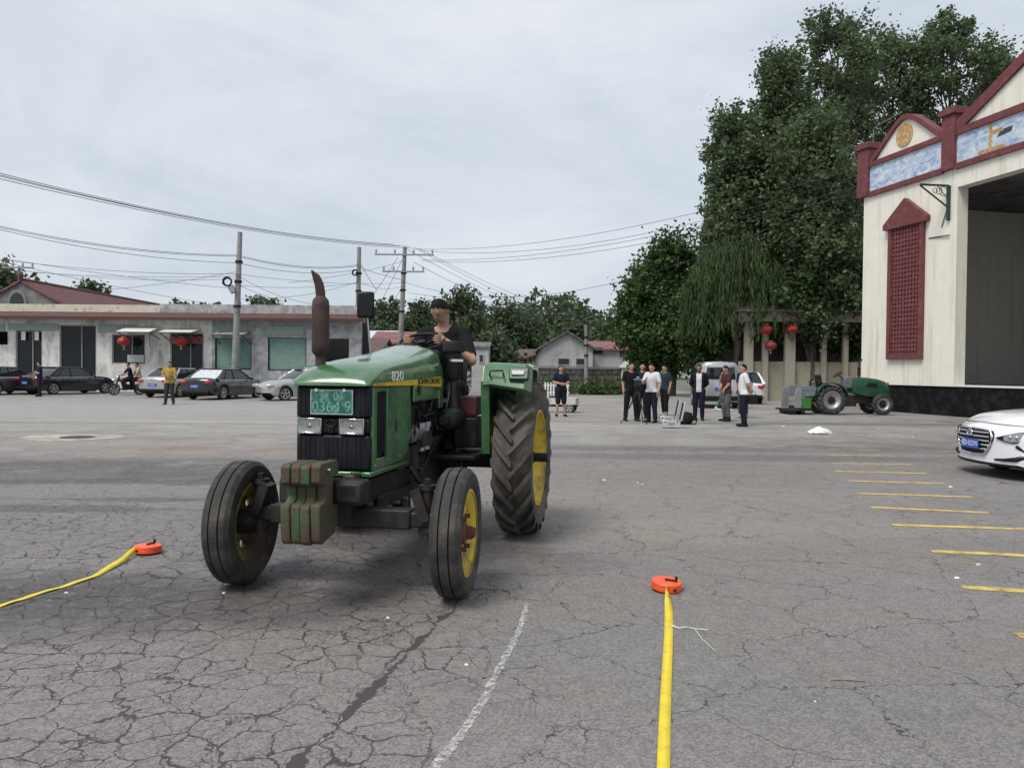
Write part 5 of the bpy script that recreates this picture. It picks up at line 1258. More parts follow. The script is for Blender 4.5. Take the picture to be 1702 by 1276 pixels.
# ================================================================== CARS
def carpaint(name, col, metal=.0, rough=.25):
    return pm(name, col, rough, metal, var=.05, scale=2, coat=.8, dirt=tuple(c*.8+.03 for c in col), damt=.12, dscale=2.5)
def car_wheel(parent, x, y, side, Rr=.32, wd=.2):
    wh = thing('wheel', None, None, (x, y, Rr)); wh.parent = parent; S = Matrix.Diagonal((1, side, 1, 1))
    h = [(Rr*.66, .4), (Rr*.7, .48), (Rr*.85, .5), (Rr*.97, .42), (Rr, .3), (Rr, 0)]; pr = [(r, -t*wd) for r, t in h]+[(r, t*wd) for r, t in reversed(h[:-1])]
    b = MB(); b.lathe(pr, 28, 'y', M=S, closed=True); b.build('tyre', M['rubber'], wh, smooth=40)
    b = MB(); b.lathe([(.001, .18*wd), (Rr*.2, .2*wd), (Rr*.22, .1*wd), (Rr*.6, .08*wd), (Rr*.63, .4*wd), (Rr*.67, .43*wd), (Rr*.68, .3*wd), (Rr*.66, -.4*wd), (.001, -.3*wd)], 24, 'y', M=S)
    wm = b.build('wheel_well_drum', M['black'], wh, smooth=35)
    b = MB(); b.lathe([(Rr*.6, .40*wd), (Rr*.66, .445*wd), (Rr*.685, .44*wd), (Rr*.68, .3*wd), (Rr*.61, .3*wd)], 24, 'y', M=S, closed=True)
    for k in range(5):
        a = k*1.2566+.3; c_, s_ = math.cos(a), math.sin(a)
        for off in (-.16, .16):
            b.rings([[(Rr*.12*math.cos(a)+q*-s_, t*wd, Rr*.12*math.sin(a)+q*c_) for q, t in ((-.02, .38), (.02, .38), (.02, .28), (-.02, .28))],
                     [(Rr*.64*math.cos(a+off)+q*-s_, t*wd, Rr*.64*math.sin(a+off)+q*c_) for q, t in ((-.016, .43), (.016, .43), (.016, .33), (-.016, .33))]], M=S)
    b.cyl((0, .3*wd, 0), (0, .42*wd, 0), Rr*.17, n=12, M=S); b.build('rim', M['rimalloy'], wh, smooth=35)
M['rimalloy'] = pm('alloy', (.6,.6,.61), .3, .9, var=.06)
M['taillight'] = pm('tail_red', (.35,.015,.015), .2, var=.15, coat=.5); M['plateblue'] = pm('plate_blue', (.03,.09,.42), .4, var=.08)
M['trimblack'] = pm('trim_black', (.008,.008,.008), .6, spec=.25)
def car(name, label, loc, heading, paint, Lc=4.6, W=1.78, H=1.46, cab=(.98, .22, -1.0, -1.78), zbelt=.92, plate='rear', ptext='', group=None, style='sedan', cat='car', shade=False, detail_front=False):
    """local +x = forward; cab = x of windscreen base (offset from front axle mid), roof front, roof rear, rear glass base as metres from centre"""
    t = thing(name, label, cat, loc, heading, group); t_ = pb(t); hw = W/2; xf, xr = Lc/2, -Lc/2
    wf, wr, Rw = xf-.88, xr+.95, .325
    x1, x2, x3, x4 = cab
    def top(x):     # hood / deck height at the centre line
        if x > x1: u = (x-x1)/(xf-x1); return zbelt+.07-(.10*u+.20*u**5.0)
        if x < x4: u = (x4-x)/(x4-xr); return zbelt+(.10 if style == 'sedan' else .08)-(.02*u+.05*u**6)
        return zbelt+.06
    def width(x):
        u = max(0, (x-(xf-.75))/.75); v = max(0, (xr+.55-x)/.55); return hw*(1-.05*u**2.2-.05*v**2.4)
    def shx(x, y, z):
        u = max(0, (x-(xf-1.1))/1.1); v = max(0, (xr+.7-x)/.7); q = (abs(y)/.9)**2.4
        return x-u*u*(.30*q+.10*max(0, (z-.62)/.3)**2)+v*v*(.15*q+.05*max(0, (.5-z)/.3)**2)
    sts = sorted(set([round(x, 3) for x in list(np.linspace(xr, xf, 34))+[wf+Rw*1.18*math.cos(a) for a in np.linspace(0, math.pi, 11)]+[wr+Rw*1.18*math.cos(a) for a in np.linspace(0, math.pi, 11)]+[xf-.02, xf-.06, xf-.12, xr+.02, xr+.06]]))
    rs = []
    for x in sts:
        zl = .20+(.06 if x < 0 or not detail_front else 0)*max(0, (abs(x)-xf+.7)/.7)
        for wx in (wf, wr):
            d = abs(x-wx)
            if d < Rw*1.18: zl = max(zl, Rw+math.sqrt(max(0, (Rw*1.18)**2-d*d))*.98)
        w_ = width(x); zt = top(x); e = max(0, (abs(x)-(xf-.12))/.12); zl += (.10 if x < 0 or not detail_front else .03)*e**2; zt -= .07*e**2; w_ *= 1-.07*e**2
        zs = min(max(.56, zl+.06), zt-.2); zsh = zt-.13
        k_ = min(1, max(0, (x-(xf-1.3))/.8)) if detail_front else 0; zsh += .055*k_
        half = [(w_*.965, zl), (w_*.99, (zl+zs)/2), (w_, zs), (w_*.985, (zs+zsh)/2), (w_*(.955+.03*k_), zsh), (w_*(.9+.05*k_), zsh+.06-.02*k_), (w_*.72, zt-.012), (w_*.35, zt+.012), (0, zt+.018)]
        rs.append([(shx(x, y, z), y, z) for y, z in half]+[(shx(x, y, z), -y, z) for y, z in reversed(half[:-1])])
        if x == sts[0] or x == sts[-1]: ends = [] if x == sts[0] else ends; ends.append((x, half))
    b = MB(); b.rings(rs, close=False)
    for x, half in ends:
        V = [(shx(x, k*y, z), k*y, z) for y, z in half for k in np.linspace(-1, 1, 13)]; b.add(V, [(j*13+i, j*13+i+1, (j+1)*13+i+1, (j+1)*13+i) for j in range(len(half)-1) for i in range(12)])
    body = b.build('body', paint, t)
    bm = bmesh.new(); bm.from_mesh(body.data); bmesh.ops.remove_doubles(bm, verts=bm.verts, dist=.001); bmesh.ops.recalc_face_normals(bm, faces=bm.faces); bm.to_mesh(body.data); bm.free()
    body.data.shade_smooth(); body.data.set_sharp_from_angle(angle=R(42))
    b = MB(); b.bb((xr+.12, -hw+.28, .2), (xf-.45, hw-.28, .78)); b.bb((wr+.45, -hw+.06, .18), (wf-.45, hw-.06, .3)); b.build('underbody', M['trimblack'], t)
    for x in (wf, wr):
        for s in (-1, 1): car_wheel(t, x, s*(hw-.115), s)
    # cabin
    wb, wt = hw*.9, hw*.68; zb_, zr = zbelt-.02, H
    def side(u, v, s=1, off=0):   # u along length 0..1 between pillars, v up 0..1
        xb = x4+(x1-x4)*u; xt = x3+(x2-x3)*u; return (xb+(xt-xb)*v, s*(wb+(wt-wb)*v+off+.025*math.sin(math.pi*v)), zb_+(zr-.05-zb_)*v)
    b = MB()
    for s in (-1, 1):
        V = [side(u, v, s) for v in np.linspace(0, 1, 5) for u in np.linspace(0, 1, 9)]; b.add(V, [(j*9+i, j*9+i+1, (j+1)*9+i+1, (j+1)*9+i) for j in range(4) for i in range(8)])
    b.build('side_glass', M['dkglass'], t, smooth=60)
    for nm, xa, xb_ in (('windscreen', x1, x2), ('rear_glass', x4, x3)):
        b = MB(); V = []
        for v in np.linspace(0, 1, 5):
            for u in np.linspace(-1, 1, 9):
                bow = (1-u*u)*.07*(1 if xa == x1 else -1); V.append((xa+(xb_-xa)*v+bow*(1-.4*v), u*(wb+(wt-wb)*v), zb_+(zr-.05-zb_)*v+.03*math.sin(math.pi*v)))
        b.add(V, [(j*9+i, j*9+i+1, (j+1)*9+i+1, (j+1)*9+i) for j in range(4) for i in range(8)])
        gl = b.build(nm, M['dkglass'] if not (shade and nm == 'rear_glass') else M['sunshade'], t, smooth=60)
    b = MB(); V = []
    nx_, ny_ = 11, 9
    for i in range(nx_):
        u = i/(nx_-1); x = x3-.04+(x2-x3+.08)*u
        for j in range(ny_):
            v = -1+2*j/(ny_-1); V.append((x+.06*(1-v*v)*(2*u-1), v*wt*1.03, zr-.055+.06*(1-v**4)*(.55+.45*math.sin(math.pi*min(1, max(0, u))))))
    b.add(V, [(i*ny_+j, (i+1)*ny_+j, (i+1)*ny_+j+1, i*ny_+j+1) for i in range(nx_-1) for j in range(ny_-1)])
    b.add([(p[0], p[1], p[2]-.03) for p in V], [(i*ny_+j, i*ny_+j+1, (i+1)*ny_+j+1, (i+1)*ny_+j) for i in range(nx_-1) for j in range(ny_-1)])
    b.build('roof', paint, t, smooth=50, recalc=False)
    for s in (-1, 1):
        b = MB(); b.tube([side(1, v, s, .003) for v in np.linspace(-.02, 1.02, 6)], [.05, .042, .038, .036, .036, .04], 6); b.tube([side(0, v, s, .003) for v in np.linspace(-.02, 1.02, 6)], [.12, .085, .065, .055, .05, .05], 6)
        b.tube([side(u, 1.0, s, .004) for u in np.linspace(0, 1, 8)], .035, 6); b.build('window_frame', paint, t, smooth=60)
        b = MB(); b.tube([side(.47, v, s, .004) for v in np.linspace(0, 1, 4)], .028, 5); b.tube([side(.18, v, s, .004) for v in np.linspace(0, 1, 4)], .02, 5); b.build('door_pillar', M['trimblack'], t)
        b = MB(); b.tube([side(u, -.01, s, .012) for u in np.linspace(0, 1, 8)], .012, 5); b.build('window_trim', M['chrome'], t)
        b = MB(); b.ball((x1-.22, s*(hw+.07), zbelt+.06), (.09, .1, .07)); b.build('door_mirror', paint, t, smooth=60)
        for xd in (x1-.75, x1-1.7):
            b = MB(); b.box((xd, s*(hw*.985), zbelt-.14), (.18, .03, .03)); b.build('door_handle', paint, t, bevel=.008)
        for xd in (x1-.05, x1-1.02, x1-1.98):
            b = MB(); b.box((xd, s*(hw*.992), .58), (.008, .012, .5)); b.build('door_seam', M['trimblack'], t)
    # lamps, bumpers, plates
    wfr = width(xr+.03)
    for s in (-1, 1):
        b = MB(); b.box((xr+.10, s*wfr*.74, zbelt-.10), (.22, wfr*.42, .14), (0, 0, s*.32)); b.build('tail_light', M['taillight'], t, bevel=.03)
        if not detail_front: b = MB(); b.box((xf-.24, s*width(xf-.1)*.80, .70), (.34, .3, .13), (0, .1, -s*.5)); b.build('headlight', M['reflector'], t, bevel=.03)
    b = MB(); b.box((xr+.04, 0, .36), (.12, wfr*1.7, .14)); b.build('rear_bumper', M['trimblack'], t, bevel=.03)
    px_ = xr-.012
    b = MB(); b.box((px_, 0, .62 if style != 'suv' else .7), (.02, .44, .14)); p_ = b.build('number_plate', M['plateblue'], t, bevel=.004)
    if ptext: text_obj('plate_lettering', ptext, .12, M['white'], t, frame((px_-.012, 0, .62), (0, -1, 0), (0, 0, 1)), .001, .8)
    return t
M['sunshade'] = pm('silver_sunshade', (.62,.64,.66), .35, .3, var=.3, scale=9)
def place(px, py): p = G(px, py); p.z = 0; return p
gray = carpaint('grey_green_paint', (.09,.10,.098), .4); blk = carpaint('black_car_paint', (.008,.008,.011)); silv = carpaint('silver_paint', (.45,.46,.47), .6); whp = carpaint('white_car_paint', (.76,.77,.79)); dgr = carpaint('charcoal_paint', (.02,.021,.023), .2)
CG = 'cars parked before the shops'
def hd(dx, dy): return math.atan2(dy, dx)
def carY(px, Y): p = AT(px, 640, Y); return Vector((p.x, Y, 0))
car('parked_car', 'grey green sedan seen from behind at the left edge', carY(4, 40.2), hd(.11, .99), gray, plate='rear', ptext='A·6K18', group=CG)
car('parked_car', 'long black sedan with bright window trim before the white shop doors', carY(114, 41.6), hd(.40, .92), blk, 4.85, 1.84, 1.47, plate='rear', ptext='D·K215', group=CG)
car('parked_car', 'silver sedan seen from behind beside the person in yellow', carY(300, 39.4), hd(.17, .985), silv, plate='rear', ptext='D·3J62', group=CG)
car('parked_car', 'charcoal sedan with silver sunshade in its rear window', carY(374, 37.2), hd(.24, .97), dgr, plate='rear', ptext='D·9A07', group=CG, shade=True)
car('parked_car', 'white and silver car half hidden behind the tractor hood', carY(506, 36.6), hd(-.72, -.69), silv, group=CG)
# ---- white saloon at the right edge, detailed nose
wc = G(1601, 757); WLc = 4.57; WY = 11.35
WC = car('white_saloon', 'white saloon with dark chrome barred grille nosing in at the right edge', (AT(1594, 740, WY).x+WLc/2+.25, WY, 0), R(180-2), whp, WLc, 1.8, 1.44, detail_front=True)
wcb = pb(WC); XF = WLc/2
def nose(y, z):   # x of the nose skin
    a = abs(y)/.9; return XF+.012-.30*a**2.4-.10*max(0, (z-.62)/.3)**2-.0*z
def nose2(y, z): return nose(y, z)-1.5*max(0, abs(y)-.755)
def colpatch(b, cols, off=.012, th=.04, nz=6):
    """sheet that follows the nose skin; cols = (y, z low, z high)"""
    g = [[(y, zl+(zh-zl)*k/(nz-1)) for k in range(nz)] for y, zl, zh in cols]; n = len(cols)
    V = [(nose2(y, z)+off, y, z) for c in g for y, z in c]+[(nose2(y, z)+off-th, y, z) for c in g for y, z in c]; o = n*nz
    F = [(i*nz+k, (i+1)*nz+k, (i+1)*nz+k+1, i*nz+k+1) for i in range(n-1) for k in range(nz-1)]
    F += [tuple(o+q for q in reversed(f)) for f in F]
    rim = [i*nz for i in range(n)]+[(n-1)*nz+k for k in range(1, nz)]+[i*nz+nz-1 for i in range(n-2, -1, -1)]+[k for k in range(nz-2, 0, -1)]
    F += [(rim[i], rim[(i+1) % len(rim)], o+rim[(i+1) % len(rim)], o+rim[i]) for i in range(len(rim))]
    b.add(V, F)
def lerpcols(pts, n=14):
    out = []
    for i in range(n):
        y = pts[0][0]+(pts[-1][0]-pts[0][0])*i/(n-1)
        for p, q in zip(pts, pts[1:]):
            if (p[0]-y)*(q[0]-y) <= 1e-9: t = (y-p[0])/(q[0]-p[0]); out.append((y, p[1]+(q[1]-p[1])*t, p[2]+(q[2]-p[2])*t)); break
    return out
@wcb('grille_surround', M['chrome'], bevel=.008)
def _(b):
    for s in (-1, 1):
        pts = [(0, .705), (s*.27, .70), (s*.40, .685), (s*.44, .60), (s*.41, .50), (s*.30, .34), (0, .325)]
        b.tube([(nose(y, z)+.016, y, z) for y, z in pts], .016, 6)
@wcb('grille_mesh', M['trimblack'])
def _(b): colpatch(b, lerpcols([(-.44, .59, .61), (-.40, .49, .685), (-.28, .335, .70), (0, .325, .705), (.28, .335, .70), (.40, .49, .685), (.44, .59, .61)], 22), .012)
for k, z in enumerate((.655, .595, .535, .475, .415)):
    @wcb('grille_bar', M['chrome'], smooth=50)
    def _(b):
        wz = .40 if z > .5 else .40-(.5-z)*.75; b.tube([(nose(y, z)+.022, y, z) for y in np.linspace(-wz, wz, 11)], .011, 6)
@wcb('emblem', M['chrome'], smooth=60)
def _(b): b.tube([(nose(0, .64)+.035, .07*math.cos(a), .64+.042*math.sin(a)) for a in [2*math.pi*i/20 for i in range(21)]], .008, 6); b.tube([(nose(0,.64)+.035, -.03, .61), (nose(0,.64)+.035, -.022, .67)], .007, 5); b.tube([(nose(0,.64)+.035, .03, .67), (nose(0,.64)+.035, .022, .61)], .007, 5); b.tube([(nose(0,.64)+.035, -.026, .635), (nose(0,.64)+.035, .026, .645)], .006, 5)
@wcb('front_plate', M['plateblue'], bevel=.004)
def _(b): b.box((XF+.045, 0, .475), (.015, .44, .14))
text_obj('plate_lettering', '冀D·0227N', .105, M['white'], WC, frame((XF+.053, 0, .475), (0, 1, 0), (0, 0, 1)), .001, .82)
for s in (-1, 1):
    hp = [(s*.49, .585, .600), (s*.60, .55, .635), (s*.70, .535, .665), (s*.77, .545, .69), (s*.85, .57, .72), (s*.88, .62, .725)]
    hl = thing('headlight', None, None); hl.parent = WC
    @wcb('lamp_housing', M['trimblack'], par=hl)
    def _(b): colpatch(b, lerpcols(hp), .008)
    @wcb('lamp_lens', M.setdefault('lampglass', glassmat('smoky_lamp', (.30,.32,.34), .04)), par=hl, smooth=60)
    def _(b): colpatch(b, lerpcols([(y*.985+s*.012, zl+.014, zh-.01) for y, zl, zh in hp[1:]]), .014)
    for yy, rr in ((.68, .03), (.755, .026)):
        @wcb('lamp_projector', M['chrome'], smooth=50, par=hl)
        def _(b): b.ball((nose2(yy, .62)+.012, s*yy, .62), (.02, rr, rr))
    @wcb('fog_recess', M['trimblack'])
    def _(b):
        pts = [(s*.46, .285), (s*.60, .29), (s*.74, .31), (s*.81, .36), (s*.79, .43), (s*.74, .50)]
        b.tube([(nose2(y, z)-.004, y, z) for y, z in pts], [.012, .022, .034, .045, .036, .02], 8)
    @wcb('fog_lamp', M['chrome'], smooth=50)
    def _(b): b.ball((nose2(.79, .37)+.025, s*.795, .365), (.02, .028, .028))
@wcb('bonnet_seam', M['trimblack'], smooth=60)
def _(b): b.tube([(nose(y, .80)-.10, y, .795-.03*abs(y)) for y in np.linspace(-.74, .74, 15)], .005, 5)
@wcb('front_lip', M['trimblack'], smooth=50)
def _(b): b.tube([(nose2(y, .3)-.03, y, .205+.01*abs(y)) for y in np.linspace(-.8, .8, 15)], .022, 6)
# ---- silver van and car behind the crew
def van(name, label, loc, heading, paint):
    t = thing(name, label, 'van', loc, heading); v = pb(t)
    def ring(x, w_, zt, wt): h = [(w_*.97, .28), (w_, .6), (w_, 1.05), (wt+.02, zt-.12), (wt*.85, zt), (0, zt+.03)]; return [(x, y, z) for y, z in h]+[(x, -y, z) for y, z in reversed(h[:-1])]
    @v('body', paint, smooth=45)
    def _(b): b.rings([ring(*q) for q in ((-1.95, .74, 1.80, .62), (-1.9, .79, 1.86, .66), (-1.6, .81, 1.90, .68), (.9, .81, 1.90, .68), (1.35, .81, 1.80, .66))]); b.rings([ring(*q) for q in ((1.351, .81, 1.2, .75), (1.7, .79, 1.02, .72), (1.9, .74, .98, .66), (1.95, .7, .8, .6))])
    @v('rear_window', M['dkglass'])
    def _(b): b.add([(-1.985, -.6, 1.2), (-1.985, .6, 1.2), (-1.985, .53, 1.68), (-1.985, -.53, 1.68)], [(0, 1, 2, 3)]); b.add([(-1.90, -.6, 1.2), (-1.90, .6, 1.2), (-1.87, .53, 1.68), (-1.87, -.53, 1.68)], [(3, 2, 1, 0)])
    for s in (-1, 1):
        @v('side_window', M['dkglass'])
        def _(b):
            for a, c in ((-1.7, -.85), (-.75, .15), (.25, 1.1)): b.rings([[(a, s*.83, 1.12), (c, s*.83, 1.12), (c-.03, s*.735, 1.66), (a+.03, s*.735, 1.66)], [(a, s*.79, 1.12), (c, s*.79, 1.12), (c-.03, s*.69, 1.66), (a+.03, s*.69, 1.66)]])
        @v('tail_light', M['taillight'], bevel=.02)
        def _(b): b.box((-1.93, s*.69, .98), (.1, .12, .3))
        for x in (-1.2, 1.2): car_wheel(t, x, s*.7, s, .3, .18)
    @v('windscreen', M['dkglass'])
    def _(b): b.add([(1.375, -.68, 1.22), (1.375, .68, 1.22), (1.375, .6, 1.74), (1.375, -.6, 1.74)], [(0, 1, 2, 3)])
    @v('bumper', M['trimblack'], bevel=.03)
    def _(b): b.box((-1.97, 0, .42), (.12, 1.5, .2)); b.box((1.95, 0, .42), (.12, 1.4, .2))
    @v('number_plate', M['plateblue'])
    def _(b): b.box((-1.985, 0, .8), (.02, .44, .14))
    return t
van('parked_van', 'silver minivan seen from behind beyond the standing crew', carY(1186, 33), hd(.12, 1), silv)
car('parked_car', 'white hatchback just right of the silver minivan', carY(1229, 37.5), hd(.1, 1), whp, 4.0, 1.68, 1.5, (.85, .15, -1.4, -1.88), style='hatch')
# ---- pale blue three-wheeler behind the man in shorts
TW_ = thing('three_wheeler', 'pale blue three-wheeled cargo bike behind the man in shorts', 'three-wheeler', carY(934, 27.4), hd(-.97, .25)); TW_.scale = (.7, .7, .7); tw = pb(TW_)
lb = pm('light_blue_paint', (.25,.5,.62), .45, var=.1)
@tw('cargo_bed', pm('bed_grey', (.5,.5,.48), .6, var=.15), bevel=.01)
def _(b): b.bb((-.8, -.5, .42), (.5, .5, .5)); b.bb((-.8, -.5, .5), (.5, -.46, .75)); b.bb((-.8, .46, .5), (.5, .5, .75)); b.bb((-.8, -.46, .5), (-.76, .46, .75))
@tw('front_fairing', lb, bevel=.03)
def _(b): b.prism([(.6, .35), (.72, .35), (1.0, .6), (1.08, 1.0), (1.0, 1.05), (.88, .66)], -.3, .3, 'xz')
@tw('frame', M['black'], bevel=.01)
def _(b): b.bb((-.8, -.3, .3), (1.0, -.24, .38)); b.bb((-.8, .24, .3), (1.0, .3, .38)); b.box((.35, 0, .6), (.45, .35, .25)); b.cyl((1.05, 0, .3), (.9, 0, 1.12), .03, n=8)
@tw('saddle', M['blackplastic'], bevel=.04)
def _(b): b.box((.38, 0, .78), (.5, .34, .12))
@tw('handlebar', M['black'], smooth=60)
def _(b): b.tube([(.75, -.36, 1.08), (.88, -.2, 1.12), (.9, 0, 1.12), (.88, .2, 1.12), (.75, .36, 1.08)], .015, 6)
for x, y, s in ((-.45, -.42, -1), (-.45, .42, 1), (1.05, 0, 1)): car_wheel(TW_, x, y, s, .26, .11)
# ---- motorcycle at left with two riders
MC = thing('motorcycle', 'dark motorcycle with round mirrors carrying two men before the white shop', 'motorcycle', carY(211, 40.5), hd(-.75, -.66)); mcb = pb(MC)
for x in (-.62, .62): car_wheel(MC, x, 0, 1, .29, .1)
@mcb('frame', M['black'], smooth=60)
def _(b): b.tube([(-.62, .07, .29), (-.1, .1, .45), (.3, .05, .8)], .025, 6); b.tube([(-.62, -.07, .29), (-.1, -.1, .45), (.3, -.05, .8)], .025, 6); b.cyl((.62, .08, .29), (.36, .08, .98), .025, n=8); b.cyl((.62, -.08, .29), (.36, -.08, .98), .025, n=8); b.box((.0, 0, .42), (.4, .24, .3))
@mcb('fuel_tank', pm('motorcycle_red', (.16,.02,.022), .3, coat=.5), smooth=60)
def _(b): b.ball((.14, 0, .78), (.3, .16, .13))
@mcb('seat', M['blackplastic'], bevel=.05)
def _(b): b.box((-.4, 0, .76), (.75, .26, .12))
@mcb('handlebar', M['chrome'], smooth=60)
def _(b): b.tube([(.2, -.36, 1.02), (.36, -.2, 1.06), (.38, 0, 1.0), (.36, .2, 1.06), (.2, .36, 1.02)], .014, 6)
@mcb('headlight', M['reflector'], smooth=60)
def _(b): b.ball((.46, 0, .92), (.08, .1, .1))
for s in (-1, 1):
    @mcb('rear_view_mirror', M['chrome'], smooth=60)
    def _(b): b.cyl((.34, s*.26, 1.05), (.32, s*.32, 1.2), .008, n=5); b.ball((.32, s*.33, 1.24), (.025, .07, .05))
@mcb('mudguard', M['black'], smooth=60)
def _(b):
    for x in (-.62, .62): b.tube([(x+.33*math.cos(a), 0, .29+.33*math.sin(a)) for a in np.linspace(.4, 2.6, 9)], .02, 6, flat=3)
# ================================================================== PEOPLE
skinm = pm('skin', (.40,.235,.16), .6, var=.12, scale=8); skinp = pm('skin_tanned', (.27,.14,.09), .6, var=.12, scale=8)
hairm = pm('black_hair', (.006,.006,.006), .7, var=.4, scale=40, spec=.15); eyem = pm('eye_dark', (.015,.012,.011), .3); lipm = pm('lip', (.2,.07,.06), .5)
_cl = {}
def cloth(c, pat=None):
    k = (c, pat)
    if k not in _cl: _cl[k] = pm('cloth_%d' % len(_cl), c, .9, var=.22, scale=5, bump=.5, bscale=14, spec=.15, dirt=tuple(x*.6 for x in c) if not pat else pat, damt=.3 if not pat else .5, dscale=5 if not pat else 9)
    return _cl[k]
def seg_dist(Pn, a, b):
    a = np.array(a); b = np.array(b); d = b-a; t = np.clip(((Pn-a) @ d)/max(1e-9, d @ d), 0, 1); return np.linalg.norm(Pn-(a+t[:, None]*d), axis=1), t
STAND = dict(pelvis=(0,0,.93), chest=(.01,0,1.28), neck=(-.005,0,1.45), head=(.025,0,1.595), hipL=(0,.09,.90), kneeL=(.025,.10,.49), ankleL=(-.015,.11,.085), hipR=(0,-.09,.90), kneeR=(.025,-.10,.49), ankleR=(-.015,-.11,.085),
  shL=(0,.175,1.40), elL=(-.03,.235,1.12), wrL=(.03,.24,.88), shR=(0,-.175,1.40), elR=(-.03,-.235,1.12), wrR=(.03,-.24,.88), face=(1,0,-.05), footL=(1,.15,0), footR=(1,-.15,0), hdL=(.1,0,-1), hdR=(.1,0,-1))
def person(label, loc, heading, pose={}, shirt=(.02,.02,.022), trousers=(.02,.02,.025), shoes=(.02,.02,.02), hair=True, long_sleeve=False, shorts=False, hem=.86, belly=0, sc=1.0, skin=None, group=None, spat=None, tpat=None, curl=.5, inner=None, voxel=.0125):
    J = {k: Vector(v) for k, v in {**STAND, **pose}.items()}; skin = skin or skinm
    t = thing('person', label, 'person', loc, heading, group); t.scale = (sc, sc, sc)
    b = MB()
    def cap(a, c, r0, r1): b.cyl(a, c, r0, r1, 14); b.ball(a, r0*.995, 14, 9); b.ball(c, r1*.995, 14, 9)
    hipd = (J['hipL']-J['hipR']).normalized(); shd = (J['shL']-J['shR']).normalized(); pv, ch, nk = J['pelvis'], J['chest'], J['neck']
    def ring(c, lat, up, ry, rx): f = lat.cross(up).normalized(); return [c+lat*math.cos(a)*ry+f*math.sin(a)*rx for a in [2*math.pi*i/18 for i in range(18)]]
    up1 = (ch-pv).normalized(); up2 = (nk-ch).normalized()
    st = [(pv-up1*.10, hipd, up1, .10, .08), (pv-up1*.05, hipd, up1, .155, .108), (pv+up1*.02, hipd, up1, .165, .115+belly*.5), (pv.lerp(ch, .35), hipd, up1, .15, .108+belly), (pv.lerp(ch, .7), shd, up1, .16, .115+belly*.5), (ch, shd, up1, .172, .12),
          (ch.lerp(nk, .5), shd, up2, .178, .105), (ch.lerp(nk, .8), shd, up2, .14, .085), (nk, shd, up2, .07, .062)]
    b.rings([ring(*q) for q in st])
    hdv = J['head']; f = J['face'].normalized(); l = Vector((0, 0, 1)).cross(f).normalized(); u = f.cross(l).normalized()
    cap(nk-up2*.03, hdv-u*.06-f*.015, .056, .052)
    HM = Matrix((( f.x, l.x, u.x, hdv.x), (f.y, l.y, u.y, hdv.y), (f.z, l.z, u.z, hdv.z), (0, 0, 0, 1)))
    b.ball((0, 0, .015), (.094, .077, .10), 18, 12, HM); b.ball((.022, 0, -.05), (.066, .058, .066), 16, 10, HM); b.ball((.05, 0, -.088), (.028, .03, .024), 10, 8, HM)
    b.rings([[(.08, .008, .022), (.08, -.008, .022), (.078, -.008, .012), (.078, .008, .012)], [(.108, .015, -.022), (.108, -.015, -.022), (.075, -.018, -.034), (.075, .018, -.034)]], M=HM)
    for s in (-1, 1): b.ball((-.008, s*.083, -.002), (.022, .015, .036), 10, 8, HM); b.ball((.07, s*.034, .028), (.02, .024, .01), 8, 6, HM)
    loose = 1.14 if not shorts else 1.2
    for S in 'LR':
        cap(J['hip'+S], J['knee'+S], .092*loose, .064*loose*1.02)
        r2 = (.060*loose, .055) if not shorts else (.058, .042); cap(J['knee'+S], J['ankle'+S]+Vector((0,0,.02)), r2[0], r2[1])
        fd = J['foot'+S].normalized(); a = J['ankle'+S]; gz = a.z-.045
        h0 = Vector((a.x, a.y, gz))-fd*.04; t0 = Vector((a.x, a.y, gz-.01))+fd*.15
        cap(h0, t0, .043, .036); b.ball(t0+fd*.015, (.045, .045, .03), 10, 8); cap(a, h0+fd*.06, .05, .04)
        cap(J['sh'+S], J['el'+S], .06, .05 if not long_sleeve else .055); cap(J['el'+S], J['wr'+S], .044 if not long_sleeve else .052, .031 if not long_sleeve else .042)
        cap(J['neck'].lerp(J['sh'+S], .35)-Vector((0,0,.02)), J['sh'+S], .055, .06)
    tmp = b.build('tmp_body', skin); rm = tmp.modifiers.new('r', 'REMESH'); rm.mode = 'VOXEL'; rm.voxel_size = voxel; sm = tmp.modifiers.new('s', 'SMOOTH'); sm.factor = .5; sm.iterations = 4
    bpy.context.view_layer.update(); me = bpy.data.meshes.new_from_object(tmp.evaluated_get(bpy.context.evaluated_depsgraph_get())); bpy.data.objects.remove(tmp)
    n = len(me.vertices); V = np.empty(n*3, 'f'); me.vertices.foreach_get('co', V); V = V.reshape(-1, 3); NV = np.empty(n*3, 'f'); me.vertices.foreach_get('normal', NV); NV = NV.reshape(-1, 3)
    F = [tuple(p.vertices) for p in me.polygons]; FC = np.array([V[list(q)].mean(0) for q in F])
    # classify
    D = []; names = []
    def addseg(nm, a, c, r): d, tt = seg_dist(FC, a, c); D.append(d-r); names.append((nm, tt))
    addseg('head', hdv-u*.09, hdv+u*.06, .075); addseg('neck', nk, hdv-u*.09, .05); addseg('torso', pv, ch, .125); addseg('torso2', ch, nk-up2*.04, .12)
    for S in 'LR':
        addseg('thigh', J['hip'+S], J['knee'+S], .085); addseg('calf', J['knee'+S], J['ankle'+S]+Vector((0,0,.04)), .055); addseg('foot', J['ankle'+S]-Vector((0,0,.035)), J['ankle'+S]+J['foot'+S].normalized()*.16-Vector((0,0,.05)), .042)
        addseg('uarm', J['sh'+S], J['el'+S], .056); addseg('farm', J['el'+S], J['wr'+S], .042)
    A_ = np.argmin(np.stack(D), 0); T = np.stack([x[1] for x in names])[A_, np.arange(len(FC))]; NM = np.array([x[0] for x in names])[A_]
    hemz = np.array(pv)+(np.array(ch)-np.array(pv))*((hem-.93)/.35); upn = np.array(up1)
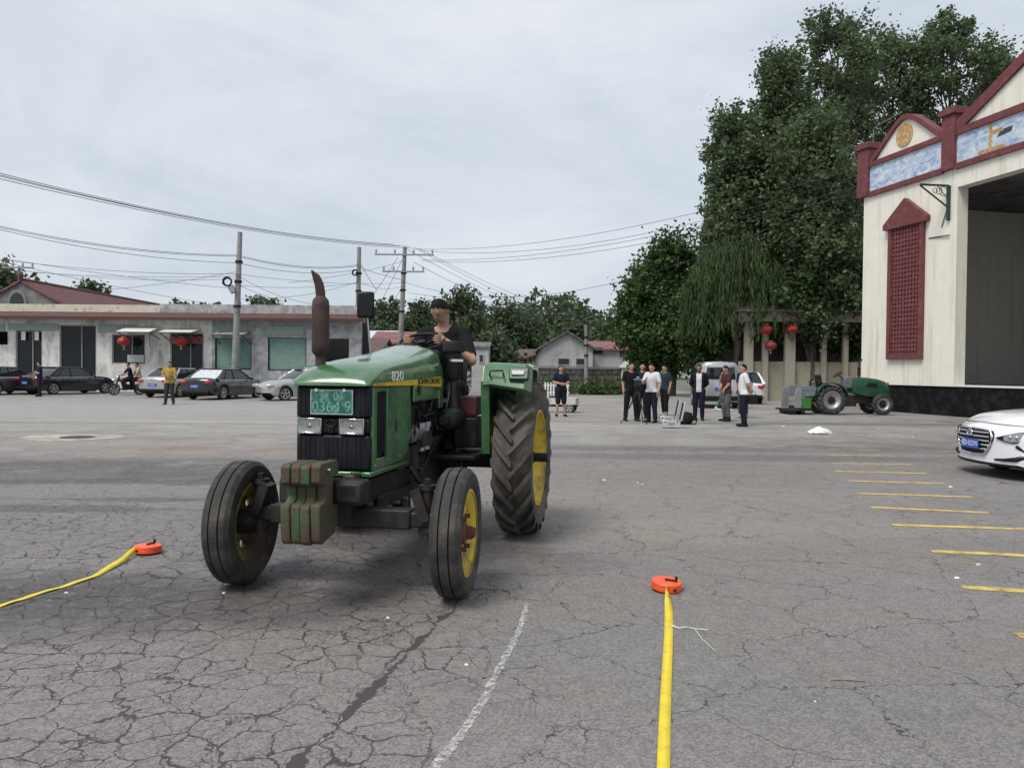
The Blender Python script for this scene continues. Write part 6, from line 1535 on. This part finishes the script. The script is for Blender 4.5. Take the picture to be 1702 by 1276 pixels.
    above = ((FC-hemz) @ upn) > 0
    is_shirt = ((NM == 'torso') & above) | (NM == 'torso2') | ((NM == 'uarm') & ((T < .82) | long_sleeve)) | ((NM == 'farm') & long_sleeve & (T < .93)) | ((NM == 'thigh') & above & (T < .25))
    qn = FC-np.array(nk); upz = qn @ np.array(up2); latd = np.linalg.norm(qn-np.outer(upz, np.array(up2)), axis=1)
    is_shirt &= ~((upz > -.035) & (latd < .085))
    is_tr = ((NM == 'torso') & ~above) | ((NM == 'thigh') & ~is_shirt & (np.ones(len(FC), bool) if True else 0)) | ((NM == 'calf') & ((T < .12) if shorts else True))
    is_sh = (NM == 'foot') | ((NM == 'calf') & (T > .93) & (not shorts))
    is_tr &= ~is_sh
    q = FC-np.array(hdv); fr, ur = q @ np.array(f), q @ np.array(u)
    is_hair = (NM == 'head') & (ur > .024+.85*np.clip(fr, -.01, .1)+.85*np.clip(fr, -.09, -.01)+.005*np.sin(FC[:, 1]*160)) & (hair is not False)
    def shell(nm, mask, off, mat):
        ids = np.nonzero(mask)[0]
        if len(ids) == 0: return
        used = sorted({v for i in ids for v in F[i]}); mp = {v: k for k, v in enumerate(used)}
        VV = V[used]+NV[used]*off; me2 = bpy.data.meshes.new(nm); me2.from_pydata([tuple(x) for x in VV], [], [tuple(mp[v] for v in F[i]) for i in ids]); me2.materials.append(mat); me2.shade_smooth()
        o = bpy.data.objects.new(nm, me2); C.objects.link(o); o.parent = t; return o
    # body = remeshed figure + hands + face details, one mesh
    hb = MB()
    for S, s in (('L', 1), ('R', -1)):
        w_ = J['wr'+S]; d = J['hd'+S].normalized(); pn = Vector((-s*.0, -s, 0)); pn = (pn-d*pn.dot(d))
        if pn.length < .1: pn = Vector((0, 0, -1))-d*d.z*-1
        pn.normalize(); ac = d.cross(pn).normalized()
        hb.rings([[w_-d*.02+ac*math.cos(a)*.028+pn*math.sin(a)*.02 for a in [2*math.pi*i/10 for i in range(10)]], [w_+d*.04+ac*math.cos(a)*.038+pn*math.sin(a)*.016 for a in [2*math.pi*i/10 for i in range(10)]], [w_+d*.09+ac*math.cos(a)*.04+pn*math.sin(a)*.013 for a in [2*math.pi*i/10 for i in range(10)]]])
        for k, ln in enumerate((.068, .078, .074, .058)):
            p = w_+d*.085+ac*(-.03+.02*k); p1 = p+(d*math.cos(curl*.6)+pn*math.sin(curl*.6))*ln*.55; p2 = p1+(d*math.cos(curl*1.6)+pn*math.sin(curl*1.6))*ln*.5
            hb.tube([p, p1, p2], [.0095, .009, .007], 7)
        p = w_+d*.03-ac*.03; hb.tube([p, p+d*.03-ac*.022+pn*.012, p+d*.06-ac*.026+pn*.024], [.012, .010, .008], 7)
    k0 = len(hb.f)
    hb.cur = 1
    for s in (-1, 1): hb.ball((.084, s*.032, .006), (.006, .011, .005), 8, 6, HM)
    hb.cur = 2; hb.box((.082, 0, -.056), (.016, .042, .009), None, HM)
    me.clear_geometry()
    allv = [tuple(x) for x in V]+hb.v; allf = F+[tuple(i+n for i in q_) for q_ in hb.f]
    m3 = bpy.data.meshes.new('body'); m3.from_pydata(allv, [], allf); [m3.materials.append(x) for x in (skin, eyem, lipm)]
    m3.polygons.foreach_set('material_index', [0]*len(F)+hb.m); m3.shade_smooth(); o = bpy.data.objects.new('body', m3); C.objects.link(o); o.parent = t
    bpy.data.meshes.remove(me)
    if inner:    # open jacket: inner front panel
        qq = FC-np.array(ch); lat = np.array(shd); fwd = np.array(shd.cross(up1)); front = ((qq @ fwd) > .03) & (np.abs(qq @ lat) < .075) & is_shirt
        shell('vest', front, .008, cloth(inner)); is_shirt &= ~front
    shell('trousers' if not shorts else 'shorts', is_tr, .009, cloth(trousers, tpat)); shell('shirt', is_shirt, .014, cloth(shirt, spat)); dl, _t = seg_dist(FC, J['ankleL'], J['ankleL']+J['footL'].normalized()*.15); dr, _t = seg_dist(FC, J['ankleR'], J['ankleR']+J['footR'].normalized()*.15)
    shell('shoe', is_sh & (dl <= dr), .006, cloth(shoes)); shell('shoe', is_sh & (dl > dr), .006, cloth(shoes))
    if hair is not False: shell('hair', is_hair, .007, hairm if hair is True else hair)
    return t
# ---- driver
DP = dict(pelvis=(-.27,0,1.31), chest=(-.14,0,1.66), neck=(-.085,0,1.895), head=(-.02,-.01,2.05), hipL=(-.25,.10,1.29), kneeL=(.17,.2,1.33), ankleL=(.30,.2,.88), hipR=(-.25,-.10,1.29), kneeR=(.17,-.2,1.33), ankleR=(.30,-.2,.88),
  shL=(-.11,.19,1.835), elL=(.04,.31,1.58), wrL=(.20,.11,1.755), shR=(-.11,-.19,1.835), elR=(.04,-.31,1.58), wrR=(.20,-.28,1.755), face=(.72,-.36,-.6), hdL=(.8,-.25,.1), hdR=(.8,.25,.1), footL=(1,.1,0), footR=(1,-.1,0))
person('tractor driver in a black short-sleeved shirt bent over the steering wheel', TO+TL*.09, math.atan2(TF.y, TF.x), DP, (.014,.014,.016), (.02,.021,.03), hem=.9, curl=1.0, voxel=.011)
def pp(px, py): p = G(px, py); return Vector((p.x, p.y, 0))
SOUTH = R(-90)
BACK = dict(elL=(-.09,.24,1.14), wrL=(-.13,.07,.97), elR=(-.09,-.24,1.14), wrR=(-.13,-.07,.95), hdL=(-.1,-1,-.1), hdR=(-.1,1,-.1))
FOLD = dict(elL=(.05,.25,1.14), wrL=(.2,.05,1.18), elR=(.05,-.25,1.14), wrR=(.2,-.05,1.12), hdL=(.1,-1,.1), hdR=(.1,1,.1))
CG2 = 'people standing around the camera crew'
person('smiling man in navy polo shirt and dark knee shorts before the blue three-wheeler', pp(932, 692), R(-85), dict(elL=(.02,.25,1.15), wrL=(.2,.1,1.08), elR=(.02,-.25,1.15), wrR=(.2,-.05,1.1), hdL=(.5,-.8,0), hdR=(.5,.8,0), ankleL=(-.01,.14,.085), ankleR=(-.01,-.14,.085)), (.015,.018,.035), (.012,.013,.018), (.03,.025,.02), shorts=True, sc=.97)
person('man in black clothes standing at the tripod with a hand on the camera', pp(1048, 699.5), R(-78), dict(wrL=(.28,.02,1.12), elL=(.04,.25,1.15), hdL=(.9,0,.1), ankleL=(.02,.17,.085), kneeL=(.04,.14,.49), ankleR=(-.03,-.15,.085), kneeR=(.0,-.13,.49)), (.012,.012,.014), (.012,.012,.015), sc=1.02, group=CG2)
person('man in dark clothes partly hidden between the tripod man and the white-shirted man', pp(1067, 695.5), R(-95), FOLD, (.02,.022,.03), (.015,.016,.022), sc=1.02, group=CG2)
person('man in white short-sleeved shirt and dark trousers right behind the video camera', pp(1083, 702), R(-130), dict(elL=(.02,.27,1.13), wrL=(.12,.27,.9), wrR=(.32,-.02,1.25), elR=(.12,-.22,1.15), hdR=(.7,.5,.3), ankleL=(.03,.14,.085), ankleR=(-.06,-.13,.085)), (.6,.6,.62), (.016,.017,.03), hem=.9, group=CG2)
person('man in dark blue shirt and black trousers standing feet apart, seen from the side', pp(1105, 691.5), R(-150), dict(ankleL=(.06,.14,.085), kneeL=(.06,.12,.49), ankleR=(-.1,-.16,.085), kneeR=(-.02,-.12,.49)), (.022,.04,.055), (.012,.012,.014), (.3,.3,.29), hem=.9, group=CG2)
person('man in black jacket open over a white vest with hands behind his back', pp(1161, 698.5), R(-105), dict(**BACK, face=(1,-.2,-.05)), (.014,.016,.022), (.013,.015,.028), (.02,.02,.02), long_sleeve=True, inner=(.62,.62,.6), hem=.88, skin=skinp, group=CG2)
person('man in maroon patterned shirt and grey striped trousers looking down left', pp(1207, 700), R(-165), dict(elL=(.05,.2,1.13), wrL=(.16,.12,.97), elR=(.05,-.2,1.13), wrR=(.16,-.12,1.0), head=(.04,0,1.59), face=(1,.1,-.3)), (.10,.022,.03), (.12,.125,.13), (.02,.02,.022), hem=.86, spat=(.03,.03,.05), tpat=(.05,.052,.056), group=CG2, sc=.99)
person('person in green camouflage trousers and white shoes walking behind the maroon shirt', pp(1200, 682.5), R(-20), dict(ankleL=(.2,.09,.085), kneeL=(.15,.09,.49), ankleR=(-.22,-.09,.1), kneeR=(-.02,-.09,.48)), (.2,.2,.2), (.03,.10,.05), (.62,.62,.6), tpat=(.12,.16,.11), group=CG2, sc=.95)
person('stout man in white shirt and navy trousers with his back half turned at right', pp(1236, 708.5), R(172), dict(**BACK, face=(1,.2,0)), (.68,.68,.67), (.014,.016,.03), (.015,.015,.015), hem=.88, belly=.035, group=CG2, sc=1.0)
person('person in grey trousers carrying a dark bag behind the stout white-shirted man', pp(1235, 694.5), R(-140), dict(elL=(-.02,.28,1.12), wrL=(.03,.30,.9)), (.02,.03,.09), (.06,.06,.065), (.4,.38,.36), group=CG2)
# dark bag
hp = pp(1251, 695); b = MB(); b.box((0, 0, .62), (.3, .16, .3)); bagt = thing('handbag', 'dark handbag held beside the stout white-shirted man', 'bag', hp)
b.build('bag_body', M['blackplastic'], bagt, bevel=.04)
b = MB(); b.tube([(-.08, 0, .76), (-.06, 0, .88), (.06, 0, .88), (.08, 0, .76)], .01, 6); b.build('bag_handle', M['black'], bagt)
# ---- left side people
mcl, mch = MC.location, MC.rotation_euler[2]
RID = dict(pelvis=(-.2,0,.92), chest=(-.12,0,1.26), neck=(-.1,0,1.43), head=(-.06,0,1.585), hipL=(-.17,.1,.9), kneeL=(.2,.22,.78), ankleL=(.1,.24,.36), hipR=(-.17,-.1,.9), kneeR=(.2,-.22,.78), ankleR=(.1,-.24,.36), shL=(-.1,.175,1.38), elL=(.06,.28,1.14), wrL=(.22,.33,1.04), shR=(-.1,-.175,1.38), elR=(.06,-.28,1.14), wrR=(.22,-.33,1.04), hdL=(.6,0,-.1), hdR=(.6,0,-.1))
person('rider in a black polo shirt at the front of the motorcycle', mcl, mch, RID, (.012,.013,.018), (.02,.02,.028), hem=.9, curl=1.0, group='motorcycle riders')
off = Vector((math.cos(mch), math.sin(mch), 0))*-.42
RI2 = {**RID, 'elL': (.0,.26,1.12), 'wrL': (.16,.12,1.0), 'elR': (.0,-.26,1.12), 'wrR': (.16,-.12,1.0)}
person('passenger in a tan shirt sitting behind the motorcycle rider', mcl+off, mch, RI2, (.42,.35,.26), (.02,.02,.026), hem=.9, group='motorcycle riders')
person('person in yellow top and dark grey trousers standing by the silver sedan', pp(281.5, 672), R(-80), dict(**FOLD, ankleL=(-.01,.15,.085), ankleR=(-.01,-.15,.085)), (.42,.28,.05), (.045,.043,.05), (.06,.055,.05), sc=1.0)
p_ = AT(66, 640, 37.4); person('man in navy shirt standing at the tail of the long black sedan', (p_.x, 37.4, 0), R(-150), FOLD, (.015,.02,.05), (.02,.02,.025), sc=1.0)

# ================================================================== TRIPOD, CASES
tpb = G(1056, 703); ty = tpb.y; TP = thing('tripod', 'black tripod holding the video camera in front of the crew', 'tripod', (AT(1060, 650, ty).x, ty, 0)); tpp = pb(TP)
apx = TP.location.x; topz = AT(1060, 650, ty).z
feet = [(AT(1031, 702, ty).x-apx, -.15), (AT(1069, 706, ty).x-apx, -.55), (.25, .5)]
for fx, fy in feet:
    @tpp('tripod_leg', M['black'], smooth=60)
    def _(b): b.cyl((fx, fy, 0), (fx*.5, fy*.5, topz*.5), .012, n=8); b.cyl((fx*.52, fy*.52, topz*.48), (fx*.05, fy*.05, topz), .02, n=8); b.ball((fx, fy, .02), .022); b.cyl((fx*.54, fy*.54, topz*.46), (fx*.46, fy*.46, topz*.54), .026, n=8)
@tpp('tripod_head', M['blackplastic'], bevel=.01)
def _(b): b.cyl((0, 0, topz-.1), (0, 0, topz+.02), .05, n=14); b.box((0, 0, topz+.06), (.1, .1, .08)); b.cyl((0, .05, topz+.05), (.12, .35, topz-.12), .012, n=6)
VC = thing('video_camera', 'black video camera with pale blue top mounted on the tripod', 'camera', (apx, ty, topz+.10)); vcp = pb(VC)
@vcp('camera_body', M['blackplastic'], bevel=.02)
def _(b): b.box((.0, .05, .11), (.15, .34, .2)); b.box((.09, .1, .12), (.03, .16, .12))
@vcp('lens_barrel', M['blackplastic'], smooth=40)
def _(b): b.cyl((0, -.12, .11), (0, -.28, .11), .06, .075, 20)
@vcp('lens_glass', M['dkglass'], smooth=40)
def _(b): b.cyl((0, -.281, .11), (0, -.285, .11), .062, n=20)
@vcp('top_handle', pm('pale_blue_plastic', (.2,.24,.4), .5), bevel=.012)
def _(b): b.box((0, .05, .235), (.2, .3, .03)); b.box((.0, .0, .29), (.08, .1, .06))
alu = pm('aluminium', (.6,.61,.63), .35, .7, var=.08); 
def case(px, py, w_, label, lidt):
    p = pp(px, py); t = thing('equipment_case', label, 'case', p, R(-6)); c = pb(t)
    @c('case_shell', alu, bevel=.015)
    def _(b): b.bb((-w_/2, -.16, .02), (w_/2, -.15, .2)); b.bb((-w_/2, .15, .02), (w_/2, .16, .2)); b.bb((-w_/2, -.15, .02), (-w_/2+.012, .15, .2)); b.bb((w_/2-.012, -.15, .02), (w_/2, .15, .2)); b.bb((-w_/2+.012, -.15, .02), (w_/2-.012, .15, .03))
    @c('case_lining', M['black'])
    def _(b): b.bb((-w_/2+.013, -.148, .031), (w_/2-.013, .148, .17))
    @c('case_handle', M['blackplastic'], bevel=.006)
    def _(b): b.tube([(-.07, -.16, .13), (-.07, -.19, .12), (.07, -.19, .12), (.07, -.16, .13)], .01, 6)
    @c('case_latch', M['black'])
    def _(b): b.box((-w_*.35, -.163, .17), (.03, .008, .04)); b.box((w_*.35, -.163, .17), (.03, .008, .04))
    @c('case_lid', alu, bevel=.01)
    def _(b): b.box((w_/2+.05+lidt, 0, .44), (.05, .32, .5), (0, .2, 0))
    @c('lid_lining', M['black'])
    def _(b): b.box((w_/2+.02+lidt, 0, .445), (.012, .28, .45), (0, .2, 0))
case(1115, 711, .46, 'open aluminium equipment case nearest the viewer with its lid standing up', .02); case(1110, 703, .46, 'open aluminium equipment case just behind the nearest one', .0)
BP = thing('backpack', 'slumped black backpack beside the aluminium cases', 'bag', pp(1141, 705)); bpk = pb(BP)
@bpk('bag_body', cloth((.015,.015,.016)), smooth=60)
def _(b): b.ball((0, 0, .17), (.2, .16, .19), rot=(0, .5, 0)); b.ball((-.1, -.03, .09), (.14, .13, .1))
@bpk('shoulder_strap', M['black'], smooth=60)
def _(b): b.tube([(.08, -.1, .32), (.2, -.12, .3), (.27, -.1, .15), (.24, -.1, .02), (.1, -.12, .03)], .018, 6, flat=2)

# ================================================================== TAPE REELS
orange = pm('orange_plastic', (.85,.10,.025), .35, var=.06, scale=6); tapey = pm('yellow_tape', (.72,.56,.035), .55, var=.1, scale=9, dirt=(.5,.4,.08), damt=.25, dscale=14)
def reel(px, py, label, hang, slot, tilt=(0,0)):
    p = pp(px, py); t = thing('tape_reel', label, 'tape measure', p); t.rotation_euler = (tilt[0], tilt[1], 0); c = pb(t); r = .103
    @c('reel_case', orange, smooth=35)
    def _(b): b.lathe([(.001, .012), (r-.004, .012), (r, .017), (r, .036), (r-.002, .038), (r, .04), (r, .062), (r-.005, .067), (r-.03, .068), (.001, .069)], 44, 'z')
    @c('reel_foot', M['black'], smooth=40)
    def _(b): b.cyl((0, 0, .0), (0, 0, .012), r*.9, n=30)
    cs, sn = math.cos(hang), math.sin(hang)
    @c('crank_arm', M['blackplastic'], bevel=.003)
    def _(b): b.box((cs*.028, sn*.028, .076), (.085, .018, .009), (0, 0, hang)); b.cyl((0, 0, .068), (0, 0, .078), .014, n=12)
    @c('crank_knob', M['blackplastic'], smooth=40)
    def _(b): b.lathe([(.007, .078), (.0095, .082), (.0095, .102), (.006, .106), (.001, .106)], 14, 'z', (cs*.063, sn*.063, 0))
    @c('tape_slot', M['black'], bevel=.002)
    def _(b): b.box((math.cos(slot)*(r+.001), math.sin(slot)*(r+.001), .035), (.006, .028, .016), (0, 0, slot))
    return p
def tape(name, pts, wd, label, twist):
    b = MB(); V = []
    for i, (x, y, z) in enumerate(pts):
        d = Vector(pts[min(i+1, len(pts)-1)])-Vector(pts[max(i-1, 0)]); d.normalize(); s = d.cross(Vector((0,0,1))).normalized(); a = twist[i]
        o = s*math.cos(a)*wd/2+Vector((0,0,1))*math.sin(a)*wd/2; c = Vector((x, y, z+abs(math.sin(a))*wd/2)); V += [tuple(c-o), tuple(c+o)]
    b.add(V, [(2*i, 2*i+1, 2*i+3, 2*i+2) for i in range(len(pts)-1)]); o = b.build(name, tapey, recalc=False); sd_ = o.modifiers.new('s', 'SOLIDIFY'); sd_.thickness = .0012; o.data.shade_smooth()
    tag(o, label, 'tape')
r1 = reel(1107, 980, 'orange tape reel with black crank lying right of the tractor', -.35, R(-68), (R(4), R(3)))
r2 = reel(246, 919, 'orange tape reel with black crank lying left of the tractor', 1.2, R(-118), (R(-2), R(1)))
e_ = G(1100, 1276); n_ = 26; pts = []; tw_ = []
a_ = r1+Vector((-.01, -.103, 0)); ex = e_+(e_-a_).normalized()*2.4
for i in range(n_+1):
    u = i/n_; q = a_.lerp(ex, u**1.25); pts.append((q.x+.006*math.sin(u*9)+.012*math.sin(u*3.1), q.y, .004+.004*max(0, math.sin(u*23))+(.02*(1-u/.08) if u < .08 else 0))); tw_.append(R(82)*max(0, 1-u/.1)+.06*math.sin(u*17))
tape('measuring_tape', pts, .05, 'yellow measuring tape running from the right reel towards the viewer', tw_)
pth = [G(231, 919), G(205, 935), G(160, 957), G(110, 974), G(55, 990), G(0, 1008), G(-60, 1030), G(-150, 1070)]
pts = []; tw_ = []
for i in range(len(pth)-1):
    for j in range(5):
        u = j/5; q = pth[i].lerp(pth[i+1], u); k = i+u; pts.append((q.x, q.y+.006*math.sin(k*4), .005+.004*math.sin(k*3)**2+(.03*(1-k/1.6) if k < 1.6 else 0))); tw_.append(R(60)*max(0, 1-k/2.2)+.05*math.sin(k*5))
tape('measuring_tape', pts, .045, 'yellow measuring tape running from the left reel out of the photo', tw_)
# ================================================================== LITTER
b = MB(); c = pp(1361, 721); rr = random.Random(3)
b.rings([[Vector((c.x, c.y, 0))+Vector((math.cos(a)*.27*k*(1+.3*math.sin(3*a+k)), math.sin(a)*.15*k, h+.04*rr.random())) for a in [2*math.pi*i/16 for i in range(16)]] for k, h in ((1, .0), (.95, .03), (.75, .08), (.5, .1), (.2, .15))])
tag(b.build('plastic_bag', pm('white_plastic_film', (.72,.73,.74), .4, var=.05), smooth=25), 'crumpled white plastic bag on the asphalt left of the yellow lines', 'plastic bag')
b = MB(); st_ = [G(1116, 1040), G(1128, 1044), G(1140, 1043), G(1155, 1046), G(1176, 1048)]; b.tube([(p.x, p.y, .006) for p in st_], .0035, 5); st_ = [G(1116, 1042), G(1128, 1046.5), G(1143, 1044)]; b.tube([(p.x, p.y, .009) for p in st_], .003, 5); st_ = [G(1155, 1046), G(1166, 1062), G(1190, 1084)]; b.tube([(p.x, p.y, .005) for p in st_], .002, 5)
tag(b.build('string', pm('white_string', (.6,.6,.55), .8)), 'pale scrap of string lying beside the right yellow tape', 'string')
for i, (px, py) in enumerate(((1452, 713), (1517, 726), (1302, 709), (1432, 777), (1068, 805), (1004, 798), (1318, 810), (1580, 809), (645, 1026), (605, 1043), (775, 1104), (1625, 938), (1378, 1130), (1355, 1165), (372, 985), (1245, 1056), (1590, 960), (1060, 802), (57, 930), (110, 985))):
    p = pp(px, py); b = MB(); r = rr.uniform(.008, .02)*(p.y/6)**.7; b.rings([[(math.cos(a)*r*rr.uniform(.7, 1.3)*k, math.sin(a)*r*rr.uniform(.6, 1.1)*k, h*r) for a in [2*math.pi*q/7 for q in range(7)]] for k, h in ((1, 0), (.95, .25), (.5, .5))])
    o = b.build('paper_scrap', M['white'] if i % 3 else M['wood']); o.location = p; tag(o, 'tiny pale scrap of litter lying on the asphalt', 'litter', 'scraps of litter on the asphalt')
for i, (pa_, pb_) in enumerate((((1375, 1130), (1438, 1133)), ((1600, 936), (1628, 939)), ((1217, 1088), (1232, 1091)))):
    p, q = G(*pa_), G(*pb_); b = MB(); b.tube([(p.x, p.y, .005), ((p.x+q.x)/2, (p.y+q.y)/2+.006, .007), (q.x, q.y, .005)], .0032, 5); tag(b.build('straw', M['wood']), ('long dry straw among the cracks at lower right', 'dry straw near the nearest yellow lines', 'short straw left of the long one')[i], 'straw')
